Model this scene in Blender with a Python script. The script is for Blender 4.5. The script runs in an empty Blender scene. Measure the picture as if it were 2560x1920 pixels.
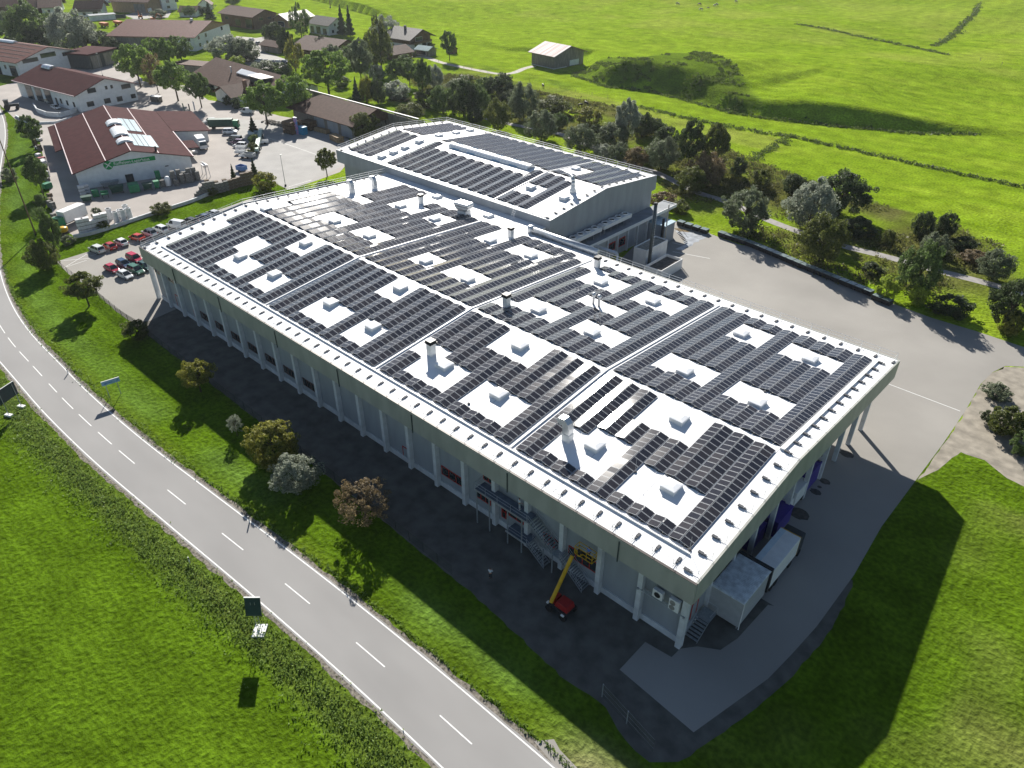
import bpy, bmesh, math, random
import numpy as np
from math import radians, sin, cos, pi, sqrt, atan2, exp, hypot
from mathutils import Vector, Matrix, noise as mnoise
random.seed(7)
S = bpy.context.scene
COL = S.collection
# ------------------------------------------------------------------ camera
CF, CP, CR, CY = 1838.375, 0.592716, 0.00206, -0.742047
CC = Vector((19.569, -47.995, 67.671))
_f = Vector((sin(CY)*cos(CP), cos(CY)*cos(CP), -sin(CP)))
_r = Vector((cos(CY), -sin(CY), 0)); _u = _r.cross(_f)
R_ = cos(CR)*_r + sin(CR)*_u; U_ = -sin(CR)*_r + cos(CR)*_u
cam = bpy.data.cameras.new('camera'); camo = bpy.data.objects.new('camera', cam); COL.objects.link(camo)
cam.sensor_width = 36; cam.lens = CF/2560*36; cam.clip_end = 6000; cam.clip_start = 1
camo.matrix_world = Matrix(((R_.x, U_.x, -_f.x, CC.x), (R_.y, U_.y, -_f.y, CC.y), (R_.z, U_.z, -_f.z, CC.z), (0, 0, 0, 1)))
S.camera = camo
# ------------------------------------------------------------------ light
W = bpy.data.worlds.new('World'); S.world = W; W.use_nodes = True
nt = W.node_tree; bg = nt.nodes['Background']
sky = nt.nodes.new('ShaderNodeTexSky'); sky.sky_type = 'NISHITA'; sky.sun_disc = False
SUN = Vector((-16, 13.5, 11.4)).normalized()
sky.sun_elevation = math.asin(SUN.z); sky.sun_rotation = atan2(SUN.x, SUN.y)
sky.altitude = 700; sky.dust_density = 0.6; sky.air_density = 1.0
nt.links.new(sky.outputs[0], bg.inputs[0]); bg.inputs[1].default_value = 0.05
sl = bpy.data.lights.new('sun', 'SUN'); sl.energy = 4.9; sl.angle = radians(0.6); sl.color = (1, 0.95, 0.87)
so = bpy.data.objects.new('sun', sl); COL.objects.link(so)
so.rotation_euler = (-SUN).to_track_quat('-Z', 'Y').to_euler(); so.location = (0, 0, 200)
S.view_settings.view_transform = 'Standard'; S.view_settings.look = 'None'
S.view_settings.gamma = 1; S.view_settings.exposure = 1.0
S.cycles.max_bounces = 5; S.cycles.diffuse_bounces = 2; S.cycles.glossy_bounces = 3
S.cycles.transparent_max_bounces = 8; S.cycles.caustics_reflective = False; S.cycles.caustics_refractive = False
# ------------------------------------------------------------------ terrain
SCARP = [(-330, 262, 0.3), (-255, 245, 1.2), (-215, 262, 2.5), (-194, 234, 3.0), (-181, 219, 5.2), (-170, 214.5, 8.2), (-155, 218, 9.2), (-140, 218, 9.0), (-129, 216, 6.5),
         (-116, 211.6, 4.2), (-100, 212, 4.6), (-88, 214, 5.8), (-73, 220, 5.6), (-60, 225, 4.6), (-45, 234, 2.6), (-25, 248, 0.6), (60, 300, 0.3)]
def terrain(X, Y):
    X = np.asarray(X, float); Y = np.asarray(Y, float)
    best = np.full(X.shape, 1e9); sgn = np.ones(X.shape); hm = np.zeros(X.shape)
    for (x0, y0, h0), (x1, y1, h1) in zip(SCARP[:-1], SCARP[1:]):
        dx, dy = x1-x0, y1-y0; L = dx*dx+dy*dy
        t = np.clip(((X-x0)*dx+(Y-y0)*dy)/L, 0, 1)
        d = np.hypot(X-x0-t*dx, Y-y0-t*dy); m = d < best
        best = np.where(m, d, best); hm = np.where(m, h0+(h1-h0)*t, hm)
        sgn = np.where(m, np.sign(dx*(Y-y0)-dy*(X-x0)), sgn)
    d = best*sgn
    far = np.clip((d-20)/90, 0, 1); far = far*far*(3-2*far)
    hh = hm*(1-far)+3.4*far
    w = 1.6+hm*1.0
    s = np.clip(d/w, 0, 1); s = s*s*(3-2*s)*0.35+s*0.65
    z = hh*s
    amp = np.clip((d-15)/80, 0, 1)
    z = z+amp*(0.9*np.sin(X/41+Y/57)+0.7*np.sin(X/23-Y/36+1.3)+0.012*np.clip(d-60, 0, 400))
    return z
def tz(x, y): return float(terrain(np.array([x]), np.array([y]))[0])
# survey: the ground point seen at a pixel of the 2560 x 1920 photograph
def ray(px, py): return _f*CF+(px-1280)*R_-(py-960)*U_
def G(px, py, z=0.0):
    d = ray(px, py); return CC+d*((z-CC.z)/d.z)
def H(px, py):
    p = G(px, py)
    for i in range(12):
        z = tz(p.x, p.y); p = p*0.4+G(px, py, z)*0.6
    p.z = tz(p.x, p.y); return p
def proj(p):
    d = Vector(p)-CC; z = d.dot(_f); return 1280+CF*d.dot(R_)/z, 960-CF*d.dot(U_)/z
def height_at(p, top):
    lo, hi = 0, 60
    for i in range(30):
        m = (lo+hi)/2
        if proj((p.x, p.y, p.z+m))[1] > top: lo = m
        else: hi = m
    return lo
# ------------------------------------------------------------------ materials
MATS = {}
def M(name, col, rough=0.8, var=0.12, scale=1.5, bump=0.0, bs=8.0, metal=0.0, spec=0.3, col2=None, stretch=None, trans=0.0, detail=4, attr=None, emit=0):
    if name in MATS: return MATS[name]
    m = bpy.data.materials.new(name); m.use_nodes = True; n = m.node_tree.nodes; l = m.node_tree.links
    p = n['Principled BSDF']; p.inputs['Roughness'].default_value = rough; p.inputs['Metallic'].default_value = metal
    p.inputs['Specular IOR Level'].default_value = spec
    tc = n.new('ShaderNodeTexCoord'); mp = n.new('ShaderNodeMapping'); l.new(tc.outputs['Object'], mp.inputs[0])
    if stretch: mp.inputs['Scale'].default_value = stretch
    no = n.new('ShaderNodeTexNoise'); no.inputs['Scale'].default_value = scale; no.inputs['Detail'].default_value = detail; l.new(mp.outputs[0], no.inputs['Vector'])
    mx = n.new('ShaderNodeMix'); mx.data_type = 'RGBA'
    c2 = col2 if col2 else tuple(max(0, c*(1-var*2.2)) for c in col)
    c1 = tuple(min(1, c*(1+var)) for c in col)
    rp = n.new('ShaderNodeMapRange'); rp.inputs[1].default_value = 0.34; rp.inputs[2].default_value = 0.66; l.new(no.outputs[0], rp.inputs[0])
    l.new(rp.outputs[0], mx.inputs[0]); mx.inputs[6].default_value = (*c2, 1); mx.inputs[7].default_value = (*c1, 1)
    l.new(mx.outputs[2], p.inputs['Base Color'])
    if bump:
        b = n.new('ShaderNodeBump'); nb = n.new('ShaderNodeTexNoise'); nb.inputs['Scale'].default_value = bs; nb.inputs['Detail'].default_value = 3
        l.new(mp.outputs[0], nb.inputs['Vector']); l.new(nb.outputs[0], b.inputs['Height']); b.inputs['Strength'].default_value = 1; b.inputs['Distance'].default_value = bump
        l.new(b.outputs[0], p.inputs['Normal'])
    if trans:
        o = n['Material Output']; t = n.new('ShaderNodeBsdfTransparent'); ms = n.new('ShaderNodeMixShader'); ms.inputs[0].default_value = trans
        l.new(p.outputs[0], ms.inputs[1]); l.new(t.outputs[0], ms.inputs[2]); l.new(ms.outputs[0], o.inputs[0])
    MATS[name] = m; return m
def leafmat(name, c1, c2, tr=0.42):
    m = bpy.data.materials.new(name); m.use_nodes = True; n = m.node_tree.nodes; l = m.node_tree.links
    p = n['Principled BSDF']; p.inputs['Roughness'].default_value = 0.6; p.inputs['Specular IOR Level'].default_value = 0.35
    tc = n.new('ShaderNodeTexCoord'); no = n.new('ShaderNodeTexNoise'); no.inputs['Scale'].default_value = 9; no.inputs['Detail'].default_value = 5
    l.new(tc.outputs['Object'], no.inputs['Vector'])
    at = n.new('ShaderNodeAttribute'); at.attribute_name = 'rnd'
    ad = n.new('ShaderNodeMath'); ad.operation = 'ADD'; l.new(no.outputs[0], ad.inputs[0]); l.new(at.outputs['Fac'], ad.inputs[1])
    rp = n.new('ShaderNodeMapRange'); rp.inputs[1].default_value = 0.5; rp.inputs[2].default_value = 1.4; l.new(ad.outputs[0], rp.inputs[0])
    mx = n.new('ShaderNodeMix'); mx.data_type = 'RGBA'; l.new(rp.outputs[0], mx.inputs[0]); mx.inputs[6].default_value = (*c1, 1); mx.inputs[7].default_value = (*c2, 1)
    l.new(mx.outputs[2], p.inputs['Base Color'])
    t = n.new('ShaderNodeBsdfTranslucent'); l.new(mx.outputs[2], t.inputs[0]); ms = n.new('ShaderNodeMixShader'); ms.inputs[0].default_value = tr
    l.new(p.outputs[0], ms.inputs[1]); l.new(t.outputs[0], ms.inputs[2]); l.new(ms.outputs[0], n['Material Output'].inputs[0])
    return m
def panelmat():
    m = bpy.data.materials.new('solar_cells'); m.use_nodes = True; n = m.node_tree.nodes; l = m.node_tree.links
    p = n['Principled BSDF']; p.inputs['Specular IOR Level'].default_value = 0.4
    uv = n.new('ShaderNodeUVMap'); sp = n.new('ShaderNodeSeparateXYZ'); l.new(uv.outputs[0], sp.inputs[0])
    def edge(o, w, rep):
        a = n.new('ShaderNodeMath'); a.operation = 'MULTIPLY'; a.inputs[1].default_value = rep; l.new(o, a.inputs[0])
        f = n.new('ShaderNodeMath'); f.operation = 'FRACT'; l.new(a.outputs[0], f.inputs[0])
        s = n.new('ShaderNodeMath'); s.operation = 'SUBTRACT'; s.inputs[1].default_value = 0.5; l.new(f.outputs[0], s.inputs[0])
        b = n.new('ShaderNodeMath'); b.operation = 'ABSOLUTE'; l.new(s.outputs[0], b.inputs[0])
        g = n.new('ShaderNodeMath'); g.operation = 'GREATER_THAN'; g.inputs[1].default_value = 0.5-w*rep; l.new(b.outputs[0], g.inputs[0]); return g.outputs[0]
    def mx2(a, b):
        k = n.new('ShaderNodeMath'); k.operation = 'MAXIMUM'; l.new(a, k.inputs[0]); l.new(b, k.inputs[1]); return k.outputs[0]
    fr = mx2(edge(sp.outputs['X'], 0.026, 1), edge(sp.outputs['Y'], 0.04, 1))
    ce = mx2(edge(sp.outputs['X'], 0.004, 10), edge(sp.outputs['Y'], 0.006, 6))
    gm = n.new('ShaderNodeNewGeometry')
    m0 = n.new('ShaderNodeMix'); m0.data_type = 'RGBA'; l.new(gm.outputs['Random Per Island'], m0.inputs[0])
    m0.inputs[6].default_value = (0.014, 0.016, 0.026, 1); m0.inputs[7].default_value = (0.034, 0.031, 0.036, 1)
    m1 = n.new('ShaderNodeMix'); m1.data_type = 'RGBA'; l.new(ce, m1.inputs[0]); l.new(m0.outputs[2], m1.inputs[6]); m1.inputs[7].default_value = (0.06, 0.065, 0.075, 1)
    m2 = n.new('ShaderNodeMix'); m2.data_type = 'RGBA'; l.new(fr, m2.inputs[0]); l.new(m1.outputs[2], m2.inputs[6]); m2.inputs[7].default_value = (0.5, 0.52, 0.54, 1)
    l.new(m2.outputs[2], p.inputs['Base Color'])
    r = n.new('ShaderNodeMapRange'); r.inputs[3].default_value = 0.05; r.inputs[4].default_value = 0.085; l.new(gm.outputs['Random Per Island'], r.inputs[0])
    l.new(r.outputs[0], p.inputs['Roughness'])
    return m
m_roof = M('white_roof_membrane', (0.84, 0.84, 0.84), 0.55, 0.02, 0.35, spec=0.3)
m_fascia = M('grey_fascia_panel', (0.38, 0.385, 0.35), 0.5, 0.06, 0.7, stretch=(1, 1, 0.25))
m_wall = M('grey_cladding', (0.32, 0.345, 0.37), 0.55, 0.05, 0.6, stretch=(1, 1, 0.2))
m_conc = M('pale_concrete', (0.6, 0.62, 0.63), 0.8, 0.08, 0.8)
m_red = M('red_frame', (0.45, 0.03, 0.02), 0.4, 0.05)
m_glass = M('dark_glass', (0.03, 0.04, 0.045), 0.08, 0.1, spec=0.6)
m_alu = M('aluminium', (0.6, 0.62, 0.64), 0.35, 0.05, metal=0.6)
m_steel = M('galvanised_steel', (0.35, 0.38, 0.4), 0.45, 0.1, 4, metal=0.4)
m_dark = M('dark_plastic', (0.03, 0.032, 0.035), 0.5, 0.2)
m_block = M('grey_counterweight', (0.09, 0.095, 0.105), 0.8, 0.15, 3)
m_white = M('white_paint', (0.78, 0.78, 0.77), 0.45, 0.03, 1.2)
m_panel = panelmat()
m_asph = M('road_asphalt', (0.29, 0.283, 0.275), 0.9, 0.045, 0.18, bump=0.004, bs=30, stretch=(0.35, 1, 1), detail=7)
m_yard = M('yard_asphalt', (0.30, 0.285, 0.26), 0.9, 0.085, 0.045, bump=0.004, bs=20, detail=8)
m_pave = M('paving_setts', (0.33, 0.30, 0.275), 0.9, 0.05, 0.15, bump=0.006, bs=9, detail=7)
m_gravel = M('gravel', (0.12, 0.115, 0.1), 0.95, 0.15, 0.5, bump=0.012, bs=9, detail=10)
m_mark = M('road_paint', (0.75, 0.75, 0.73), 0.7, 0.05, 3)
m_tile = M('red_roof_tiles', (0.125, 0.05, 0.04), 0.7, 0.12, 1.2, bump=0.03, bs=5, spec=0.08)
m_tile2 = M('brown_roof_tiles', (0.095, 0.052, 0.038), 0.75, 0.14, 1.2, bump=0.03, bs=5, spec=0.08)
m_tile3 = M('maroon_metal_roof', (0.06, 0.02, 0.022), 0.85, 0.08, 0.6, spec=0.03)
m_slate = M('grey_roof_tiles', (0.12, 0.11, 0.1), 0.6, 0.12, 1.5, bump=0.03, bs=5, spec=0.08)
m_plaster = M('white_plaster', (0.72, 0.74, 0.74), 0.9, 0.04, 0.8)
m_wood = M('weathered_timber', (0.17, 0.11, 0.065), 0.85, 0.2, 3, stretch=(1, 1, 0.15))
m_wood2 = M('grey_timber', (0.24, 0.22, 0.19), 0.85, 0.15, 3, stretch=(1, 1, 0.15))
m_woodl = M('pale_timber', (0.36, 0.25, 0.14), 0.8, 0.15, 3, stretch=(1, 1, 0.15))
m_bark = M('bark', (0.09, 0.07, 0.05), 0.9, 0.2, 6)
m_green = M('green_paint', (0.02, 0.2, 0.09), 0.45, 0.1)
m_dgreen = M('dark_green_paint', (0.02, 0.07, 0.05), 0.45, 0.1)
m_yellow = M('yellow_paint', (0.62, 0.36, 0.01), 0.4, 0.08)
m_orange = M('orange_paint', (0.5, 0.12, 0.02), 0.5, 0.1)
m_blue = M('blue_sign_paint', (0.08, 0.2, 0.45), 0.4, 0.03)
m_tyre = M('tyre_rubber', (0.02, 0.02, 0.02), 0.8, 0.1)
m_mesh = M('wire_mesh', (0.1, 0.11, 0.11), 0.6, 0.1, trans=0.72)
m_translu = M('opal_acrylic', (0.86, 0.87, 0.88), 0.35, 0.01, spec=0.25)
# ------------------------------------------------------------------ builders
class MB:
    def __init__(s): s.v = []; s.f = []; s.uv = {}
    def add(s, vs, fs):
        o = len(s.v); s.v += [tuple(v) for v in vs]; s.f += [tuple(i+o for i in f) for f in fs]; return s
    def box(s, c, d, rz=0.0, M4=None):
        hx, hy, hz = d[0]/2, d[1]/2, d[2]/2; cs, sn = cos(rz), sin(rz); vs = []
        for x, y, z in ((-hx, -hy, -hz), (hx, -hy, -hz), (hx, hy, -hz), (-hx, hy, -hz), (-hx, -hy, hz), (hx, -hy, hz), (hx, hy, hz), (-hx, hy, hz)):
            vs.append((c[0]+x*cs-y*sn, c[1]+x*sn+y*cs, c[2]+z))
        return s.add(vs, [(0, 3, 2, 1), (4, 5, 6, 7), (0, 1, 5, 4), (1, 2, 6, 5), (2, 3, 7, 6), (3, 0, 4, 7)])
    def bb(s, x0, y0, z0, x1, y1, z1): return s.box(((x0+x1)/2, (y0+y1)/2, (z0+z1)/2), (abs(x1-x0), abs(y1-y0), abs(z1-z0)))
    def loft(s, a, b, cap=True):      # two rings of equal length
        n = len(a); fs = [(i, (i+1) % n, n+(i+1) % n, n+i) for i in range(n)]
        if cap: fs += [tuple(range(n))[::-1], tuple(range(n, 2*n))]
        return s.add(list(a)+list(b), fs)
    def prism(s, poly, z0, z1): return s.loft([(p[0], p[1], z0) for p in poly], [(p[0], p[1], z1) for p in poly])
    def tube(s, p0, p1, r, n=6, r2=None):
        p0, p1 = Vector(p0), Vector(p1); d = (p1-p0); 
        if d.length < 1e-6: return s
        q = d.to_track_quat('Z', 'Y'); r2 = r if r2 is None else r2
        ra = [p0+q @ Vector((r*cos(2*pi*i/n), r*sin(2*pi*i/n), 0)) for i in range(n)]
        rb = [p1+q @ Vector((r2*cos(2*pi*i/n), r2*sin(2*pi*i/n), 0)) for i in range(n)]
        return s.loft(ra, rb)
    def chain(s, pts, r, n=8):
        for a, b in zip(pts[:-1], pts[1:]): s.tube(a, b, r, n)
        return s
    def lathe(s, c, prof, n=16):       # prof: (r, z)
        o = len(s.v)
        for r, z in prof: s.v += [(c[0]+r*cos(2*pi*i/n), c[1]+r*sin(2*pi*i/n), c[2]+z) for i in range(n)]
        for k in range(len(prof)-1):
            for i in range(n): s.f.append((o+k*n+i, o+k*n+(i+1) % n, o+(k+1)*n+(i+1) % n, o+(k+1)*n+i))
        s.f.append(tuple(o+i for i in range(n))[::-1]); s.f.append(tuple(o+(len(prof)-1)*n+i for i in range(n))); return s
    def build(s, name, mat, parent=None, loc=(0, 0, 0), bevel=0, smooth=False, **kw):
        me = bpy.data.meshes.new(name); me.from_pydata(s.v, [], s.f); me.materials.append(mat)
        if smooth:
            me.polygons.foreach_set('use_smooth', [True]*len(me.polygons))
        ob = bpy.data.objects.new(name, me); COL.objects.link(ob); ob.location = loc
        if parent: ob.parent = parent
        if bevel:
            b = ob.modifiers.new('bevel', 'BEVEL'); b.width = bevel; b.segments = 2; b.limit_method = 'ANGLE'
        for k, v in kw.items(): ob[k] = v
        return ob
def tag(o, label, cat, group=None):
    o['label'] = label; o['category'] = cat
    if group: o['group'] = group
    return o
def thing(name, label, cat, loc=(0, 0, 0), rz=0.0, group=None):
    o = bpy.data.objects.new(name, None); COL.objects.link(o); o.location = loc; o.rotation_euler = (0, 0, rz); o.empty_display_size = 0.5
    return tag(o, label, cat, group)
def dup(root, loc, rz=None, label=None, scale=None, mats=None):
    c = root.copy(); COL.objects.link(c); c.location = loc
    if rz is not None: c.rotation_euler = (0, 0, rz)
    if scale is not None: c.scale = scale
    if label: c['label'] = label
    for ch in root.children:
        d = ch.copy(); COL.objects.link(d); d.parent = c
        for g in ch.children:
            e = g.copy(); COL.objects.link(e); e.parent = d
        if mats and ch.name.split('.')[0] in mats:
            d.material_slots[0].link = 'OBJECT'; d.material_slots[0].material = mats[ch.name.split('.')[0]]
    return c
def structure(o): o['kind'] = 'structure'; return o
def sheet(name, poly, z, mat, noise=0.0, struct=True, grid=None):
    bm = bmesh.new(); pts = []
    for i, p in enumerate(poly):
        q = poly[(i+1) % len(poly)]
        if noise:
            n = max(1, int(hypot(q[0]-p[0], q[1]-p[1])/1.0)); 
            for k in range(n):
                t = k/n; x = p[0]+(q[0]-p[0])*t; y = p[1]+(q[1]-p[1])*t
                a = mnoise.noise((x*0.6, y*0.6, 3))*noise+mnoise.noise((x*2, y*2, 7))*noise*0.5
                pts.append((x+a, y+a*0.7))
        else: pts.append((p[0], p[1]))
    f = bm.faces.new([bm.verts.new((x, y, z)) for x, y in pts]); bmesh.ops.triangulate(bm, faces=[f])
    for f in bm.faces:
        if f.normal.z < 0: f.normal_flip()
    me = bpy.data.meshes.new(name); bm.to_mesh(me); bm.free(); me.materials.append(mat)
    o = bpy.data.objects.new(name, me); COL.objects.link(o)
    if struct: structure(o)
    return o
def gp(crop, s, pts, z=0): return [tuple(G(crop[0]+a/s, crop[1]+b/s, z))[:2] for a, b in pts]
K4 = 3.456
# ------------------------------------------------------------------ ground
def inpoly(X, Y, poly):
    r = np.zeros(X.shape, bool); n = len(poly)
    for i in range(n):
        x0, y0 = poly[i][:2]; x1, y1 = poly[(i+1) % n][:2]
        c = ((y0 > Y) != (y1 > Y)) & (X < (x1-x0)*(Y-y0)/((y1-y0) if y1 != y0 else 1e-9)+x0); r ^= c
    return r
def pdist(X, Y, pl):
    b = np.full(X.shape, 1e9)
    for a, c in zip(pl[:-1], pl[1:]):
        dx, dy = c[0]-a[0], c[1]-a[1]; t = np.clip(((X-a[0])*dx+(Y-a[1])*dy)/(dx*dx+dy*dy), 0, 1)
        b = np.minimum(b, np.hypot(X-a[0]-t*dx, Y-a[1]-t*dy))
    return b
def vn(X, Y, s, seed=0):     # smooth value noise
    rs = np.random.RandomState(seed); T = rs.rand(256, 256); x = X/s; y = Y/s
    i = np.floor(x).astype(int); j = np.floor(y).astype(int); u = x-i; v = y-j; u = u*u*(3-2*u); v = v*v*(3-2*v)
    i %= 256; j %= 256; i2 = (i+1) % 256; j2 = (j+1) % 256
    return (T[i, j]*(1-u)+T[i2, j]*u)*(1-v)+(T[i, j2]*(1-u)+T[i2, j2]*u)*v
ROAD = [(120, -21.5), (60, -21.6), (20, -21.6), (-5, -21.75), (-23, -22.1), (-40, -22.9), (-60, -24.2), (-78, -25.3), (-95, -25.7), (-110, -25.4), (-125, -24.9), (-140, -23.2), (-158, -19.6), (-180, -13.6), (-210, -4), (-245, 8.2), (-262, 14.4), (-280, 20.2), (-300, 25.6), (-330, 32), (-400, 45), (-520, 60)]
def smoothline(pts, step=2.0):
    out = []
    P = [pts[0]]+list(pts)+[pts[-1]]
    for k in range(1, len(P)-2):
        p0, p1, p2, p3 = [np.array(q[:2], float) for q in P[k-1:k+3]]; n = max(2, int(np.linalg.norm(p2-p1)/step))
        for i in range(n):
            t = i/n; out.append(tuple(0.5*((2*p1)+(-p0+p2)*t+(2*p0-5*p1+4*p2-p3)*t*t+(-p0+3*p1-3*p2+p3)*t**3)))
    out.append(tuple(pts[-1][:2])); return out
RL = smoothline(ROAD)
PADD = gp((1280, 0), K4, [(-400, 560), (60, 690), (600, 800), (1060, 910), (1600, 1060), (2300, 1190), (2300, 1330), (1500, 1130), (700, 960), (250, 800), (-100, 700), (-500, 660)])
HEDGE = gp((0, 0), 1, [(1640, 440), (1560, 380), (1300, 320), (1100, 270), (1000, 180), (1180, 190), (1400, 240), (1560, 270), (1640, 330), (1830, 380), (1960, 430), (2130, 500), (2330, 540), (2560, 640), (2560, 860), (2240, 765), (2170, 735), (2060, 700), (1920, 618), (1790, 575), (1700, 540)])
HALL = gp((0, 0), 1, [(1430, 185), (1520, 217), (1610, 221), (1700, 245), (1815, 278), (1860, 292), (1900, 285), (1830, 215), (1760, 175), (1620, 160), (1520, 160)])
BARE = gp((0, 0), 1, [(262, 95), (300, 75), (400, 70), (470, 60), (420, 110), (380, 118), (300, 105), (262, 100)])
def axis(lo, hi, a, b, fine, coarse):
    r = list(np.arange(a, b, fine)); x = b; st = fine
    while x < hi: r.append(x); st = min(st*1.35, coarse); x += st
    r.append(hi); x = a; st = fine; l = []
    while x > lo: st = min(st*1.35, coarse); x -= st; l.append(x)
    return np.array(sorted(l)+r)
ax = axis(-2600, 2400, -700, 130, 2.2, 120); ay = axis(-1800, 2600, -80, 420, 2.2, 120)
GX, GY = np.meshgrid(ax, ay); GZ = terrain(GX, GY); ny, nx = GX.shape
far = np.clip((GY+GX*0.4-420)/600, 0, 1); GZ = GZ+far*far*30
me = bpy.data.meshes.new('ground'); me.vertices.add(nx*ny); me.vertices.foreach_set('co', np.stack([GX, GY, GZ], -1).ravel())
ii = (np.arange(ny-1)[:, None]*nx+np.arange(nx-1)[None, :]).ravel(); q = np.stack([ii, ii+1, ii+nx+1, ii+nx], -1)
me.loops.add(q.size); me.loops.foreach_set('vertex_index', q.ravel()); me.polygons.add(len(q)); me.polygons.foreach_set('loop_start', np.arange(len(q))*4); me.polygons.foreach_set('loop_total', np.full(len(q), 4))
me.polygons.foreach_set('use_smooth', np.ones(len(q), bool)); me.update()
def mixc(c, m, col): return c*(1-m[..., None])+np.array(col)*m[..., None]
c = np.zeros(GX.shape+(3,))+np.array([0.075, 0.135, 0.007])
n1 = vn(GX, GY, 60, 1); n2 = vn(GX, GY, 17, 2); n3 = vn(GX, GY, 6, 3); n4 = vn(GX*0.3+GY*0.2, GY-GX*0.15, 5, 4); n5 = vn(GX, GY, 2.6, 8)
c = mixc(c, np.clip(n1*1.6-0.5, 0, 1)*0.6, [0.09, 0.15, 0.008])
north = (GY > 60)*1.0
c = mixc(c, north*0.88, [0.2, 0.3, 0.016])  # far meadow green, with the glow of backlit grass painted into the colour
c = mixc(c, north*np.clip((GX+260+(GY-200)*.5)/260, 0, 1)*.35, [0.13, 0.22, 0.008])
c = mixc(c, north*np.clip(n4*1.5-0.5, 0, 1)*0.5, [0.26, 0.34, 0.03])
c = mixc(c, (GY > 330)*np.clip(n2*2-0.7, 0, 1)*0.5, [0.26, 0.3, 0.05])
c = mixc(c, inpoly(GX, GY, PADD)*(0.35+0.5*n3), [0.23, 0.26, 0.05])
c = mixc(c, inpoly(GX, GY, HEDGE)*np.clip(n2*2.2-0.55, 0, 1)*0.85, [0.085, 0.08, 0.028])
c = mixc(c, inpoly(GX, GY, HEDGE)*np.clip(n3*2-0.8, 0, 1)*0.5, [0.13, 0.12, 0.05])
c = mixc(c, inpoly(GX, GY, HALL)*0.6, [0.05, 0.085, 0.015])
c = mixc(c, inpoly(GX, GY, BARE)*0.85, [0.25, 0.23, 0.19])
vill = ((GX < -175) & (GX > -640) & (GY > -20) & (GY < 210+(-GX-175)*0.02))*1.0
c = mixc(c, vill*0.5*np.clip(n3*2-0.5, 0, 1), [0.06, 0.1, 0.02])
# verges and worn grass
rd = pdist(GX, GY, RL[::4])
sv = (GY < -24)*1.0
c = mixc(c, sv*np.clip(1-np.abs(rd-6.2)/2.8, 0, 1)*0.8, [0.095, 0.115, 0.03])
c = mixc(c, (1-sv)*np.clip(1-np.abs(rd-4.6)/1.6, 0, 1)*0.8, [0.09, 0.13, 0.012])
c = mixc(c, (1-sv)*np.clip(1-np.abs(rd-8)/3.2, 0, 1)*np.clip(n3*2.4-0.6, 0, 1)*0.55, [0.13, 0.22, 0.045])
dry = ((GX > 3) & (GY > -14) & (GY < 48))*np.clip(n2*1.2+n3*0.8-0.75, 0, 1)
c = mixc(c, dry*0.7, [0.2, 0.18, 0.07])
c = mixc(c, np.clip(1-np.hypot((GX-8)/16, (GY+16)/4.5), 0, 1)*1.3*np.clip(n3*1.6, 0, 1), [0.24, 0.2, 0.12]).clip(0, 1)
c = c*(0.86+0.28*n5[..., None])
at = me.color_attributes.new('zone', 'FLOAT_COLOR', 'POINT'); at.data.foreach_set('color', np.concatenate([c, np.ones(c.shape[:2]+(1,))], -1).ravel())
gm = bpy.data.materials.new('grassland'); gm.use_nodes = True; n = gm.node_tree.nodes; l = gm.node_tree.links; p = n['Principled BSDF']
p.inputs['Roughness'].default_value = 1.0; p.inputs['Specular IOR Level'].default_value = 0.0
p.inputs['Sheen Weight'].default_value = 0.0
ca = n.new('ShaderNodeVertexColor'); ca.layer_name = 'zone'; tc = n.new('ShaderNodeTexCoord')
def gno(sc, det, lo, hi, a, b, st=None):
    x = n.new('ShaderNodeTexNoise'); x.inputs['Scale'].default_value = sc; x.inputs['Detail'].default_value = det
    if st:
        mp = n.new('ShaderNodeMapping'); mp.inputs['Scale'].default_value = st; mp.inputs['Rotation'].default_value = (0, 0, 0.35); l.new(tc.outputs['Object'], mp.inputs[0]); l.new(mp.outputs[0], x.inputs['Vector'])
    else: l.new(tc.outputs['Object'], x.inputs['Vector'])
    r = n.new('ShaderNodeMapRange'); r.inputs[1].default_value = lo; r.inputs[2].default_value = hi; r.inputs[3].default_value = a; r.inputs[4].default_value = b; l.new(x.outputs[0], r.inputs[0]); return x.outputs[0], r.outputs[0]
h1, a1 = gno(1.6, 6, 0.3, 0.7, 0.62, 1.3); h2, a2 = gno(0.22, 5, 0.3, 0.7, 0.78, 1.22); h3, a3 = gno(0.12, 5, 0.35, 0.65, 0.94, 1.06, (0.12, 5, 1))
mm = n.new('ShaderNodeMath'); mm.operation = 'MULTIPLY'; l.new(a1, mm.inputs[0]); l.new(a2, mm.inputs[1])
m3 = n.new('ShaderNodeMath'); m3.operation = 'MULTIPLY'; l.new(mm.outputs[0], m3.inputs[0]); l.new(a3, m3.inputs[1])
vm = n.new('ShaderNodeVectorMath'); vm.operation = 'SCALE'; l.new(ca.outputs[0], vm.inputs[0]); l.new(m3.outputs[0], vm.inputs['Scale']); l.new(vm.outputs[0], p.inputs['Base Color'])
b = n.new('ShaderNodeBump'); b.inputs['Distance'].default_value = 0.35; b.inputs['Strength'].default_value = 0.9; l.new(h1, b.inputs['Height']); l.new(b.outputs[0], p.inputs['Normal'])
tr_ = n.new('ShaderNodeBsdfTranslucent'); l.new(vm.outputs[0], tr_.inputs[0])
me.materials.append(gm); go = bpy.data.objects.new('ground', me); COL.objects.link(go); structure(go)
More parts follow.
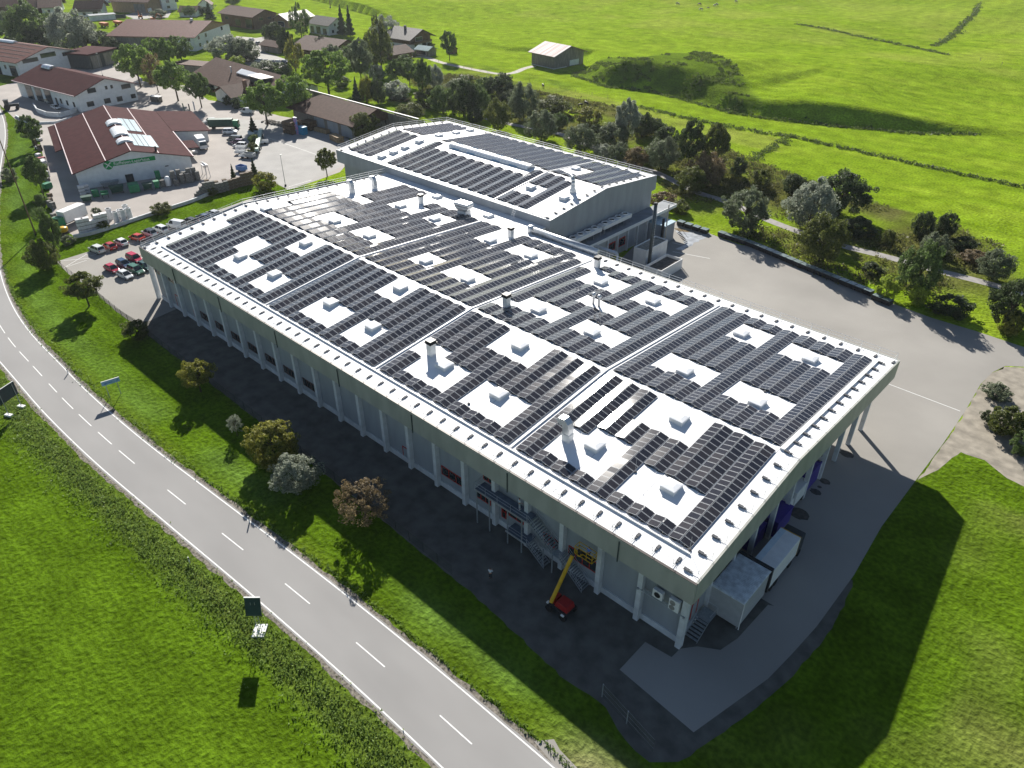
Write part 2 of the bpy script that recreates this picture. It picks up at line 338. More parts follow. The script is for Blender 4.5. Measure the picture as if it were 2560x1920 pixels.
# ------------------------------------------------------------------ road
def strip(pl, a, b, z, wob=0, dash=None):
    m = MB(); L = 0; prev = None; N = len(pl)
    def nrm(i):
        p, q = pl[max(0, i-1)], pl[min(N-1, i+1)]; d = np.array([q[0]-p[0], q[1]-p[1]]); d /= np.linalg.norm(d); return np.array([-d[1], d[0]])
    for i in range(N):
        n_ = nrm(i); w1 = mnoise.noise((i*0.7, 1.5, 0))*wob; w2 = mnoise.noise((i*0.7, 9.5, 0))*wob
        A = (pl[i][0]+n_[0]*(a+w1), pl[i][1]+n_[1]*(a+w1), z); B = (pl[i][0]+n_[0]*(b+w2), pl[i][1]+n_[1]*(b+w2), z)
        if prev is not None: m.add([prev[0], prev[1], B, A], [(0, 1, 2, 3)])
        prev = (A, B)
    for k, f in enumerate(m.f):
        v = [Vector(m.v[i]) for i in f]
        if (v[1]-v[0]).cross(v[2]-v[0]).z < 0: m.f[k] = f[::-1]
    return m
fine = smoothline(ROAD, 0.8)
sh = structure(strip(fine, -4.25, 4.25, 0.006, 0.35).build('road_shoulder', M('road_shoulder_grit', (0.2, 0.18, 0.15), 0.95, 0.3, 3, detail=8)))
road = structure(strip(fine, -3.72, 3.72, 0.014, 0.1).build('road', m_asph))
structure(strip(fine, -3.52, -3.37, 0.02).build('edge_line', m_mark, road)); structure(strip(fine, 3.37, 3.52, 0.02).build('edge_line', m_mark, road))
def along(pl, s0, s1):
    out = []; acc = 0
    for p, q in zip(pl[:-1], pl[1:]):
        d = hypot(q[0]-p[0], q[1]-p[1])
        for t in ([0.0] if s0 <= acc <= s1 else []): out.append(p)
        if acc < s0 < acc+d: t = (s0-acc)/d; out.append((p[0]+(q[0]-p[0])*t, p[1]+(q[1]-p[1])*t))
        if acc < s1 < acc+d: t = (s1-acc)/d; out.append((p[0]+(q[0]-p[0])*t, p[1]+(q[1]-p[1])*t))
        acc += d
    return out
D = []
for x0, y0, x1, y1 in [(240, 73, 455, 248), (858, 580, 1108, 790), (1592, 1200, 1872, 1448)]:
    D.append((G(640+x0/K4, 1440+y0/K4).x, G(640+x1/K4, 1440+y1/K4).x))
for x0, y0, x1, y1 in [(1445, 915, 1600, 1042), (1912, 1293, 2095, 1440), (1030, 573, 1166, 687), (850, 415, 968, 520), (682, 263, 793, 362), (535, 120, 635, 214), (415, 0, 490, 73)]:
    D.append((G(x0/K4, 960+y0/K4).x, G(x1/K4, 960+y1/K4).x))
for x0, y0, x1, y1 in [(280, 1507, 358, 1593), (173, 1378, 244, 1465), (88, 1252, 148, 1337), (12, 1130, 66, 1213)]:
    D.append((G(x0/K4, 480+y0/K4).x, G(x1/K4, 480+y1/K4).x))
D += [(4, 8.3), (16, 20.3), (28, 32.3)]+[(-151-8*k, -147-8*k) for k in range(8)]
fr = fine[::-1]; fx = [p[0] for p in fr]; fy = [p[1] for p in fr]
for a, b_ in D:
    xs = np.linspace(min(a, b_), max(a, b_), 6); seg = [(x, float(np.interp(x, fx, fy))) for x in xs]
    structure(strip(seg, -0.07, 0.07, 0.021).build('lane_dash', m_mark, road))
# ------------------------------------------------------------------ yards
YARD = gp((0, 0), 1, [(1560, 640), (1640, 560), (1690, 553), (1790, 590), (1850, 612), (1920, 622), (2060, 693), (2170, 730), (2240, 762), (2330, 795), (2440, 828), (2560, 868), (2640, 895), (2640, 925), (2560, 917), (2513, 915), (2481, 931), (2452, 960), (2412, 1029), (2357, 1110), (2290, 1200), (2204, 1316), (2134, 1439), (2041, 1567), (1978, 1637), (1920, 1697), (1734, 1831), (1549, 1674), (1613, 1605), (1679, 1643), (1700, 1622), (1743, 1616), (1801, 1625), (1844, 1596), (1920, 1512)])
YARD += [(4.2, 13), (-2, 13), (-12, 20), (-12, 50), (-62, 60), (-64, 78)]
sheet('concrete_yard', YARD, 0.012, m_yard)
GR1 = [(-131, 0), (-133, -6.6), (-120, -7.2), (-100, -7.3), (-80, -7.6), (-60, -8), (-40, -8.4), (-20, -9.2), (-8, -10.4)]+gp((0, 0), 1, [(1520, 1770), (1560, 1850), (1620, 1905), (1700, 1905), (1790, 1845), (1890, 1770), (1980, 1690), (2060, 1600), (2110, 1515), (2132, 1450), (1960, 1400)])+[(-3, 9), (-8, 4), (-60, 4), (-119, 4)]
sheet('gravel_strip', GR1, 0.006, m_gravel, 0.35)
sheet('gravel_patch', gp((0, 0), 1, [(1690, 1604), (1743, 1618), (1801, 1628), (1850, 1600), (1925, 1515), (1935, 1440), (1720, 1560)]), 0.0095, m_gravel, 0.0)
GR3 = gp((0, 0), 1, [(2640, 923), (2560, 919), (2513, 917), (2481, 933), (2454, 958), (2414, 1029), (2360, 1110), (2294, 1200), (2345, 1175), (2400, 1130), (2460, 1150), (2520, 1195), (2640, 1260)])
sheet('gravel_bank', GR3, 0.007, M('dry_gravel', (0.3, 0.27, 0.22), 0.95, 0.14, 0.6, bump=0.015, bs=7, detail=9), 0.35)
PARK = gp((0, 0), 1, [(142, 653.6), (225.7, 627.6), (310, 604), (390, 578), (480, 548), (560, 520), (640, 492)])+[(-121, 50), (-114, 50), (-114, 3)]+gp((0, 0), 1, [(372, 803), (347, 804), (289, 769), (246, 732), (171, 685)])
sheet('parking_asphalt', PARK, 0.01, m_yard)
VY = gp((0, 0), 1, [(-60, 250), (0, 262), (40, 300), (100, 318), (96, 335), (118, 440), (135, 560), (185, 590), (260, 574), (347, 545), (474, 505), (560, 478), (625, 440), (655, 442), (720, 474), (790, 452), (850, 430), (880, 395), (860, 330), (760, 300), (700, 290), (600, 262), (520, 250), (470, 215), (360, 200), (290, 150), (240, 155), (150, 150), (60, 200), (0, 215), (-60, 210)])
sheet('village_yard', VY, 0.012, m_pave)
sheet('village_street', gp((0, 0), 1, [(545, 300), (640, 300), (760, 300), (870, 330), (880, 400), (790, 452), (722, 474), (655, 440), (625, 400), (600, 350)]), 0.017, M('street_asphalt', (0.33, 0.32, 0.305), 0.9, 0.05, 0.2, detail=8))
sheet('upper_yard', gp((0, 0), 1, [(590, 90), (640, 95), (680, 88), (700, 100), (660, 130), (720, 150), (715, 172), (640, 172), (590, 150), (585, 120)]), 0.012, m_yard)
sheet('caravan_lane', gp((0, 0), 1, [(310, 38), (360, 25), (430, 28), (420, 44), (340, 48)]), 0.012, m_yard)
sheet('dirt_yard', gp((0, 0), 1, [(262, 86), (300, 72), (380, 66), (410, 72), (380, 105), (330, 112), (270, 104)]), 0.01, m_gravel, 2)
TR1 = gp((0, 0), 1, [(930, 120), (985, 128), (1013, 142), (1059, 142), (1103, 156), (1175, 172), (1242, 184), (1280, 183), (1312, 171), (1335, 165)])
structure(strip(smoothline(TR1, 3), -1.6, 1.6, 0.012, 0.3).build('farm_track', M('track_gravel', (0.42, 0.39, 0.33), 0.95, 0.1, 0.8)))
TR2 = gp((0, 0), 1, [(1180, 285), (1230, 300), (1280, 311), (1340, 322), (1393, 333), (1420, 342), (1500, 375), (1580, 410), (1642, 432), (1697, 458), (1743, 481), (1824, 507), (1920, 550), (2021, 588), (2088, 610), (2180, 633), (2267, 655), (2340, 676), (2430, 698), (2507, 719), (2600, 745)])
structure(strip(smoothline(TR2, 3), -1.35, 1.35, 0.012, 0.12).build('cycle_path', M('path_asphalt', (0.3, 0.285, 0.27), 0.9, 0.08, 0.8)))
structure(sheet('field_access', gp((0, 0), 1, [(1335, 1853), (1385, 1848), (1400, 1875), (1448, 1925), (1420, 1960), (1395, 1925)]), 0.011, m_yard))
# painted lines on the yards and the parking area
mk = MB()
def pline(pts, w=0.12, z=0.024):
    for a, b_ in zip(pts[:-1], pts[1:]): mk.f += [tuple(i+len(mk.v) for i in f) for f in strip([a, b_], -w/2, w/2, z).f]; mk.v += strip([a, b_], -w/2, w/2, z).v
pline(gp((0, 480), K4, [(505, 597), (780, 573)])); pline(gp((0, 480), K4, [(552, 655), (780, 520)])); pline(gp((0, 480), K4, [(552, 655), (750, 590)]))
for k in range(9):
    a = G(225+k*36, 640-k*12); mk_a = (a.x, a.y); 
    pline([(a.x, a.y), (a.x+0.9, a.y+4.6)][::-1], 0.1)
pline(gp((640, 0), K4, [(90, 1185), (420, 1300), (700, 1400)])); pline(gp((640, 0), K4, [(280, 1615), (480, 1555)]))
pline(gp((1480, 440), 3.1725, [(640, 600), (935, 655)]), 0.15); pline(gp((1480, 440), 3.1725, [(640, 530), (745, 555)]), 0.15)
pline(gp((1920, 960), K4, [(1040, 0), (1660, 235)]), 0.14)
structure(mk.build('painted_lines', m_mark))
wt = sheet('wet_patch', gp((1480, 440), 3.1725, [(640, 410), (700, 440), (780, 445), (830, 470), (930, 450), (900, 490), (800, 540), (720, 590), (660, 580), (740, 540), (720, 480)]), 0.019, M('wet_concrete', (0.36, 0.38, 0.4), 0.3, 0.15, 0.8, spec=0.5), 0.8)
md = sheet('mud_puddle', gp((1480, 440), 3.1725, [(650, 412), (700, 418), (780, 435), (760, 446), (700, 440), (655, 425)]), 0.022, M('muddy_water', (0.2, 0.15, 0.08), 0.25, 0.1, spec=0.5), 0.3)
oil = MB()
for x, y, rx, ry in [(680, 605, 1.0, .8), (490, 842, .75, .6), (411, 932, .75, .6), (268, 1120, 1.3, 1.1), (445, 890, .3, .25)]:
    p = G(1920+x/K4, 960+y/K4); oil.add([(p.x+rx*cos(t*pi/8)*(1+.15*sin(3*t)), p.y+ry*sin(t*pi/8), 0.02) for t in range(16)], [tuple(range(16))])
structure(oil.build('oil_stains', M('oil_stain', (0.07, 0.065, 0.06), 0.6, 0.2, 2)))
# ------------------------------------------------------------------ main factory
ZR = 11.36; YRG = 22.18; HRG = 2.35; XL = -120.16; YW = 56.0
def zroof(y): return ZR+HRG*(y/YRG if y < YRG else 1-(y-YRG)/(YW-YRG)) if y < YW else ZR
fac = thing('factory_building', 'long grey factory hall with white low-pitched roof carrying solar panel rows', 'factory', (-60, 28, 0))
def P_(mb, name, mat, parent, **k):       # part modelled in world coordinates under a thing (or its part)
    o = parent; off = Vector((0, 0, 0))
    while o: off += o.location; o = o.parent
    mb.v = [(v[0]-off.x, v[1]-off.y, v[2]-off.z) for v in mb.v]; return mb.build(name, mat, parent, **k)
r = MB(); pf = [(0, ZR), (YRG, ZR+HRG), (YW, ZR)]
r.loft([(XL, y, z) for y, z in pf+[(YW, ZR-0.5), (0, ZR-0.5)]], [(0, y, z) for y, z in pf+[(YW, ZR-0.5), (0, ZR-0.5)]])
r.bb(XL, YW, ZR-0.5, -70, 59.7, ZR-0.004)
P_(r, 'roof', m_roof, fac)
fa = MB(); fh = 2.95
fa.bb(XL-0.05, -0.12, ZR-fh, 0.05, 0.18, ZR+0.06)
for x0, x1 in ((-0.13, 0.12), (XL-0.12, XL+0.13)):
    a = [(0.18, ZR+0.06), (YRG, ZR+HRG+0.06), (YW, ZR+0.06), (YW, ZR-fh), (YRG, ZR+HRG-fh-0.9), (0.18, ZR-fh)]
    fa.loft([(x0, y, z) for y, z in a], [(x1, y, z) for y, z in a])
fa.bb(-69.9, YW-0.1, ZR-fh, -0.13, YW+0.15, ZR+0.06)
P_(fa, 'fascia', m_fascia, fac)
cp = MB(); cp.bb(XL-0.08, -0.16, ZR+0.062, 0.1, 0.12, ZR+0.1)
P_(cp, 'edge_trim', M('dark_trim', (0.06, 0.05, 0.05), 0.5, 0.1), fac)
le = MB(); le.tube((XL-0.05, 0.2, ZR+0.14), (XL-0.05, YRG, ZR+HRG+0.14), 0.13, 8); le.tube((XL-0.05, YRG, ZR+HRG+0.14), (XL-0.05, YW+1, ZR+0.14), 0.13, 8)
P_(le, 'roof_edge_pipe', m_steel, fac)
bar = MB()
for k in range(23):
    pass
wl = MB(); fp = [(-119.6, 1.35), (-1.45, 1.35), (-1.45, 7.0), (-6.5, 7.0), (-6.5, 44.5), (-42, 44.5), (-42, 55), (-72, 55), (-72, 59.5), (-119.6, 59.5)]
wl.prism(fp, 0.9, ZR-0.5); P_(wl, 'wall', m_wall, fac)
pl = MB(); pl.prism([(x+(-0.12 if x < -100 else 0.12), y+(-0.12 if y < 2 else 0)) for x, y in fp], 0, 0.9); P_(pl, 'plinth', m_conc, fac)
so_ = MB(); so_.bb(-6.4, 7.2, 8.3, -0.4, 44, 8.36)
P_(so_, 'canopy_soffit', m_wall, fac)
pm = MB().bb(-0.3, -0.25, 0, 0.3, 0.5, ZR-0.55)
px0 = [-0.95-5.44*k for k in range(23)]
first = None
for x in px0:
    if first is None: first = pm.build('pilaster', m_conc, fac, (x+60, 0.9-28, 0)); 
    else: c_ = first.copy(); COL.objects.link(c_); c_.location.x = x+60
# right-hand columns
cm = MB().bb(-0.28, -0.22, 0, 0.28, 0.22, ZR-1.6); cf = None
for y in (6.9, 12, 17.2, 22.4, 27.1, 32.4, 37.7, 42.9, 47.9, 52.6):
    if cf is None: cf = cm.build('column', m_conc, fac, (-1.35+60, y-28, 0))
    else: c_ = cf.copy(); COL.objects.link(c_); c_.location.y = y-28
for i, x in enumerate([-9, -25, -42, -58, -74, -91, -107]):
    d_ = MB(); d_.tube((0, 0, 0), (0, 0, 2.9), 0.08, 8); d_.build('downpipe', M('dark_pipe', (0.07, 0.09, 0.085), 0.5, 0.1), fac, (x+60, -0.2-28, ZR-fh-0.25))
# facade windows, doors: (x0, x1, z0, z1, kind)
def win(x0, x1, z0, z1, n=3, y=1.35, lab=None, mat=None):
    f = MB(); t = 0.1
    f.bb(x0, y-0.1, z0, x1, y-0.01, z0+t); f.bb(x0, y-0.1, z1-t, x1, y-0.01, z1)
    for k in range(n+1):
        xx = x0+(x1-x0-t)*k/n; f.bb(xx, y-0.1, z0+t, xx+t, y-0.01, z1-t)
    o = P_(f, 'window', mat or m_red, fac)
    g_ = MB().bb(x0+t, y-0.05, z0+t, x1-t, y-0.02, z1-t); P_(g_, 'glass', m_glass, o)
    if lab: o['label'] = lab
m_dred = M('dull_red_louvre', (0.11, 0.05, 0.045), 0.5, 0.08)
for k, z0, z1 in [(6, 2.3, 3.5), (7, 2.3, 3.5), (5, 2.3, 3.5), (4, 2.2, 3.6), (3, 2.2, 3.5), (2, 2.3, 3.5)]: pass
def bay(i): return -0.95-5.44*i-5.44+0.5, -0.95-5.44*i-0.5     # i-th bay from the near corner
a, b_ = bay(6); win(a+0.1, b_-0.1, 2.2, 3.7, 3)
a, b_ = bay(5); win(a+1.2, b_-0.6, 2.2, 3.6, 3); win(a+2.6, a+4.4, 6.0, 8.2, 2)
a, b_ = bay(4); win(a+0.5, b_-0.4, 2.6, 4.2, 3); win(a+0.3, a+1.1, 1.6, 4.0, 1)
a, b_ = bay(3); win(a+1.8, b_-0.05, 2.0, 3.6, 3)
a, b_ = bay(2); win(a+0.2, b_-0.05, 2.4, 4.1, 4)
for i in (8, 10, 12, 13, 14, 15, 16, 17, 18):
    a, b_ = bay(i)
    if i in (8, 10): continue
    win(a+0.4, b_-0.7, 1.9, 3.3, 3, mat=m_dred)
m_tan = M('tan_frame', (0.5, 0.42, 0.3), 0.6, 0.05)
for i in (21, 20):
    a, b_ = bay(i); win(a+0.6, b_-0.8, 5.9, 7.6, 2, mat=m_tan)
def door(x0, x1, z1, parent=fac, y=1.35):
    f = MB(); f.bb(x0, y-0.08, 0.2, x0+0.12, y-0.01, z1); f.bb(x1-0.12, y-0.08, 0.2, x1, y-0.01, z1); f.bb(x0+0.12, y-0.08, z1-0.12, x1-0.12, y-0.01, z1)
    o = P_(f, 'door', m_red, parent); P_(MB().bb(x0+0.12, y-0.05, 0.2, x1-0.12, y-0.02, z1-0.12), 'door_leaf', m_wall, o)
for i, w in ((20, 2.6), (19, 1.3), (8, 1.4)):
    a, b_ = bay(i); door(b_-w-0.2, b_-0.2, 3.4 if w > 2 else 2.6)
dd = MB(); dd.bb(-1.44, 3.6, 1.5, -1.38, 3.75, 3.9); dd.bb(-1.44, 4.85, 1.5, -1.38, 5.0, 3.9); dd.bb(-1.44, 3.75, 3.78, -1.38, 4.85, 3.9)
do = P_(dd, 'door', m_red, fac); P_(MB().bb(-1.44, 3.75, 1.5, -1.41, 4.85, 3.78), 'door_leaf', m_wall, do)
tr2 = MB()
for i in (2, 3, 4, 5, 6, 7): a, b_ = bay(i); tr2.bb(a, 1.28, ZR-3.25, b_, 1.34, ZR-3.15)
P_(tr2, 'red_wall_band', m_red, fac)
# roof seams and cable trays
XS = [-81.4, -53.3, -27.4]
for x in XS:
    t = MB()
    for (ya, yb) in ((3.0, YRG), (YRG, 53.0)):
        za, zb = zroof(ya), zroof(yb)
        t.loft([(x-0.1, ya, za), (x+0.1, ya, za), (x+0.1, ya, za+0.16), (x-0.1, ya, za+0.16)], [(x-0.1, yb, zb), (x+0.1, yb, zb), (x+0.1, yb, zb+0.16), (x-0.1, yb, zb+0.16)])
    P_(t, 'cable_tray', m_white, fac)
P_(MB().bb(-116.6, 2.62, zroof(2.7), -2.4, 2.8, zroof(2.7)+0.2), 'cable_tray', m_white, fac)
t = MB(); za, zb = zroof(YRG), zroof(53.5)
t.loft([(-2.55, YRG, za), (-2.0, YRG, za), (-2.0, YRG, za+0.25), (-2.55, YRG, za+0.25)], [(-2.55, 53.5, zb), (-2.0, 53.5, zb), (-2.0, 53.5, zb+0.25), (-2.55, 53.5, zb+0.25)])
P_(t, 'cable_tray', m_white, fac)
sm = MB()
for x in np.arange(-116, -2, 8.1):
    for ya, yb in ((0.4, YRG), (YRG, 55.7)):
        za, zb = zroof(ya), zroof(yb); sm.loft([(x-0.03, ya, za-.01), (x+0.03, ya, za-.01), (x+0.03, ya, za+0.015), (x-0.03, ya, za+0.015)], [(x-0.03, yb, zb-.01), (x+0.03, yb, zb-.01), (x+0.03, yb, zb+0.015), (x-0.03, yb, zb+0.015)])
P_(sm, 'membrane_seams', M('membrane_seam', (0.55, 0.56, 0.58), 0.6, 0.05), fac)
# ------------------------------------------------------------------ solar rows
MWD = 0.876
def solar_row(xc, y0, y1, zf, label, group, pitch=2.78):
    n = max(1, round((y1-y0)/MWD)); mw = (y1-y0)/n; hw = pitch/2-0.05
    t = thing('solar_panel_row', label, 'solar panels', (xc, y0, zf(y0)), group=group)
    def zz(v): return zf(y0+v)-zf(y0)
    for side in (-1, 1):
        m = MB(); uvs = []
        for k in range(n):
            a, b_ = k*mw+0.02, (k+1)*mw-0.02; xo, xi = side*hw, side*0.05; zo, zi = 0.13, 0.385; th = 0.035
            q = [(xo, a, zz(a)+zo), (xi, a, zz(a)+zi), (xi, b_, zz(b_)+zi), (xo, b_, zz(b_)+zo)]
            if side > 0: q = q[::-1]; 
            q2 = [(x, y, z-th) for x, y, z in q]
            fs = [(3, 2, 1, 0), (4, 5, 6, 7), (0, 1, 5, 4), (1, 2, 6, 5), (2, 3, 7, 6), (3, 0, 4, 7)]
            m.add(q2+q, fs); uvs.append(side)
        o = m.build('panel_slope', m_panel, t); me_ = o.data; uv = me_.uv_layers.new(name='UVMap')
        arr = np.zeros((len(me_.loops), 2)); u4 = [(0, 0), (1, 0), (1, 1), (0, 1)] 
        for k in range(n):
            base = k*24
            arr[base:base+24] = 0.5
            arr[base+4:base+8] = u4
        uv.data.foreach_set('uv', arr.ravel())
    m = MB()
    for k in list(range(0, n+1)):
        y = min(max(k*mw, 0.02), n*mw-0.02); z = zz(y)
        m.box((0, y, z+0.05), (hw*2-0.1, 0.05, 0.05))
        if k in (0, n): m.box((-0.02, y, z+0.19), (0.06, 0.04, 0.3)); m.box((-hw*0.55, y+(0.05 if k else -0.05), z+0.09), (0.5, 0.12, 0.1)); m.box((hw*0.55, y+(0.05 if k else -0.05), z+0.09), (0.5, 0.12, 0.1))
    m.build('mounting_rail', m_dark, t)
    return t
ORD = ['first', 'second', 'third', 'fourth', 'fifth', 'sixth', 'seventh', 'eighth', 'ninth', 'tenth', 'eleventh', 'twelfth', 'thirteenth']
def block(name, x0, x1, n, segs, zf):
    p = (x1-x0)/n
    for i in range(n):
        ss = segs[i]
        for j, (a, b_) in enumerate(ss):
            L = b_-a; kind = 'full-length' if L > 17 else ('long' if L > 9 else ('short' if L > 3.5 else 'tiny'))
            where = '' if len(ss) == 1 else (' piece nearest road' if j == 0 else (' piece farthest from road' if j == len(ss)-1 else ' middle piece'))
            if j == 0 and len(ss) == 1: where = ' row'
            solar_row(x0+(i+0.5)*p, a, b_, zf, '%s solar%s, %s from left, %s' % (kind, where, ORD[i], name), 'solar panel rows on the factory roofs', p)
f_, e_ = 3.3, 21.6
N2 = [(f_, 5.05), (10.7, e_)]; FU = [(f_, e_)]
F1 = [[(f_, 10.6), (16.1, e_)], FU, FU, FU, [(f_, 10.5), (16.2, e_)], [(f_, 5.1), (16, e_)], N2, [(f_, 5.05), (10.7, 16.1)], [(f_, 16.1)], N2, N2, FU]
F2 = [FU, FU, N2, N2, [(f_, 5.05), (10.7, 16)], [(f_, 16)], N2, N2, FU, FU]
F3 = [[(f_, 8.9), (12.4, e_)], [(f_, 5.1), (12.5, e_)], N2, [(f_, 5.1), (10.8, 16)], [(f_, 16)], [(f_, 5.1), (10.8, 16)], N2, N2, FU]
F4 = [FU, [(f_, 5.05), (10.6, e_)], [(f_, 5.05), (12.3, e_)], [(f_, 5.05), (12.3, 16)], [(f_, 16)], [(f_, 5.05), (10.6, 16)], N2, N2, FU]
q_ = 22.8
B1 = [[(30, 40.8)], [(23, 41)], [(23, 40.9), (44.5, 56.6)], [(23, 40.8), (44.3, 56.6)], [(q_, 28.4), (33.7, 56.6)], [(q_, 28.4), (33.7, 44.4)], [(q_, 28.4), (33.7, 44.4)], [(q_, 44.4), (50, 52.9)], [(q_, 28.4), (33.6, 52.5)],
      [(q_, 28.3), (33.6, 44.3), (49.6, 53.1)], [(q_, 28.2), (33.6, 44), (49.7, 53.1)], [(q_, 52.6)]]
B2 = [[(q_, 52.6)], [(q_, 52.7)], [(q_, 27.7), (33.2, 44.1)], [(q_, 27.7), (33, 44)], [(q_, 52.7)], [(q_, 28), (33.3, 43.9), (49.3, 52.9)], [(q_, 28), (33.4, 44), (49.5, 52.9)], [(q_, 27.9), (33.2, 43.8), (49.5, 52.8)], [(q_, 52.6)], [(q_, 50.7)]]
B3 = [[(q_, 25.9), (29.4, 48.6)], [(q_, 27.5), (32.8, 43.3), (50.6, 52.2)], [(q_, 27.5), (33, 43.4), (49.3, 51.9)], [(q_, 27.4), (32.8, 36.4), (40.2, 43.4), (49.3, 52.2)], [(q_, 36.5), (40.1, 52.3)], [(q_, 27.9), (32.9, 36.4), (40.1, 43.5), (49.2, 52.3)], [(q_, 27.8), (33.1, 43.4), (49.3, 52.4)], [(q_, 27.7), (33, 43.5), (49.2, 52.2)], [(q_, 52.5)]]
B4 = [[(q_, 52.8)], [(q_, 27.6), (33.2, 52.7)], [(q_, 28.1), (33.3, 43.6), (49.9, 52.7)], [(q_, 27.9), (33.3, 43.7), (49.9, 52.5)], [(q_, 52.5)], [(q_, 28), (33.3, 44.2), (49.4, 52.8)], [(q_, 28), (33.3, 44.2), (49.2, 52.8)], [(q_, 28.4), (33.3, 44.3), (49.2, 52.9)], [(q_, 52.9)]]
for nm, x0, x1, F_, B_ in (('leftmost block', -116.2, -81.9, F1, B1), ('second block', -80.9, -53.8, F2, B2), ('third block', -52.8, -27.9, F3, B3), ('rightmost block', -26.9, -2.7, F4, B4)):
    block('%s of near slope' % nm, x0, x1, len(F_), F_, zroof); block('%s of far slope' % nm, x0, x1, len(B_), B_, zroof)
# ------------------------------------------------------------------ roof lights, vents
def zr_at(fn, px, py):      # iterate to the roof surface
    p = G(px, py, ZR+1)
    for i in range(8): p = G(px, py, fn(p.y))
    return p
def skylight(p, label, s=1.0, slope=True):
    t = thing('roof_skylight', label, 'skylight', tuple(p), group='pyramid skylights on the factory roof')
    w = 0.95*s; MB().loft([(-w, -w, -0.15), (w, -w, -0.15), (w, w, -0.15), (-w, w, -0.15)], [(-w*.96, -w*.96, 0.42), (w*.96, -w*.96, 0.42), (w*.96, w*.96, 0.42), (-w*.96, w*.96, 0.42)]).build('curb', m_white, t)
    d = MB(); w2 = w*1.03; d.loft([(-w2, -w2, 0.424), (w2, -w2, 0.424), (w2, w2, 0.424), (-w2, w2, 0.424)], [(-w2, -w2, 0.5), (w2, -w2, 0.5), (w2, w2, 0.5), (-w2, w2, 0.5)])
    d.loft([(-w, -w, 0.504), (w, -w, 0.504), (w, w, 0.504), (-w, w, 0.504)], [(-w*.4, -w*.4, 0.66), (w*.4, -w*.4, 0.66), (w*.4, w*.4, 0.66), (-w*.4, w*.4, 0.66)])
    d.build('dome', m_translu, t, bevel=0.06)
    return t
FS = [(320+1560/5.53, 480+900/5.53), (320+2030/5.53, 480+1150/5.53), (660+580/5.53, 400+1160/5.53), (640+1040/5.53, 640+660/5.53), (640+2000/5.53, 640+450/5.53), (640+1620/5.53, 640+990/5.53),
      (920+1060/5.53, 820+530/5.53), (920+1810/5.53, 820+930/5.53), (1180+665/5.53, 760+590/5.53), (1280+715/K4, 960+540/K4), (1280+1375/K4, 960+900/K4), (1280+1445/K4, 960+310/K4)]
BS = [(660+30/5.53, 400+690/5.53), (660+980/5.53, 400+860/5.53), (660+1460/5.53, 400+1060/5.53), (660+1890/5.53, 400+645/5.53), (940+810/5.53, 420+715/5.53), (940+690/5.53, 420+1300/5.53), (940+1580/5.53, 420+1015/5.53), (940+1270/5.53, 420+1555/5.53), (940+2140/5.53, 420+1225/5.53),
      (1100+1360/5.53, 560+1200/5.53), (1100+2100/5.53, 560+1515/5.53), (1480+120/5.53, 680+155/5.53), (1480+840/5.53, 680+420/5.53), (1480+2060/5.53, 680+865/5.53), (1480+1280/5.53, 680+1385/5.53), (1860+910/5.53, 780+665/5.53), (1860+180/5.53, 780+1265/5.53)]
SKY = sorted([(zr_at(zroof, *p), 'near') for p in FS]+[(zr_at(zroof, *p), 'far') for p in BS], key=lambda a: (a[1], a[0].x))
cnt = {}
for p, sd in SKY:
    cnt[sd] = cnt.get(sd, 0)+1; k = cnt[sd]
    skylight((p.x, p.y, zroof(p.y)), 'white pyramid skylight among the panels, number %d from the left, %s roof slope' % (k, sd))
for px, py, w in ((1092.8, 492, 'beside the big silver duct'), (1221.5, 540, 'at the hall roof back edge near the white ladder')):
    p = zr_at(zroof, px, py+2); t = thing('roof_dome', 'low rounded white roof dome %s' % w, 'roof dome', (p.x, p.y, zroof(p.y))); d = MB().bb(-.9, -.9, -.1, .9, .9, .28); d.build('curb', m_white, t); MB().loft([(-.95, -.95, .284), (.95, -.95, .284), (.95, .95, .284), (-.95, .95, .284)], [(-.7, -.7, .52), (.7, -.7, .52), (.7, .7, .52), (-.7, .7, .52)]).build('dome', m_translu, t, bevel=0.08)
def square_vent(x, y, label, s=1.0):
    t = thing('roof_vent', label, 'roof vent', (x, y, zroof(y)), group='square stack vents'); MB().bb(-.42*s, -.42*s, -.1, .42*s, .42*s, 1.7*s).build('shaft', m_white, t)
    m = MB().bb(-.6*s, -.6*s, 1.7*s, .6*s, .6*s, 1.82*s); m.bb(-.5*s, -.5*s, 1.82*s, .5*s, .5*s, 2.1*s); m.build('cowl', m_dark, t)
for x, y, l_, s in ((-49.4, 10.2, 'white roof vent with dark cap beside the seam on the near slope', 1.15), (-97.6, 50.9, 'white roof vent with dark cap left of the big silver duct', 1), (-71, 50.4, 'white roof vent with dark cap on the far slope right of the ladder', 1), (-50.1, 26.7, 'white roof vent with dark cap just beyond the ridge', 1.1), (-50.6, 50.9, 'white roof vent with dark cap at the end of the long roof duct', 1)):
    square_vent(x, y, l_, s)
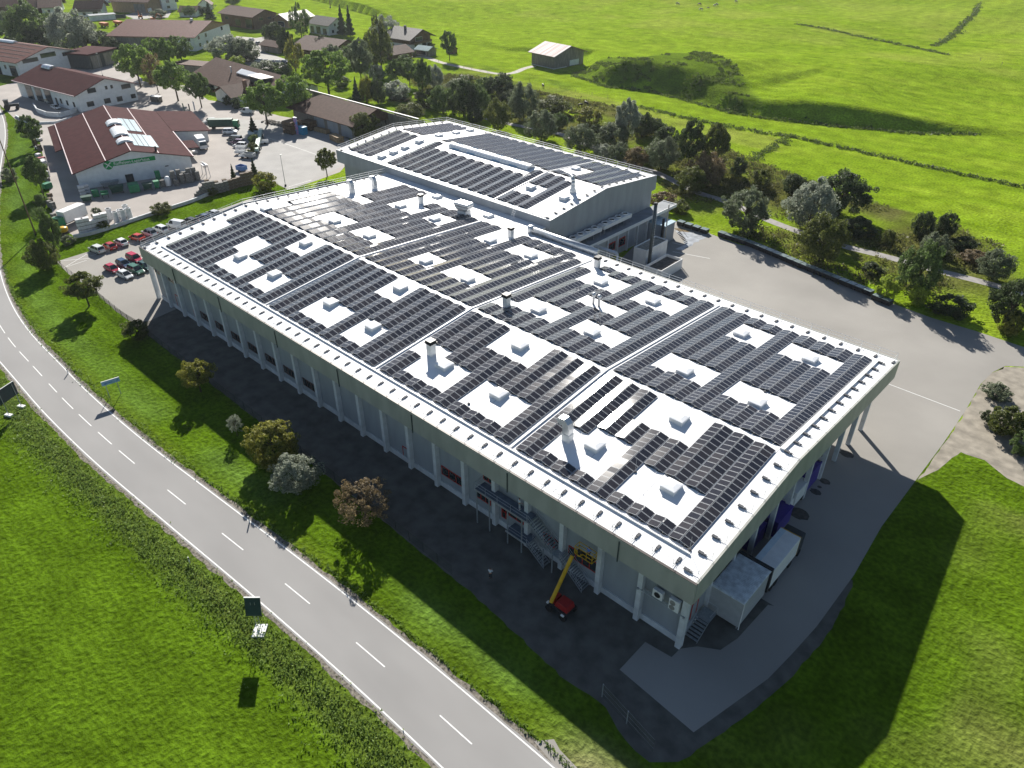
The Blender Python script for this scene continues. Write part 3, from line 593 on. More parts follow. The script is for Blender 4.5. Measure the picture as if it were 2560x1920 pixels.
def cowl_vent(x, y, label, rz, s=1.0, zf=zroof):
    t = thing('hooded_vent', label, 'roof vent', (x, y, zf(y)), rz); MB().bb(-.5*s, -.5*s, -.1, .5*s, .5*s, 1.0*s).build('curb', m_white, t)
    m = MB(); pts = [(0, 0, 1.0), (0, 0, 1.7), (0.12, 0, 2.2), (0.45, 0, 2.55), (0.9, 0, 2.5), (1.15, 0, 2.2)]
    prev = None
    for i, (a, b_, c_) in enumerate(pts):
        q = pts[min(i+1, len(pts)-1)]; p0 = pts[max(i-1, 0)]; dx, dz = q[0]-p0[0], q[2]-p0[2]; L = hypot(dx, dz); nx_, nz_ = dz/L, -dx/L; w = 0.46*s
        ring = [Vector((a*s+nx_*w, -w, c_*s+nz_*w)), Vector((a*s+nx_*w, w, c_*s+nz_*w)), Vector((a*s-nx_*w, w, c_*s-nz_*w)), Vector((a*s-nx_*w, -w, c_*s-nz_*w))]
        if prev: m.loft(prev, ring, cap=True)
        prev = ring
    m.build('hood', m_alu, t)
cowl_vent(-22.9, 8.3, 'tall silver hooded vent in the gap nearest the ridge glare', pi, 1.05)
cowl_vent(-112.6, 44.2, 'silver hooded vent at the left roof edge, nearer of two', pi*1.0, 0.95)
cowl_vent(-112.1, 50.0, 'silver hooded vent at the left roof edge, farther of two', pi*1.0, 0.95)
for x, w in ((-41.6, 'left'), (-40.5, 'right')):
    t = thing('round_vent', '%s of two slim silver vents standing together on the far slope' % w, 'roof vent', (x, 37.9, zroof(37.9))); MB().lathe((0, 0, 0), [(.2, -.1), (.2, 1.5), (.34, 1.55), (.36, 1.85), (.15, 2.05)], 12).build('pipe', m_alu, t, smooth=True)
t = thing('duct_unit', 'large rounded silver duct box on a curb by the higher hall wall', 'ventilation duct', (-86.8, 53.2, zroof(53.2)), 0.1)
MB().bb(-1.1, -.9, -.2, 1.1, .9, .9).build('curb', m_white, t); MB().loft([(-1.2, -1, .9), (1.2, -1, .9), (1.2, 1, .9), (-1.2, 1, .9)], [(-1.9, -1.2, 1.9), (1.9, -1.2, 1.9), (1.9, 1.2, 1.9), (-1.9, 1.2, 1.9)]).bb(-1.9, -1.2, 1.9, 1.9, 1.2, 2.6).build('hood', m_alu, t, bevel=0.3)
t = thing('roof_duct', 'long silver ventilation duct lying along the back roof edge', 'ventilation duct', (-62, 55.6, ZR+0.6)); MB().tube((-7.9, 0, .1), (8, 0, .1), 0.62, 16).build('pipe', m_alu, t, smooth=True)
m = MB(); 
for k in range(7): m.box((-7.5+k*2.5, 0, -0.35), (0.15, 1.3, 0.6))
m.build('support', m_steel, t)
MB().lathe((-8.4, 0, 0), [(.5, -.8), (.75, -.6), (.75, .7), (.4, .9)], 14).build('end_cap', m_alu, t, smooth=True)
# ------------------------------------------------------------------ railings with counterweights
def railing(name, label, pts, step, inward, hr_=1.05, skip=None, thin=0.022, mat=m_alu, weight=True):
    p0 = pts[0]; t = thing(name, label, 'railing', p0, group=None)
    rl = MB()
    for a, b_ in zip(pts[:-1], pts[1:]):
        for hh in (hr_, hr_*0.55): rl.tube((a[0]-p0[0], a[1]-p0[1], a[2]-p0[2]+hh), (b_[0]-p0[0], b_[1]-p0[1], b_[2]-p0[2]+hh), thin, 5)
    rl.build('rail', mat, t)
    tot = 0; pm_ = MB().tube((0, 0, 0), (0, 0, hr_), thin*1.2, 5); L = hypot(*inward); ix, iy = inward
    if weight: pm_.tube((0, 0, 0.05), (ix, iy, 0.08), 0.03, 5); pm_.tube((0, 0, hr_*.45), (ix*.45, iy*.45, .1), 0.02, 5)
    wm = MB().box((0, 0, 0.1), (0.32, 0.58, 0.16), atan2(iy, ix)-pi/2); wm.box((ix*-.38, iy*-.38, 0.08), (0.2, 0.25, 0.14), atan2(iy, ix)-pi/2)
    pmesh = None; n = 0
    for a, b_ in zip(pts[:-1], pts[1:]):
        A, B_ = Vector(a), Vector(b_); d = (B_-A).length; k = max(1, round(d/step))
        for i in range(k):
            q = A+(B_-A)*(i/k); 
            if pmesh is None: o = pm_.build('post', mat, t); pmesh = o.data; w = wm.build('counterweight', m_block, o) if weight else None; wmesh = w.data if w else None
            else:
                o = bpy.data.objects.new('post', pmesh); COL.objects.link(o); o.parent = t
                if wmesh: w = bpy.data.objects.new('counterweight', wmesh); COL.objects.link(w); w.parent = o
            o.location = q-Vector(p0); n += 1
            if weight: w.location = (ix, iy, 0.0)
    return t
railing('edge_railing', 'thin front roof railing on grey counterweights above the road side', [(-119.5, 0.3, ZR+.1), (-0.4, 0.3, ZR+.1)], 2.5, (0, 1.25), thin=0.016, mat=m_steel)
railing('edge_railing', 'right gable roof railing on counterweights above the loading bays', [(-0.35, 0.9, ZR+.12), (-0.35, YRG, ZR+HRG+.05), (-0.35, YW-.5, ZR+.1)], 2.55, (-1.3, 0), thin=0.018, mat=m_white)
railing('edge_railing', 'back roof railing overlooking the big yard', [(-0.4, YW-.25, ZR+.1), (-54, YW-.25, ZR+.1)], 2.55, (0, -1.3), thin=0.03, mat=m_white)
railing('edge_railing', 'white railing up the left gable above the parked cars', [(XL+.2, 0.4, ZR+.1), (XL+.2, YRG, ZR+HRG+.05), (XL+.2, 59.4, ZR+.1)], 2.52, (1.4, 0), thin=0.03, mat=m_white)
# lightning rods
for i, (px, py) in enumerate([(1588, 1180), (1508, 865), (1724, 1375), (1172, 1010), (1036, 853), (892, 806), (1500, 812), (1736, 902), (1912, 980), (1430, 1045)]):
    p = zr_at(zroof, px, py); t = thing('lightning_rod', 'thin lightning rod on a round foot, number %d along the roof' % (i+1), 'lightning rod', (p.x, p.y, zroof(p.y)), group='lightning rods on the hall roof'); MB().lathe((0, 0, 0), [(.2, 0), (.2, .12), (.1, .16)], 10).build('foot', m_block, t); MB().tube((0, 0, .1), (0, 0, 1.9), .018, 5).build('rod', m_steel, t)
# ------------------------------------------------------------------ second hall
Z2 = 12.96; H2R = 1.9; Y20, Y2R, Y21 = 59.75, 78.2, 97.6; X20, X21 = -139.4, -69.0
def zroof2(y): return Z2+H2R*((y-Y20)/(Y2R-Y20) if y < Y2R else 1-(y-Y2R)/(Y21-Y2R))
h2 = thing('rear_factory_hall', 'higher rear factory hall with white roof, panels and a vaulted rooflight', 'factory', (-104, 78, 0))
a = [(Y20, Z2), (Y2R, Z2+H2R), (Y21, Z2), (Y21, Z2-.5), (Y20, Z2-.5)]
P_(MB().loft([(X20, y, z) for y, z in a], [(X21, y, z) for y, z in a]), 'roof', m_roof, h2)
fa = MB(); fa.bb(X20-.1, Y20-.16, Z2-3, X21+.1, Y20, Z2+.1); fa.bb(X20-.1, Y21, Z2-3.2, X21+.1, Y21+.16, Z2+.1)
for x0, x1 in ((X20-.12, X20), (X21, X21+.12)):
    a = [(Y20, Z2+.1), (Y2R, Z2+H2R+.1), (Y21, Z2+.1), (Y21, Z2-3.2), (Y2R, Z2-3.2), (Y20, Z2-3)]; fa.loft([(x0, y, z) for y, z in a], [(x1, y, z) for y, z in a])
P_(fa, 'fascia', m_wall, h2)
P_(MB().bb(X20+1.2, Y20+.9, 0, X21-.05, Y21-1.2, Z2-.6), 'wall', m_wall, h2)
P_(MB().bb(-85.45, Y20+.5, zroof2(60), -85.3, Y20+.51, zroof2(60)+.01), 'membrane_seam', m_white, h2)
for ya, yb in ((Y20+1, Y2R), (Y2R, Y21-1.5)):
    za, zb = zroof2(ya), zroof2(yb); P_(MB().loft([(-85.5, ya, za), (-85.3, ya, za), (-85.3, ya, za+.15), (-85.5, ya, za+.15)], [(-85.5, yb, zb), (-85.3, yb, zb), (-85.3, yb, zb+.15), (-85.5, yb, zb+.15)]), 'cable_tray', m_white, h2)
for y_ in (Y20+.5, Y20+1.0): P_(MB().bb(-139, y_, Z2+.08, -70, y_+.07, Z2+.16), 'cable_tray', m_steel, h2)
k_ = 0
def b2row(x, a, b_, w):
    solar_row(x, a, b_, zroof2, w, 'solar panel rows on the factory roofs', 2.85)
for i, x in enumerate((-135.6, -132.6, -129.6)):
    b2row(x, 61.7, 77.4, 'solar row at the far left end of the rear hall, near slope, %s' % ORD[i]); b2row(x, 79.0, 95.6, 'solar row at the far left end of the rear hall, far slope, %s' % ORD[i])
for i in range(12):
    x = -120.2+i*3.02; b2row(x, 61.3, 77.4 if i in (0, 11) else 73.8, 'near-slope solar row of the rear hall, %s right of the domes' % ORD[i])
    b2row(x, 79.0 if i in (0, 11) else 79.9, 95.8, 'far-slope solar row of the rear hall, %s right of the domes' % ORD[i])
for i, x in enumerate((-83.7, -80.8)):
    for a, b_, w in ((61.2, 66.1, 'lower piece'), (71.4, 77.4, 'upper piece')): b2row(x, a, b_, 'near-slope solar row right of the rear hall seam, %s, %s' % (ORD[i], w))
    for a, b_, w in ((78.9, 81.1, 'piece nearest the ridge'), (88, 95.2, 'piece nearest the far edge')): b2row(x, a, b_, 'far-slope solar row right of the rear hall seam, %s, %s' % (ORD[i], w))
b2row(-77.9, 61.2, 76.2, 'near-slope solar row beside the bent silver vent on the rear hall')
for i, x in enumerate((-77.9, -75.1, -72.3)): b2row(x, 78.9, 94.8, 'far-slope solar row at the right end of the rear hall, %s' % ORD[i])
for i, (x, y) in enumerate([(-125.3, 62.9), (-125, 66.4), (-125, 70.1), (-125, 74.9), (-125.4, 81.9), (-125.7, 88.4), (-126.2, 94), (-82.6, 69.4), (-73.2, 69.2), (-83.1, 85.6)]):
    t = thing('roof_dome', 'low white roof dome on the rear hall, %s' % (['nearest the front edge of its line', 'second of its line', 'third of its line', 'fourth of its line, below the ridge', 'first beyond the ridge', 'second beyond the ridge', 'last before the far edge', 'between short rows right of the seam', 'alone at the bare right end', 'between short rows on the far slope'][i]), 'roof dome', (x, y, zroof2(y)), group='roof domes of the rear hall')
    MB().loft([(-.85, -.85, -.1), (.85, -.85, -.1), (.85, .85, -.1), (-.85, .85, -.1)], [(-.8, -.8, .3), (.8, -.8, .3), (.8, .8, .3), (-.8, .8, .3)]).build('curb', m_white, t)
    MB().loft([(-1.05, -1.05, .304), (1.05, -1.05, .304), (1.05, 1.05, .304), (-1.05, 1.05, .304)], [(-.8, -.8, .58), (.8, -.8, .58), (.8, .8, .58), (-.8, .8, .58)]).build('dome', m_translu, t, bevel=0.1)
vt = thing('vaulted_rooflight', 'long white vaulted rooflight on the ridge of the rear hall', 'rooflight', (-102.8, 77.6, Z2+H2R-.1))
m = MB(); r0 = [(0, 1.35*cos(pi*i/10), 0.95*sin(pi*i/10)) for i in range(11)]
m.loft([(-13, y, z) for _, y, z in r0], [(13, y, z) for _, y, z in r0]); m.build('vault', m_translu, vt)
m = MB()
for k in range(27): m.loft([(-13+k-.03, y*1.01, z*1.01) for _, y, z in r0], [(-13+k+.03, y*1.01, z*1.01) for _, y, z in r0])
m.build('ribs', m_alu, vt)
m_lb = M('light_blue_panel', (0.3, 0.5, 0.68), 0.3, 0.15, 6)
for k, xx in enumerate((-10.4, -5.2, 3.2, 8.6)): MB().loft([(xx-1.2, -1.5, -.05), (xx+1.2, -1.5, -.05), (xx+1.2, .2, .98), (xx-1.2, .2, .98)], [(xx-1.2, -1.6, .02), (xx+1.2, -1.6, .02), (xx+1.2, .15, 1.1), (xx-1.2, .15, 1.1)]).build('opening_flap', m_lb, vt)
t = thing('bent_vent_pipe', 'tall bent silver vent pipe on the rear hall roof', 'roof vent', (-73.9, 72.9, zroof2(72.9)), -0.5)
MB().lathe((0, 0, 0), [(.75, -.2), (.7, .5), (.45, .8), (.45, 1.6)], 14).build('base', m_white, t, smooth=True)
MB().chain([(0, 0, 1.5), (0, 0, 2.3), (-.25, 0, 2.8), (-.7, 0, 3.1), (-1.3, 0, 3.15), (-2.2, 0, 3.1)], .42, 12).build('pipe', m_alu, t, smooth=True)
railing('edge_railing', 'railing along the far long edge of the rear hall', [(X20+.3, Y21-.3, Z2+.1), (X21-.8, Y21-.3, Z2+.1)], 3.3, (0, -1.2), thin=0.035, mat=m_white)
railing('edge_railing', 'railing up the left gable of the rear hall', [(X20+.3, Y20+.3, Z2+.1), (X20+.3, Y2R, Z2+H2R+.1), (X20+.3, Y21-.3, Z2+.1)], 2.6, (1.3, 0), thin=0.035, mat=m_white)
railing('edge_railing', 'thin railing on the right gable of the rear hall', [(X21-.3, Y20+.6, Z2+.1), (X21-.3, Y2R, Z2+H2R+.1), (X21-.3, Y21-.6, Z2+.1)], 2.6, (-1.0, 0), thin=0.014, mat=m_steel)
t = thing('roof_ladder', 'white access ladder between the two hall roofs', 'ladder', (-78, 59.3, ZR)); m = MB()
for sx in (-.35, .35): m.tube((sx, -1.2, 0), (sx, 0.3, 2.5), .04, 5)
for k in range(7): m.tube((-.35, -1.2+.2*k, .33*k+.2), (.35, -1.2+.2*k, .33*k+.2), .03, 5)
m.build('ladder_frame', m_white, t)
# ------------------------------------------------------------------ annex and plant behind the hall
an = thing('flat_roof_annex', 'lower flat-roofed annex with grey roof along the rear hall gable', 'annex', (-67, 85, 0))
P_(MB().bb(-68.85, 62.5, 0, -66.2, 100.2, 5.5), 'wall', M('annex_wall', (0.42, 0.44, 0.45), 0.6, 0.05), an)
P_(MB().bb(-68.9, 62, 5.5, -65.2, 101.6, 5.95), 'roof', M('grey_roof_felt', (0.24, 0.26, 0.28), 0.8, 0.1, 0.4, detail=6), an)
e = MB(); e.bb(-65.2, 62, 5.4, -65.05, 101.6, 6.1); e.bb(-68.9, 101.6, 5.4, -65.05, 101.75, 6.1); P_(e, 'roof_edge', m_white, an)
for y in (64.5, 72, 75.6, 79.4, 83.2, 87, 90.8): 
    P_(MB().bb(-66.2, y, 0, -65.8, y+.45, 5.45), 'column', m_conc, an)
for y in (76.4, 80.2): 
    o = P_(MB().bb(-66.18, y, 1.6, -66.1, y+2.6, 3.6), 'window', m_red, an); P_(MB().bb(-66.1, y+.25, 1.85, -66.05, y+2.3, 3.35), 'glass', m_glass, o)
for y in (84, 88): P_(MB().bb(-66.18, y, .4, -66.08, y+2.4, 4.4), 'rolling_door', m_wall, an)
P_(MB().bb(-68.9, 59.9, 0, -65.9, 62.4, 4.6), 'low_wall', m_conc, an)
for k, (y0, nm) in enumerate(((64.2, 'nearer'), (75.2, 'farther'))):
    t = thing('cooling_unit', '%s of two long white rooftop coolers with four black fans in a row' % nm, 'cooling unit', (-70.0+2.2, y0, 6.2), group='rooftop coolers on the annex')
    t.location = (-67.6, y0, 6.55); MB().bb(-.95, 0, .5, .95, 10.2, 1.35).build('casing', m_white, t, bevel=.05)
    for j in range(4): 
        f = MB().lathe((0, 0, 0), [(.72, 0), (.78, .3), (.62, .3), (.6, .06)], 18).build('fan_ring', m_white, t, (0, 1.4+j*2.45, 1.36), smooth=False); MB().lathe((0, 0, .08), [(.58, 0), (.58, .05)], 16).build('fan', m_dark, f)
    m = MB()
    for j in range(5): m.bb(-.85, .2+j*2.4, -.6, -.75, .3+j*2.4, .5); m.bb(.75, .2+j*2.4, -.6, .85, .3+j*2.4, .5)
    m.build('leg', m_steel, t)
t = thing('plant_box', 'grey cabin with pale blue roof standing at the end of the annex', 'cabin', (-64, 93.6, 0)); MB().bb(-2.2, -2, 0, 2.4, 2.2, 4.3).build('wall', m_wall, t); MB().bb(-2.4, -2.2, 4.3, 2.6, 2.4, 4.5).build('roof', M('pale_blue_sheet', (0.35, 0.48, 0.56), 0.45, 0.1), t)
t = thing('white_container', 'tall open-topped white box behind the dark chimney', 'container', (-58.9, 82, 0)); m = MB()
for a in ((-1.6, -4.1, 1.6, -3.95), (-1.6, 3.95, 1.6, 4.1), (-1.6, -3.95, -1.45, 3.95), (1.45, -3.95, 1.6, 3.95)): m.bb(a[0], a[1], 0, a[2], a[3], 4.2)
m.build('wall', m_white, t); MB().bb(-1.45, -3.95, 0, 1.45, 3.95, 3.95).build('lid', M('old_deck', (0.26, 0.25, 0.21), 0.9, 0.15), t)
t = thing('white_container', 'low white bunker box at the yard corner with dark inside', 'container', (-53.6, 79.3, 0)); m = MB()
for a in ((-2, -4.1, 2, -3.95), (-2, 3.95, 2, 4.1), (-2, -3.95, -1.85, 3.95), (1.85, -3.95, 2, 3.95)): m.bb(a[0], a[1], 0, a[2], a[3], 2.3)
m.build('wall', m_white, t); MB().bb(-1.85, -3.95, 0, 1.85, 3.95, 1.7).build('fill', M('ash_fill', (0.12, 0.11, 0.1), 0.95, 0.2), t)
t = thing('dark_chimney', 'tall dark grey steel chimney pipe with rungs beside the white boxes', 'chimney', (-56.2, 77.6, 0)); MB().tube((0, 0, 0), (0, 0, 14.6), .36, 14).build('pipe', M('dark_steel', (0.09, 0.11, 0.12), 0.45, 0.1, metal=.3), t, smooth=True)
m = MB()
for k in range(34): m.bb(.34, -.15, 1.5+k*.36, .5, .15, 1.54+k*.36)
m.build('rungs', m_steel, t); MB().lathe((0, 0, 14.6), [(.36, 0), (.42, .1), (.42, .4), (.3, .5)], 14).build('cap', m_dark, t)
t = thing('flag_pole', 'slim pale metal chimney mast beyond the white container', 'mast', (-61.6, 92.2, 0)); MB().tube((0, 0, 0), (0, 0, 9.4), .17, 10, .13).build('mast_tube', M('pale_metal', (0.55, 0.5, 0.42), 0.4, 0.05), t, smooth=True)
t = thing('dark_flue', 'short dark twin flue standing beside the pale mast', 'chimney', (-61.9, 91.2, 0)); MB().tube((0, 0, 0), (0, 0, 6.3), .3, 12).build('pipe', m_dark, t, smooth=True)
t = thing('pipe_bridge', 'silver pipes running from the annex and dropping into a round tank', 'pipework', (-62, 70, 0))
m = MB()
for k in range(4): 
    yy = .28*k; m.chain([(-4.5, yy-.4, 5.6), (2.6-.1*k, yy-.4, 5.6), (2.9-.1*k, yy-.4, 5.2), (2.9-.1*k, yy-.4, .6)], .12, 8)
m.build('pipe', m_alu, t, smooth=True); MB().bb(.4, -.7, 0, .6, -.5, 5.4).build('post', m_conc, t)
MB().lathe((3.4, -.3, 0), [(.9, 0), (.9, 2.0), (.95, 2.05), (.95, 2.5), (.7, 2.8), (.2, 2.95)], 18).build('tank', m_alu, t, smooth=True)
t = thing('metal_stair', 'short dark outdoor stair at the end of the plant cabin', 'stair', (-60.6, 96.2, 0)); m = MB()
for k in range(8): m.bb(.3*k, -.6, 1.9-.24*k, .3*k+.28, .6, 1.94-.24*k)
m.tube((0, -.6, 2.9), (2.4, -.6, 1.0), .03); m.tube((0, .6, 2.9), (2.4, .6, 1.0), .03); m.build('steps', m_dark, t)
# black lidded bins along the yard edge
def bin_proto(n=1, d=.0):
    t = thing('yard_bin', 'x', 'bin', group='black lidded bins along the yard edge'); MB().loft([(-1.15, -.6, .08), (1.15, -.6, .08), (1.15, .6, .08), (-1.15, .6, .08)], [(-1.25, -.7, 1.02), (1.25, -.7, 1.02), (1.25, .7, 1.02), (-1.25, .7, 1.02)]).build('tub', m_dark, t)
    m = MB()
    for k in range(3): m.box((-.8+.8*k, 0, 1.07), (.76, 1.44, .06))
    m.build('lid', M('bin_lid', (0.2, 0.25, 0.25), 0.25, 0.15, 2, spec=0.6), t); return t
bp = None
line = [G(1480+705/3.1725, 440+392/3.1725), G(1480+890/3.1725, 440+452/3.1725)]; line2 = [G(1480+1030/3.1725, 440+480/3.1725), G(1480+1269/3.1725, 440+562/3.1725), G(1920+330/K4, 480+670/K4), G(1920+860/K4, 480+885/K4)]
BL = []
for k in range(4): BL.append((line[0].lerp(line[1], k/3), line[1]-line[0], 'bin %s of the small far group by the puddle' % ORD[k]))
tot = [(line2[i+1]-line2[i]).length for i in range(3)]; nn = 21; bsp = sum(tot)/20
for k in range(nn):
    s_ = sum(tot)*k/(nn-1); i = 0
    while i < 2 and s_ > tot[i]: s_ -= tot[i]; i += 1
    BL.append((line2[i].lerp(line2[i+1], min(1, s_/tot[i])), line2[i+1]-line2[i], 'number %d from the far end of the long row' % (k+1)))
for px, py, w in ((1920+940/K4, 480+935/K4, 'standing apart, first after the long row'), (1920+1020/K4, 480+968/K4, 'standing apart, last one nearest the camera')): BL.append((G(px, py), line2[3]-line2[2], w))
for p, d, w in BL:
    a = atan2(d.y, d.x)
    if bp is None: bp = bin_proto(); t = bp; t.location = (p.x, p.y, .012); t.rotation_euler.z = a
    else: t = dup(bp, (p.x, p.y, .012), a)
    t['label'] = 'black waste bin with pale lid, '+w
    t.scale = (.75, 1, 1) if 'apart' in w else (.72 if 'group' in w else bsp/2.62, 1, 1)
# ------------------------------------------------------------------ loading side
t = thing('loading_dock_house', 'grey box-shaped loading lock with ribbed roof at the near corner', 'loading dock', (1, 10, 0))
P_(MB().bb(-1.1, 7.1, .5, 2.7, 13.2, 4.35), 'wall', M('dock_panel', (0.42, 0.43, 0.44), 0.5, 0.04), t)
P_(MB().bb(-1.2, 7.0, 4.35, 2.8, 13.3, 4.45), 'roof', M('ribbed_sheet', (0.72, 0.76, 0.78)), t); m = MB()
for k in range(26): m.bb(-1.1, 7.15+k*.235, 4.45, 2.7, 7.25+k*.235, 4.52)
P_(m, 'roof_ribs', M('ribbed_sheet', (0.72, 0.76, 0.78), 0.4, 0.08), t); m = MB().bb(-1.1, 13.3, .9, 2.9, 13.75, 4.6); P_(m, 'dock_seal', m_dark, t)
m = MB()
for x in (-.6, 2.5): 
    for y in (7.3, 12.9): m.bb(x-.06, y-.06, 0, x+.06, y+.06, .5)
P_(m, 'leg', m_steel, t); P_(MB().tube((2.78, 7.2, .1), (2.78, 7.2, 4.4), .06), 'downpipe', m_white, t)
t = thing('semi_trailer', 'long white truck trailer backed up to the loading lock', 'trailer', (1.6, 17.4, 0)); 
MB().bb(-1.27, -3.55, 1.1, 1.27, 3.5, 4.0).build('cargo_box', m_white, t, bevel=.03); MB().bb(-1.25, -3.5, 4.005, -.55, 3.45, 4.03).build('roof_strip', M('pale_blue_tarp', (0.6, 0.7, 0.76), 0.5, 0.04), t)
MB().bb(-1.27, 3.5, 1.05, 1.27, 3.6, 4.02).build('yellow_frame', m_yellow, t); 
for y in (-2.6, -1.5, 2.2):
    for x in (-1.1, 1.1): MB().tube((x-.16, y, .5), (x+.16, y, .5), .5, 16).build('wheel', m_tyre, t)
MB().bb(-.45, -3.5, .75, .45, 3.4, 1.08).build('chassis', m_dark, t)
c_ = MB().bb(-1.2, 3.9, .7, 1.2, 5.5, 3.3); c_.build('cab', M('dark_cab_paint', (0.04, 0.045, 0.05), 0.4, 0.1), t, bevel=.12); MB().bb(-1.05, 5.5, 1.9, 1.05, 5.54, 3.0).build('windscreen', m_glass, t)
for x in (-1.1, 1.1): MB().tube((x-.14, 4.7, .5), (x+.14, 4.7, .5), .5, 16).build('wheel', m_tyre, t)
def simple_box_thing(name, label, cat, x, y, z, d, mat, rz=0, bevel=.03, lid=None, group=None):
    t = thing(name, label, cat, (x, y, z), rz, group); MB().bb(-d[0]/2, -d[1]/2, 0, d[0]/2, d[1]/2, d[2]*.9).build('body', mat, t, bevel=bevel)
    MB().bb(-d[0]/2-.03, -d[1]/2-.03, d[2]*.9+.003, d[0]/2+.03, d[1]/2+.03, d[2]).build('lid', lid or mat, t, bevel=.02); return t
m_purp = M('violet_plastic', (0.06, 0.04, 0.28), 0.4, 0.06)
for k, (x, y, d) in enumerate([(-1.9, 25.0, (2.6, 4.2, 2.6)), (-2.6, 20.3, (1.8, 3.4, 2.6)), (-2.5, 35.5, (2.2, 3.6, 3.2))]):
    simple_box_thing('violet_container', 'violet container under the eave behind the columns, %s from the white trailer' % ORD[[1, 0, 2][k]], 'container', x, y, 0, d, m_purp, bevel=.05, group='violet containers under the eave')
# box van under the eave
t = thing('delivery_van', 'white box van parked under the eave between the columns', 'van', (-2.2, 29.6, 0)); MB().bb(-1.05, -.4, .7, 1.05, 3.2, 2.9).build('cargo_box', m_white, t, bevel=.03)
MB().loft([(-.95, -2.4, .45), (.95, -2.4, .45), (.95, -.45, .45), (-.95, -.45, .45)], [(-.85, -1.5, 2.1), (.85, -1.5, 2.1), (.85, -.45, 2.1), (-.85, -.45, 2.1)]).build('cab', m_white, t, bevel=.08)
for x in (-.95, .95):
    for y in (-1.7, 2.3): MB().tube((x-.1, y, .36), (x+.1, y, .36), .36, 14).build('wheel', m_tyre, t)
t = thing('round_tank', 'white round tank tucked behind a loading side column', 'tank', (-2.2, 37.6, 0)); MB().lathe((0, 0, 0), [(.8, 0), (.85, .2), (.85, 2.6), (.6, 3.0), (.1, 3.1)], 18).build('shell', m_white, t, smooth=True); MB().bb(-.6, -.6, 3.1, .6, .6, 3.2).build('lid', m_white, t)
# stair at the near corner door
def stair(t, x0, y0, z0, x1, y1, z1, w, rails=(1, 1), mat=m_steel, px=None):
    n = max(3, int(abs(z1-z0)/.19)); d = Vector((x1-x0, y1-y0, 0)); L = d.length; d.normalize(); s = Vector((-d.y, d.x, 0)); m = MB(); a = atan2(d.y, d.x)
    for k in range(n): u = (k+.5)/n; m.box((x0+d.x*L*u, y0+d.y*L*u, z0+(z1-z0)*u), (L/n*.8, w, .04), a)
    m.build('treads', mat, t)
    for sg in (-1, 1): 
        m = MB(); o = s*(sg*w/2); A = Vector((x0, y0, z0))+o; B_ = Vector((x1, y1, z1))+o; m.add([A+Vector((0, 0, -.14)), B_+Vector((0, 0, -.14)), B_+Vector((0, 0, .1)), A+Vector((0, 0, .1)), A+Vector((0, 0, -.14))+s*.04, B_+Vector((0, 0, -.14))+s*.04, B_+Vector((0, 0, .1))+s*.04, A+Vector((0, 0, .1))+s*.04], [(0, 1, 2, 3), (7, 6, 5, 4), (0, 3, 7, 4), (1, 5, 6, 2), (3, 2, 6, 7), (0, 4, 5, 1)]); m.build('stringer', mat, t)

    for sg, on in zip((-1, 1), rails):
        if not on: continue
        o = s*(sg*w/2); A = Vector((x0, y0, z0))+o; B_ = Vector((x1, y1, z1))+o; m = MB()
        for hh in (1.0, .55): m.tube(A+Vector((0, 0, hh)), B_+Vector((0, 0, hh)), .025, 5)
        for k in range(n//5+2): u = k/(n//5+1); q = A.lerp(B_, u); m.tube(q, q+Vector((0, 0, 1)), .025, 5)
        m.build('handrail', m_alu, t)
t = thing('door_stair', 'short steel stair up to the red-framed door at the near corner', 'stair', (-.6, 3.5, 0)); stair(t, .2, -.9, .1, .2, 1.2, 1.4, 1.5, (0, 1)); MB().bb(-.6, 1.2, 1.36, .95, 3.0, 1.42).build('landing', m_steel, t)
m = MB(); m.chain([(.95, 1.2, 2.4), (.95, 3.0, 2.4)], .025, 5).chain([(.95, 3, 2.4), (-.6, 3, 2.4)], .025, 5).chain([(.95, 3, 1.4), (.95, 3, 2.4)], .025, 5); m.build('landing_rail', m_alu, t)
# escape stair on the road side
t = thing('escape_stair', 'galvanised two-level walkway and stairs on steel posts along the road facade', 'stair', (-24, 0, 0)); zq = 5.75
MB().bb(-6.2, -.5, zq-.12, 2.5, 1.2, zq).build('platform', M('steel_grating', (0.13, 0.16, 0.2), 0.6, 0.1), t); MB().bb(-1, -.5, 2.0, 2.5, 1.2, 2.12).build('platform', M('steel_grating', (0.13, 0.16, 0.2)), t)
m = MB().bb(-6.25, -.58, zq-.22, 2.5, -.5, zq+.02); m.bb(-1, -.58, 1.9, 2.5, -.5, 2.14); m.build('edge_beam', m_alu, t)
for x in (-6, -3.8, -.7, 1.6): MB().tube((x, -.45, 0), (x, -.45, zq-.1), .09, 8).build('post', m_steel, t)
for x, z in ((6.4, 2.9), (5.0, 2.9)): MB().tube((x, -.4, 0), (x, -.4, z), .09, 8).build('post', m_steel, t)
stair(t, 2.5, .35, zq, 6.2, .35, 3.1, 1.5); MB().bb(6.2, -.4, 3.02, 7.4, 1.1, 3.1).build('landing', m_steel, t); stair(t, 7.4, .35, 3.05, 10.9, .35, .1, 1.5); stair(t, 2.5, -.0, 2.05, 5.3, -.0, .1, 1.2)
m = MB()
for hh in (.55, 1.05): m.tube((-6.2, -.5, zq+hh), (2.5, -.5, zq+hh), .025, 5); m.tube((-6.2, -.5, zq+hh), (-6.2, 1.2, zq+hh), .025, 5); m.tube((-1, -.5, 2.1+hh), (2.5, -.5, 2.1+hh), .022, 5)
for x in (-6.2, -4.4, -2.4, -.2, 2.4): m.tube((x, -.5, zq), (x, -.5, zq+1.05), .025, 5)
m.build('railing', m_alu, t)
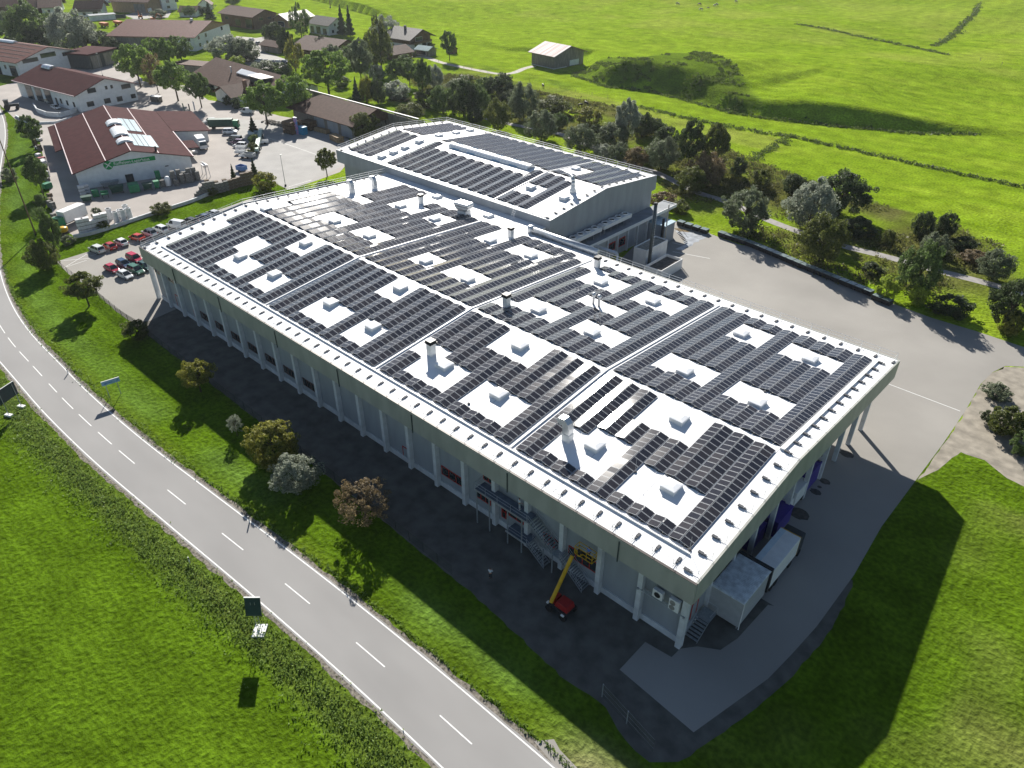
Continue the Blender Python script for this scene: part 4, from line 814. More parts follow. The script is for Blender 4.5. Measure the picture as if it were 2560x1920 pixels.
# outdoor cooling units by the corner
t = thing('air_conditioner', 'white outdoor fan unit on the wall rail, left one of two', 'air conditioner', (-4.1, .75, 5.6)); MB().bb(-.6, -.3, 0, .6, .2, 1.1).build('casing', m_white, t, bevel=.04); MB().tube((0, -.31, .55), (0, -.34, .55), .36, 18).build('fan', m_dark, t)
t = thing('air_conditioner', 'white two-fan outdoor unit on the wall rail nearest the corner', 'air conditioner', (-2.1, .75, 5.3)); MB().bb(-.6, -.3, 0, .6, .2, 1.6).build('casing', m_white, t, bevel=.04)
for z in (.42, 1.12): MB().tube((-.15, -.31, z), (-.15, -.34, z), .33, 18).build('fan', M('grey_grille', (0.3, 0.29, 0.27), 0.6, 0.1), t)
t = thing('wall_rail', 'steel carrier rail holding the two outdoor cooling units', 'bracket', (-3.4, .6, 5.2)); MB().tube((-3.2, 0, .0), (2.7, 0, 0), .05).tube((-3.2, .4, 0), (2.7, .4, 0), .05).build('bar', m_steel, t); MB().bb(-1.3, .3, .5, -1.15, .42, 2.6).bb(-3.2, -.15, -.1, -3.0, .5, .1).bb(2.5, -.15, -.1, 2.7, .5, .1).build('bracket', m_steel, t)
# boom lift
t = thing('boom_lift', 'telescopic boom lift with red chassis and yellow arm reaching the facade', 'boom lift', (-13.3, -3.9, 0))
MB().bb(-1.1, -.9, .5, 1.3, .9, 1.1).build('chassis', m_dark, t, bevel=.08); MB().loft([(-.4, -.75, 1.12), (1.4, -.75, 1.12), (1.4, .75, 1.12), (-.4, .75, 1.12)], [(-.2, -.65, 1.9), (1.25, -.65, 1.9), (1.25, .65, 1.9), (-.2, .65, 1.9)]).bb(-1.2, -.6, 1.12, -.5, .7, 1.7).build('turret', M('red_machine_paint', (0.35, 0.02, 0.02), 0.4, 0.08), t, bevel=.06)
for x in (-.95, 1.05):
    for y in (-.95, .95): MB().tube((x, y-.16, .45), (x, y+.16, .45), .45, 16).build('wheel', m_tyre, t)
MB().bb(-1.4, -.95, .95, -1.15, -.6, 1.1).bb(.9, -1.25, .95, 1.3, -1.05, 1.1).build('reflectors', m_white, t)
bm_ = Vector((-14.0, -4.9, 1.6)); b1 = Vector((-14.3, -1.0, 5.8)); b2 = Vector((-14.2, -.6, 6.4)); L_ = t.location
MB().tube(bm_-L_, b1-L_, .24, 8).build('boom', m_yellow, t); MB().tube(b1-L_-(b1-bm_)*.02, b2-L_, .17, 8).build('inner_boom', m_dark, t); MB().chain([b2-L_, Vector((-13.6, -.8, 6.1))-L_, Vector((-13.2, -.6, 6.3))-L_], .12, 8).build('jib', m_yellow, t)
m = MB(); bx0, by0, bz0 = -14.1-L_.x, -.9-L_.y, 6.3; 
for z in (0, .55, 1.1):
    for a, b_ in (((0, 0), (2.4, 0)), ((2.4, 0), (2.4, .85)), ((2.4, .85), (0, .85)), ((0, .85), (0, 0))): m.tube((bx0+a[0], by0+a[1], bz0+z), (bx0+b_[0], by0+b_[1], bz0+z), .045, 6)
for x, y in ((0, 0), (.8, 0), (1.6, 0), (2.4, 0), (2.4, .85), (0, .85)): m.tube((bx0+x, by0+y, bz0), (bx0+x, by0+y, bz0+1.1), .04, 6)
m.build('basket', m_yellow, t); MB().bb(bx0, by0, bz0-.06, bx0+2.4, by0+.85, bz0).build('basket_floor', m_dark, t); MB().bb(bx0+.5, by0-.1, bz0+.5, bx0+1.0, by0+.05, bz0+1.0).build('control_box', m_dark, t)
# ------------------------------------------------------------------ people
def skin_mesh(name, verts, edges, mat, parent, sub=1):
    me_ = bpy.data.meshes.new(name); me_.from_pydata([v[:3] for v in verts], edges, []); me_.materials.append(mat); o = bpy.data.objects.new(name, me_); COL.objects.link(o); o.parent = parent
    md = o.modifiers.new('skin', 'SKIN'); md.use_smooth_shade = True
    for i, v in enumerate(verts):
        r_ = v[3]; me_.skin_vertices[0].data[i].radius = (r_, r_)
    me_.skin_vertices[0].data[0].use_root = True
    sm_ = o.modifiers.new('sub', 'SUBSURF'); sm_.levels = sub; sm_.render_levels = sub; return o
m_skin = M('skin', (0.5, 0.3, 0.2), 0.6, 0.05); m_hair = M('dark_hair', (0.03, 0.02, 0.015), 0.7, 0.1)
def person(label, loc, rz, shirt, trousers, shoes, arms):
    t = thing('person', label, 'person', loc, rz)
    V = [(0, 0, .95, .13), (0, 0, 1.2, .12), (0, .01, 1.38, .15), (0, .02, 1.5, .06), (0, .03, 1.6, .085), (0, .03, 1.7, .09)]; E_ = [(0, 1), (1, 2), (2, 3), (3, 4), (4, 5)]
    for s in (-1, 1):
        b0 = len(V); V += [(s*.1, 0, .88, .095), (s*.11, .03, .5, .07), (s*.12, -.02, .1, .05), (s*.12, .12, .05, .045)]; E_ += [(0, b0), (b0, b0+1), (b0+1, b0+2), (b0+2, b0+3)]
        b0 = len(V); el, ha = arms[0 if s < 0 else 1]; V += [(s*.19, 0, 1.42, .06), (*el, .045), (*ha, .032)]; E_ += [(2, b0), (b0, b0+1), (b0+1, b0+2)]
        h = Vector(ha); d = (h-Vector(el)).normalized(); sd = d.orthogonal().normalized()
        for f in range(5): 
            b1_ = len(V); o_ = sd*((f-2)*.017); L2 = .09 if f else .06; q = h+d*.05+o_; q2 = h+d*(.05+L2)+o_*(1.2 if f else 2.4); V += [(*q, .009), (*q2, .007)]; E_ += [(b0+2, b1_), (b1_, b1_+1)]
    skin_mesh('body', V, E_, m_skin, t)
    W_ = [(0, 0, 1.0, .16), (0, 0, 1.2, .155), (0, .01, 1.38, .175), (0, .01, 1.46, .11)]; EE = [(0, 1), (1, 2), (2, 3)]
    for s in (-1, 1): 
        el, ha = arms[0 if s < 0 else 1]; b0 = len(W_); W_ += [(s*.19, 0, 1.42, .075), (*el, .06)]; EE += [(2, b0), (b0, b0+1)]
    skin_mesh('shirt', W_, EE, shirt, t)
    W_ = [(0, 0, .98, .15)]; EE = []
    for s in (-1, 1): b0 = len(W_); W_ += [(s*.1, 0, .85, .11), (s*.11, .03, .5, .085), (s*.12, -.02, .14, .065)]; EE += [(0, b0), (b0, b0+1), (b0+1, b0+2)]
    skin_mesh('trousers', W_, EE, trousers, t)
    skin_mesh('hair', [(0, 0, 1.68, .07), (0, -.01, 1.74, .095), (0, .03, 1.77, .08)], [(0, 1), (1, 2)], m_hair, t)
    m = MB(); 
    for s in (-1, 1): m.lathe((s*.033, .112, 1.68), [(.012, 0), (.012, .012)], 6)
    m.loft([(-.012, .11, 1.63), (.012, .11, 1.63), (0, .11, 1.67)], [(-.008, .135, 1.635), (.008, .135, 1.635), (0, .115, 1.665)]).bb(-.022, .1, 1.595, .022, .118, 1.603); m.build('face', m_hair, t)
    for s in (-1, 1): MB().bb(s*.12-.045, -.07, 0, s*.12+.045, .2, .09).build('shoe', shoes, t, bevel=.03)
m_ltex = M('pale_cloth', (0.62, 0.66, 0.7), 0.8, 0.05); m_dtex = M('dark_cloth', (0.03, 0.035, 0.045), 0.8, 0.1)
person('person in light shirt and dark trousers standing alone on the dark gravel', tuple(G(1226, 1446)), 0.4, m_ltex, m_dtex, m_dtex, (((-.3, .1, 1.2), (-.12, .3, 1.28)), ((.3, .1, 1.2), (.12, .3, 1.28))))
person('person in long pale clothes with dark hair standing on the upper steel walkway', (-23.7, .55, zq), -.5, m_ltex, M('light_cloth_long', (0.5, 0.55, 0.6), 0.8, 0.05), m_white, (((-.28, .02, 1.16), (-.3, .2, .98)), ((.32, .1, 1.25), (.5, .3, 1.2))))
person('worker in blue jacket standing in the yellow lift basket', (-12.5, -.5, 6.3), .2, M('blue_jacket', (0.1, 0.2, 0.5), 0.7, 0.05), m_dtex, m_dtex, (((-.26, .12, 1.18), (-.15, .32, 1.1)), ((.26, .12, 1.18), (.15, .32, 1.1))))
# ------------------------------------------------------------------ houses
def house(name, label, A, B_, d, he, hr, wall=None, roofm=None, gable='front', over=.8, off=.5, cat='house', flat=False, wins=(), base=None, fascia=None, extra=None, right_wall=None):
    """A,B = left and right base corner of the side seen, d = depth away from it. gable 'front': ridge runs away; 'side': ridge parallel to AB."""
    wall = wall or m_plaster; roofm = roofm or m_tile2
    A = Vector((A[0], A[1], 0)); B_ = Vector((B_[0], B_[1], 0)); u = B_-A; w = u.length; rz = atan2(u.y, u.x)
    t = thing(name, label, cat, tuple(A), rz); m = MB()
    if flat:
        m.bb(0, 0, 0, w, d, he); m.build('wall', wall, t); MB().bb(-over*.5, -over*.5, he+.003, w+over*.5, d+over*.5, hr).build('roof', roofm, t)
    elif gable == 'front':
        x = w*off; m.loft([(0, 0, 0), (w, 0, 0), (w, 0, he), (x, 0, hr), (0, 0, he)], [(0, d, 0), (w, d, 0), (w, d, he), (x, d, hr), (0, d, he)]); m.build('wall', wall, t)
        sl, sr = (hr-he)/x, (hr-he)/(w-x); r_ = MB(); o = over; T_ = .22
        a = [(-o, he-sl*o+.03), (x, hr+.03), (w+o, he-sr*o+.03), (w+o, he-sr*o+.03+T_), (x, hr+.03+T_), (-o, he-sl*o+.03+T_)]
        r_.loft([(p, -o, z) for p, z in a], [(p, d+o, z) for p, z in a]); r_.build('roof', roofm, t)
    else:
        x = d*off; m.loft([(0, 0, 0), (0, d, 0), (0, d, he), (0, x, hr), (0, 0, he)], [(w, 0, 0), (w, d, 0), (w, d, he), (w, x, hr), (w, 0, he)]); m.build('wall', wall, t)
        s1, s2 = (hr-he)/x, (hr-he)/(d-x); o = over; T_ = .22; r_ = MB()
        a = [(-o, he-s1*o+.03), (x, hr+.03), (d+o, he-s2*o+.03), (d+o, he-s2*o+.03+T_), (x, hr+.03+T_), (-o, he-s1*o+.03+T_)]
        r_.loft([(-o, p, z) for p, z in a], [(w+o, p, z) for p, z in a]); r_.build('roof', roofm, t)
    for s_ in wins:
        side, a, z, ww, hh = s_[:5]; fm = s_[5] if len(s_) > 5 else m_white; nm = s_[6] if len(s_) > 6 else 'window'; gm_ = s_[7] if len(s_) > 7 else m_glass
        if side == 'F': o = MB().bb(a, -.1, z, a+ww, -.01, z+hh).build(nm, fm, t); MB().bb(a+.12, -.13, z+.12, a+ww-.12, -.105, z+hh-.12).build('pane', gm_, o)
        elif side == 'R': o = MB().bb(w+.01, a, z, w+.1, a+ww, z+hh).build(nm, fm, t); MB().bb(w+.105, a+.12, z+.12, w+.13, a+ww-.12, z+hh-.12).build('pane', gm_, o)
        else: o = MB().bb(-.1, a, z, -.01, a+ww, z+hh).build(nm, fm, t); MB().bb(-.13, a+.12, z+.12, -.105, a+ww-.12, z+hh-.12).build('pane', gm_, o)
    return t, w
m_dwin = M('dark_window_frame', (0.08, 0.07, 0.06), 0.5, 0.1); m_dgate = M('dark_gate', (0.05, 0.06, 0.06), 0.6, 0.15)
# green-sign warehouse
t, w = house('warehouse', 'white gabled warehouse with maroon roof and long green sign on its gable', (-197.4, 16.2), (-189.3, 44.3), 57, 4.6, 8.3, m_plaster, m_tile3, over=.9, cat='warehouse', wins=[('F', 22, 2.6, 1.2, .5), ('F', 11.5, 0, 2, 2.2, m_dwin, 'door')])
MB().loft([(-3.1, 27, 3.65), (-.5, 27, 4.25), (-.5, 27, 4.5), (-3.1, 27, 3.9)], [(-3.1, 58, 3.65), (-.5, 58, 4.25), (-.5, 58, 4.5), (-3.1, 58, 3.9)]).build('roof', m_tile3, t)
MB().loft([(w, 30, 0), (w+11, 30, 0), (w+11, 30, 3.3), (w, 30, 4.6)], [(w, 57, 0), (w+11, 57, 0), (w+11, 57, 3.3), (w, 57, 4.6)]).build('side_wing', m_plaster, t)
MB().loft([(w+.6, 29, 4.55), (w+12, 29, 3.2), (w+12, 29, 3.42), (w+.6, 29, 4.78)], [(w+.6, 58, 4.55), (w+12, 58, 3.2), (w+12, 58, 3.42), (w+.6, 58, 4.78)]).build('roof', m_tile3, t)
MB().loft([(w+1, 13, 3.2), (w+5, 13, 2.9), (w+5, 13, 3.1), (w+1, 13, 3.4)], [(w+1, 22, 3.2), (w+5, 22, 2.9), (w+5, 22, 3.1), (w+1, 22, 3.4)]).build('canopy', m_tile3, t)
m_verge = M('pale_verge', (0.62, 0.5, 0.5), 0.5, 0.05); m = MB()
sl_ = (8.3-4.6)/(w/2)
def onr(x): return 8.3+.26-abs(x-w/2)*sl_
for xx in (-.8, w*.27, w/2, w*.73, w+.8): 
    z = onr(xx); m.bb(xx-.12, -.85, z, xx+.12, 57.8, z+.07)
m.build('roof_strips', m_verge, t)
for a, b_ in ((1.8, 4.7), (7.6, 14.8), (17.3, 20.4)):
    pass
yy = [(9, 13), (17, 26.5), (31, 36)]
for y0, y1 in yy:
    m = MB(); n = round((y1-y0)/1.6)
    for k in range(n):
        ya = y0+(y1-y0)*k/n; yb = ya+(y1-y0)/n*.82; ring = lambda yv: [(w/2+2.3*cos(pi*i/8), yv, 7.7+1.35*sin(pi*i/8)) for i in range(9)]
        m.loft(ring(ya), ring(yb))
    m.build('ridge_skylight', m_translu, t)
m_pv2 = M('pale_solar_glass', (0.16, 0.26, 0.3), 0.25, 0.08, 2, spec=0.6)
for x0, x1, y0, y1, nx_ in ((1.7, 8.0, 5.5, 21, 5), (1.7, 6.4, 23.5, 40, 3)):
    m = MB(); fr_ = MB()
    for i in range(nx_):
        for j in range(int((y1-y0)/2.0)):
            xa = w/2+x0+(x1-x0)*i/nx_; xb = xa+(x1-x0)/nx_-.16; ya = y0+j*2.0; yb = ya+1.96; m.loft([(xa, ya, onr(xa)+.06), (xb, ya, onr(xb)+.06), (xb, yb, onr(xb)+.06), (xa, yb, onr(xa)+.06)], [(xa, ya, onr(xa)+.12), (xb, ya, onr(xb)+.12), (xb, yb, onr(xb)+.12), (xa, yb, onr(xa)+.12)])
    m.build('solar_array', m_pv2, t)
MB().tube((w*.72, 1.2, onr(w*.72)-.5), (w*.72, 1.2, onr(w*.72)+1.3), .28, 10).build('chimney', m_dark, t)
def text(name, body, size, mat, parent, loc, rot, ex=.03):
    c = bpy.data.curves.new(name, 'FONT'); c.body = body; c.size = size; c.extrude = ex; c.align_x = 'LEFT'; c.align_y = 'CENTER'; tmp = bpy.data.objects.new(name, c); COL.objects.link(tmp)
    dg = bpy.context.evaluated_depsgraph_get(); me_ = bpy.data.meshes.new_from_object(tmp.evaluated_get(dg)); bpy.data.objects.remove(tmp); me_.materials.clear(); me_.materials.append(mat)
    o = bpy.data.objects.new(name, me_); COL.objects.link(o); o.parent = parent; o.location = loc; o.rotation_euler = rot; return o
m_sg = M('sign_green', (0.0, 0.28, 0.07), 0.5, 0.04)
sg = MB().bb(8.3, -.14, 4.95, 20.2, -.02, 6.05).build('sign', m_sg, t); MB().tube((8.2, -.03, 5.35), (8.2, -.17, 5.35), 1.15, 28).build('sign_disc', m_sg, sg)
text('sign_text', 'Raiffeisen-Lagerhaus', 1.12, m_white, sg, (9.55, -.16, 5.52), (pi/2, 0, 0))
m = MB()
for s in (-1, 1):
    a, b_ = Vector((8.2-.72*s, -.2, 4.72)), Vector((8.2+.62*s, -.2, 6.0)); m.tube(a, b_, .12, 6); m.tube(b_, b_+Vector((.22*s, 0, -.1)), .12, 6)
m.build('sign_emblem', m_white, sg)
W6 = [('F', 4.5, 5.6, 3.2, 1.6, m_dwin), ('F', 11.3, 5.8, .9, 1.2, m_dwin), ('F', 13.4, 5.8, .9, 1.2, m_dwin), ('F', 17.5, 4.8, 3.6, 1.6, m_dwin), ('F', 3.0, 1.2, 2.6, 1.7, m_dwin), ('F', 9.6, 1.1, 2.4, 1.7, m_dwin), ('F', 14.5, .9, 2.2, 1.7, m_dwin), ('F', 20.2, 1, 1.9, 1.5, m_dwin),
      ('L', 2.6, 1.3, 1.2, 1.8, m_dwin), ('L', 7.2, 1.3, 1.2, 1.8, m_dwin), ('L', 11.6, 1.3, 1.2, 1.8, m_dwin), ('L', 14.8, .2, 1.3, 2.8, m_dwin, 'door'), ('L', 18.5, .1, 4.6, 5.2, m_dgate, 'gate'), ('L', 25.4, .1, 4.8, 5.2, m_dgate, 'gate'), ('L', 32.4, .1, 4.8, 5.2, m_dgate, 'gate')]
t, w = house('workshop_hall', 'white gabled workshop with maroon roof and three big side gates behind the warehouse', (-283.3, 50), (-286.3, 72.6), 43, 6, 9.6, m_plaster, m_tile3, over=1.3, cat='workshop', wins=W6)
MB().bb(-1.35, -1.2, 5.75, -1.15, 44, 5.95).build('gutter', m_verge, t); m = MB()
for k in range(3): ring = lambda yv, k=k: [(w/2-.4+1.6*cos(pi*i/6), yv, 9.3+1.1*sin(pi*i/6)) for i in range(7)]; m.loft(ring(34+k*2.2), ring(35.8+k*2.2))
m.build('ridge_skylight', m_alu, t)
t, w = house('large_hall', 'big white hall with dark red striped roof cut by the left picture edge', (-362.5, 56.7), (-369.6, 85.4), 52, 6.2, 10, m_plaster, m_tile, over=1.4, cat='hall', wins=[('F', 2.5, 5.2, 7, 1.6, m_dwin), ('F', 11, 6.0, 7, 1.8, m_dwin), ('F', 21, 5.3, 4.6, 1.5, m_dwin), ('L', 2, 0, 4.6, 4.4, m_dgate, 'gate'), ('L', 9, 2.6, 1.2, 1.6, m_dwin), ('L', 13.5, 0, 3.2, 3.6, m_dgate, 'gate'), ('L', 20, 2.6, 1.4, 1.6, m_dwin)])
m = MB()
for k in range(5): x = 2.2+k*2.9; z = 6.2+(10-6.2)*x/(w/2)+.26; m.bb(x, 1, z, x+.25, 51, z+.09)
m.build('roof_ribs', m_dark, t); m = MB(); ring = lambda yv: [(w/2+1.3*cos(pi*i/8), yv, 9.8+1.0*sin(pi*i/8)) for i in range(9)]; m.loft(ring(22), ring(48)); m.build('ridge_skylight', m_translu, t)
t, w = house('open_shed', 'dark open-fronted machine shed with flat maroon roof beside the big hall', (-357.5, 84), (-364.5, 99), 15, 5.9, 6.5, m_dgate, m_tile3, flat=True, over=1.6, cat='shed', wins=[('F', 1, .1, 5.6, 5.3, m_dwin, 'gate', m_wood2), ('F', 8.6, .1, 6, 5.3, m_dwin, 'gate', m_wood2)])
t, w = house('gabled_hall', 'brown-roofed hall with timber gable and white lower wall facing the car park', (-366, 138.5), (-391, 172), 44, 6.4, 10.8, m_woodl, m_tile, over=1.2, cat='hall', wins=[('F', 4, 4.6, 2.0, 1.7, m_dwin), ('F', 12, 4.6, 2.0, 1.7, m_dwin), ('F', 31, 5.0, 2.2, 1.7, m_dwin), ('F', 4, 1.2, 2.0, 1.7, m_dwin), ('F', 12, 1.2, 2.0, 1.7, m_dwin), ('F', 21, 1.2, 2, 1.7, m_dwin), ('L', 2, 4.4, 1.4, 1.4, m_dwin), ('L', 2, 1.3, 1.4, 1.4, m_dwin), ('L', 11, .1, 30, 5.6, m_wood, 'gate', m_wood2)])
MB().bb(0, -.06, 0, w, -.008, 6.9).build('lower_wall', m_plaster, t); MB().bb(-.07, 0, 0, -.008, 9, 6.2).build('lower_wall', m_plaster, t); MB().bb(w*.5-1, 9, 10.2, w*.5+.2, 10.2, 12).build('chimney', m_alu, t)
t, w = house('timber_house', 'long timber building with brown roof at the meadow edge behind the brown hall', (-434, 191), (-404.5, 194.5), 17, 6.8, 9.6, m_wood, m_tile2, gable='side', over=1.4, cat='barn', wins=[('F', 13, 1, 5, 3.6, m_woodl), ('F', 22.5, .4, 6, 5, m_woodl), ('R', 4, 4.2, 3, 1.6, m_woodl), ('R', 10, 4.2, 3, 1.6, m_woodl), ('F', 4, 3.6, 3, 1.5, m_dwin)])
t, w = house('farm_complex', 'wide low building with big dark brown roof, chimney and pale roof plates', (-297, 101), (-243, 99.5), 25, 3.4, 8.4, m_plaster, m_tile2, gable='side', over=1.6, cat='building', wins=[('F', 3, 0, 5, 2.8, m_dgate, 'gate'), ('F', 12, 0, 6, 2.8, m_dgate, 'gate'), ('F', 22, .4, 3, 2.3, m_dwin), ('F', 27, .4, 3, 2.3, m_dwin), ('F', 46, 1, 3, 1.6, m_dwin)])
MB().loft([(33, -7, 0), (46, -7, 0), (46, -7, 3), (39.5, -7, 5.6), (33, -7, 3)], [(33, 6, 0), (46, 6, 0), (46, 6, 3), (39.5, 6, 5.6), (33, 6, 3)]).build('front_wing', m_plaster, t)
MB().loft([(32, -8, 2.85), (39.5, -8, 5.85), (47, -8, 2.85), (47, -8, 3.05), (39.5, -8, 6.1), (32, -8, 3.05)], [(32, 8, 2.85), (39.5, 8, 5.85), (47, 8, 2.85), (47, 8, 3.05), (39.5, 8, 6.1), (32, 8, 3.05)]).build('roof', m_tile2, t)
MB().bb(43.2, -.5, 3, 44.4, .7, 7.8).build('chimney', M('brick', (0.3, 0.16, 0.1), 0.9, 0.1, 4), t); MB().tube((21, 7, 5), (21, 7, 8.6), .3, 8).build('chimney', m_alu, t)
MB().loft([(25, 7, 6.6), (38, 7, 6.6), (38, 9.5, 7.7), (25, 9.5, 7.7)], [(25, 7, 6.95), (38, 7, 6.95), (38, 9.5, 8.05), (25, 9.5, 8.05)]).build('glass_roof_strip', m_translu, t)
o = MB().bb(39, 5, 4.5, 48, 9.5, 7.9).build('dormer', m_dgate, t); MB().bb(38.4, 4.4, 7.93, 48.8, 10, 8.15).build('dormer_roof', M('pale_sheet_roof', (0.55, 0.5, 0.44), 0.6, 0.05), o)
t, w = house('low_shed', 'long low shed with flat brown roof behind the street trees', (-324, 105), (-308, 112), 9, 3.8, 4.1, m_wood2, m_tile2, flat=True, cat='shed', wins=[('F', 3, .2, 3, 3, m_wood2, 'gate', m_wood2), ('F', 10, .2, 3, 3, m_wood2, 'gate', m_wood2)])
# timber store beside the rear hall
t, w = house('timber_store', 'open timber store with dark brown hipped roof beside the rear factory hall', (-215, 95.5), (-181, 95.5), 15, 4.9, 5.2, m_wood2, m_tile2, flat=True, over=.2, cat='timber store', wins=[('F', 12, .2, 6, 4.4, m_wood2, 'bay', m_wall), ('F', 19.5, .2, 6, 4.4, m_wood2, 'bay', m_wall), ('F', 27, .2, 6, 4.4, m_wood2, 'bay', m_wall)])
r_ = MB(); r_.add([(-1.8, -1.8, 4.9), (35.8, -1.8, 4.9), (35.8, 16.8, 4.9), (-1.8, 16.8, 4.9), (5.5, 8.5, 8.6), (35.8, 8.5, 8.6), (-1.8, -1.8, 4.7), (35.8, -1.8, 4.7), (35.8, 16.8, 4.7), (-1.8, 16.8, 4.7)], [(0, 1, 5, 4), (3, 0, 4), (2, 3, 4, 5), (1, 2, 5), (9, 8, 7, 6), (0, 6, 7, 1), (1, 7, 8, 2), (2, 8, 9, 3), (3, 9, 6, 0)]); r_.build('hip_roof', m_tile2, t)
t = thing('screen_wall', 'tall grey timber screen wall running behind the timber store', 'wall', (-225, 108.2, 0)); m = MB()
for k in range(98): m.bb(k*.62, 0, 0, k*.62+.58, .18, 7.2-.006*k)
m.build('boards', m_wood2, t); MB().bb(-.1, -.1, 7.22, 61, .35, 7.45).build('coping', M('pale_coping', (0.5, 0.5, 0.48), 0.6, 0.05), t); m = MB()
for k in range(13): m.bb(k*5, -.35, 0, k*5+.25, -.01, 7)
m.build('post', m_wood2, t)
# houses beyond
house('long_house', 'white-walled long house with grey-brown roof in front of the meadow', (-373, 210.5), (-356.5, 212), 13, 5, 8, m_plaster, m_slate, gable='side', cat='house', wins=[('F', 1, .2, 3, 3.4, m_dgate, 'gate'), ('F', 6, .2, 3.4, 3.6, m_wood2, 'gate'), ('F', 11.5, .2, 3, 3, m_dgate, 'gate'), ('R', 4, 4.2, 1.2, 1.3, m_dwin), ('R', 2, 1, 1.4, 1.5, m_dwin), ('R', 8, 1, 2.2, 2.2, m_dwin)])
a, b_ = G(684, 66), G(722, 70); house('timber_garage', 'small timber-gabled building with pale sheet roof left of the tall poplars', a, b_, 22, 4, 6.8, m_woodl, M('pale_sheet_roof', (0.6, 0.58, 0.55)), cat='house', wins=[('F', 4, .3, 5, 2.8, m_white)])
house('low_house', 'low house with wide brown roof hidden among garden trees', (-321, 165), (-297, 169.5), 23, 3.8, 7.4, m_wood, m_tile2, gable='side', cat='house', over=1.3, wins=[('F', 4, 1, 2, 1.6), ('R', 5, 1, 3, 1.8), ('F', 12, 1, 2, 1.6)])
house('small_house', 'little brown-roofed outbuilding behind the small car park', (-343, 161), (-330, 162.5), 8, 3, 4.6, m_wood2, m_tile2, gable='side', cat='shed', wins=[('F', 3, .3, 3, 2.2, m_wood, 'door')])
t, w = house('chalet', 'white and timber chalet with grey roof and balcony at the meadow edge', (-303, 209.8), (-287.5, 211.2), 15, 6, 9.2, m_wood, m_slate, gable='side', over=2.2, cat='house', wins=[('R', 3, 1, 3, 2.2, m_white), ('R', 8.5, 1, 3, 2.2, m_white), ('R', 4, 4, 5, 1.8, m_white), ('F', 3, 1.1, 1.6, 1.5, m_white), ('F', 9, 1.1, 1.6, 1.5, m_white)])
MB().bb(-.05, -.06, 0, w+.06, -.005, 3).bb(w+.005, -.05, 0, w+.06, 15, 3).build('lower_wall', m_plaster, t); MB().bb(w+.06, 1, 3.05, w+2, 14, 3.2).bb(w+1.9, 1, 3.2, w+2, 14, 4.2).build('balcony', m_wood, t); MB().bb(6, 6, 8.4, 7, 7, 10.4).build('chimney', m_wood2, t)
house('garage', 'small garage with brown gabled roof left of the chalet', (-286, 190), (-274.5, 189.6), 11, 3, 5.2, m_wood, m_tile2, cat='garage', wins=[('F', 4, .2, 3.5, 2.4, m_wood2, 'gate')], over=1.2)
house('carport', 'small pale flat-roofed carport in front of the brown garage', tuple(G(985, 148))[:2], tuple(G(1010, 143))[:2], 4, 2.4, 2.6, m_wood2, M('pale_coping', (0.5, 0.5, 0.48)), flat=True, cat='carport')
house('greenhouse', 'small greenhouse lean-to with glass roof beside the chalet', (-277.8, 206.3), (-270.5, 207.6), 6.5, 2.8, 4.0, m_wood2, M('green_glass_roof', (0.35, 0.45, 0.42), 0.15, 0.1, spec=.7), gable='side', cat='greenhouse', wins=[('F', .6, .5, 5.8, 1.9, m_white)])
house('garden_hut', 'tiny brown garden hut left of the lone meadow tree', (-270.5, 220), (-266.6, 220.5), 3.4, 2, 3, m_wood, m_tile2, gable='side', cat='hut', over=.4)
t, w = house('field_barn', 'solitary hay barn with streaked red sheet roof standing in the meadow', (-221.5, 228), (-206.8, 226.5), 19, 5.6, 8.6, m_wood2, M('streaked_sheet_roof', (0.17, 0.08, 0.075), 0.6, 0.2, 1.0, col2=(0.36, 0.31, 0.31), stretch=(1.3, .05, .05), detail=2, spec=.05), gable='side', over=1.3, cat='barn', wins=[('F', .3, .3, 4.6, 4.9, m_wood2, 'gate', m_wood2), ('F', 5.1, .3, 4.6, 4.9, m_wood2, 'gate', m_wood2), ('F', 9.9, .3, 4.4, 4.9, m_wood2, 'gate', m_wood2)])
MB().bb(-.1, -.14, 0, w+.14, 8, .28).build('footing', m_conc, t); MB().bb(w+.01, 10, .3, w+.08, 16, 2.6).build('white_panel', m_plaster, t)
def gh(name, label, pa, pb, d, he, hr, **k): return house(name, label, tuple(G(*pa))[:2], tuple(G(*pb))[:2], d, he, hr, **k)
gh('farmhouse', 'white farmhouse with very dark brown roof near the top left corner', (108, 36), (152, 34), 26, 4.5, 9.5, gable='side', roofm=m_tile2, wins=[('F', 3, 1, 1.5, 1.5, m_dwin)], over=2)
gh('farmhouse', 'dark-roofed farm building cut by the top left picture corner', (-5, 30), (92, 34), 24, 4, 9.5, gable='side', roofm=m_tile2, wall=m_wood, over=2, wins=[('F', 8, 1, 2, 1.4), ('F', 20, 1, 2, 1.4)])
t, w = gh('balcony_house', 'white house with dark balcony rail below the dark farmhouse roof', (197, 42), (254, 41), 13, 5.2, 8.5, gable='side', roofm=m_tile2, over=2, wins=[('F', 3, .8, 1.6, 1.6, m_dwin), ('F', 9, .8, 3, 1.9, m_dwin), ('F', 16, .8, 1.6, 1.6, m_dwin)])
MB().bb(-1, -1.9, 3, w+1, -1.75, 4.1).bb(-1, -1.9, 2.9, w+1, 0, 3).build('balcony', m_dwin, t)
gh('flat_garage', 'flat-roofed grey garage row right of the balcony house', (229, 53), (292, 48), 7, 2.8, 3.0, flat=True, roofm=M('grey_roof_felt', (0.24, 0.26, 0.28)), wins=[('F', 3, .2, 4, 2.2, m_white, 'gate', m_white), ('F', 14, .2, 6, 2.2, m_dgate, 'gate', m_dgate)], cat='garage')
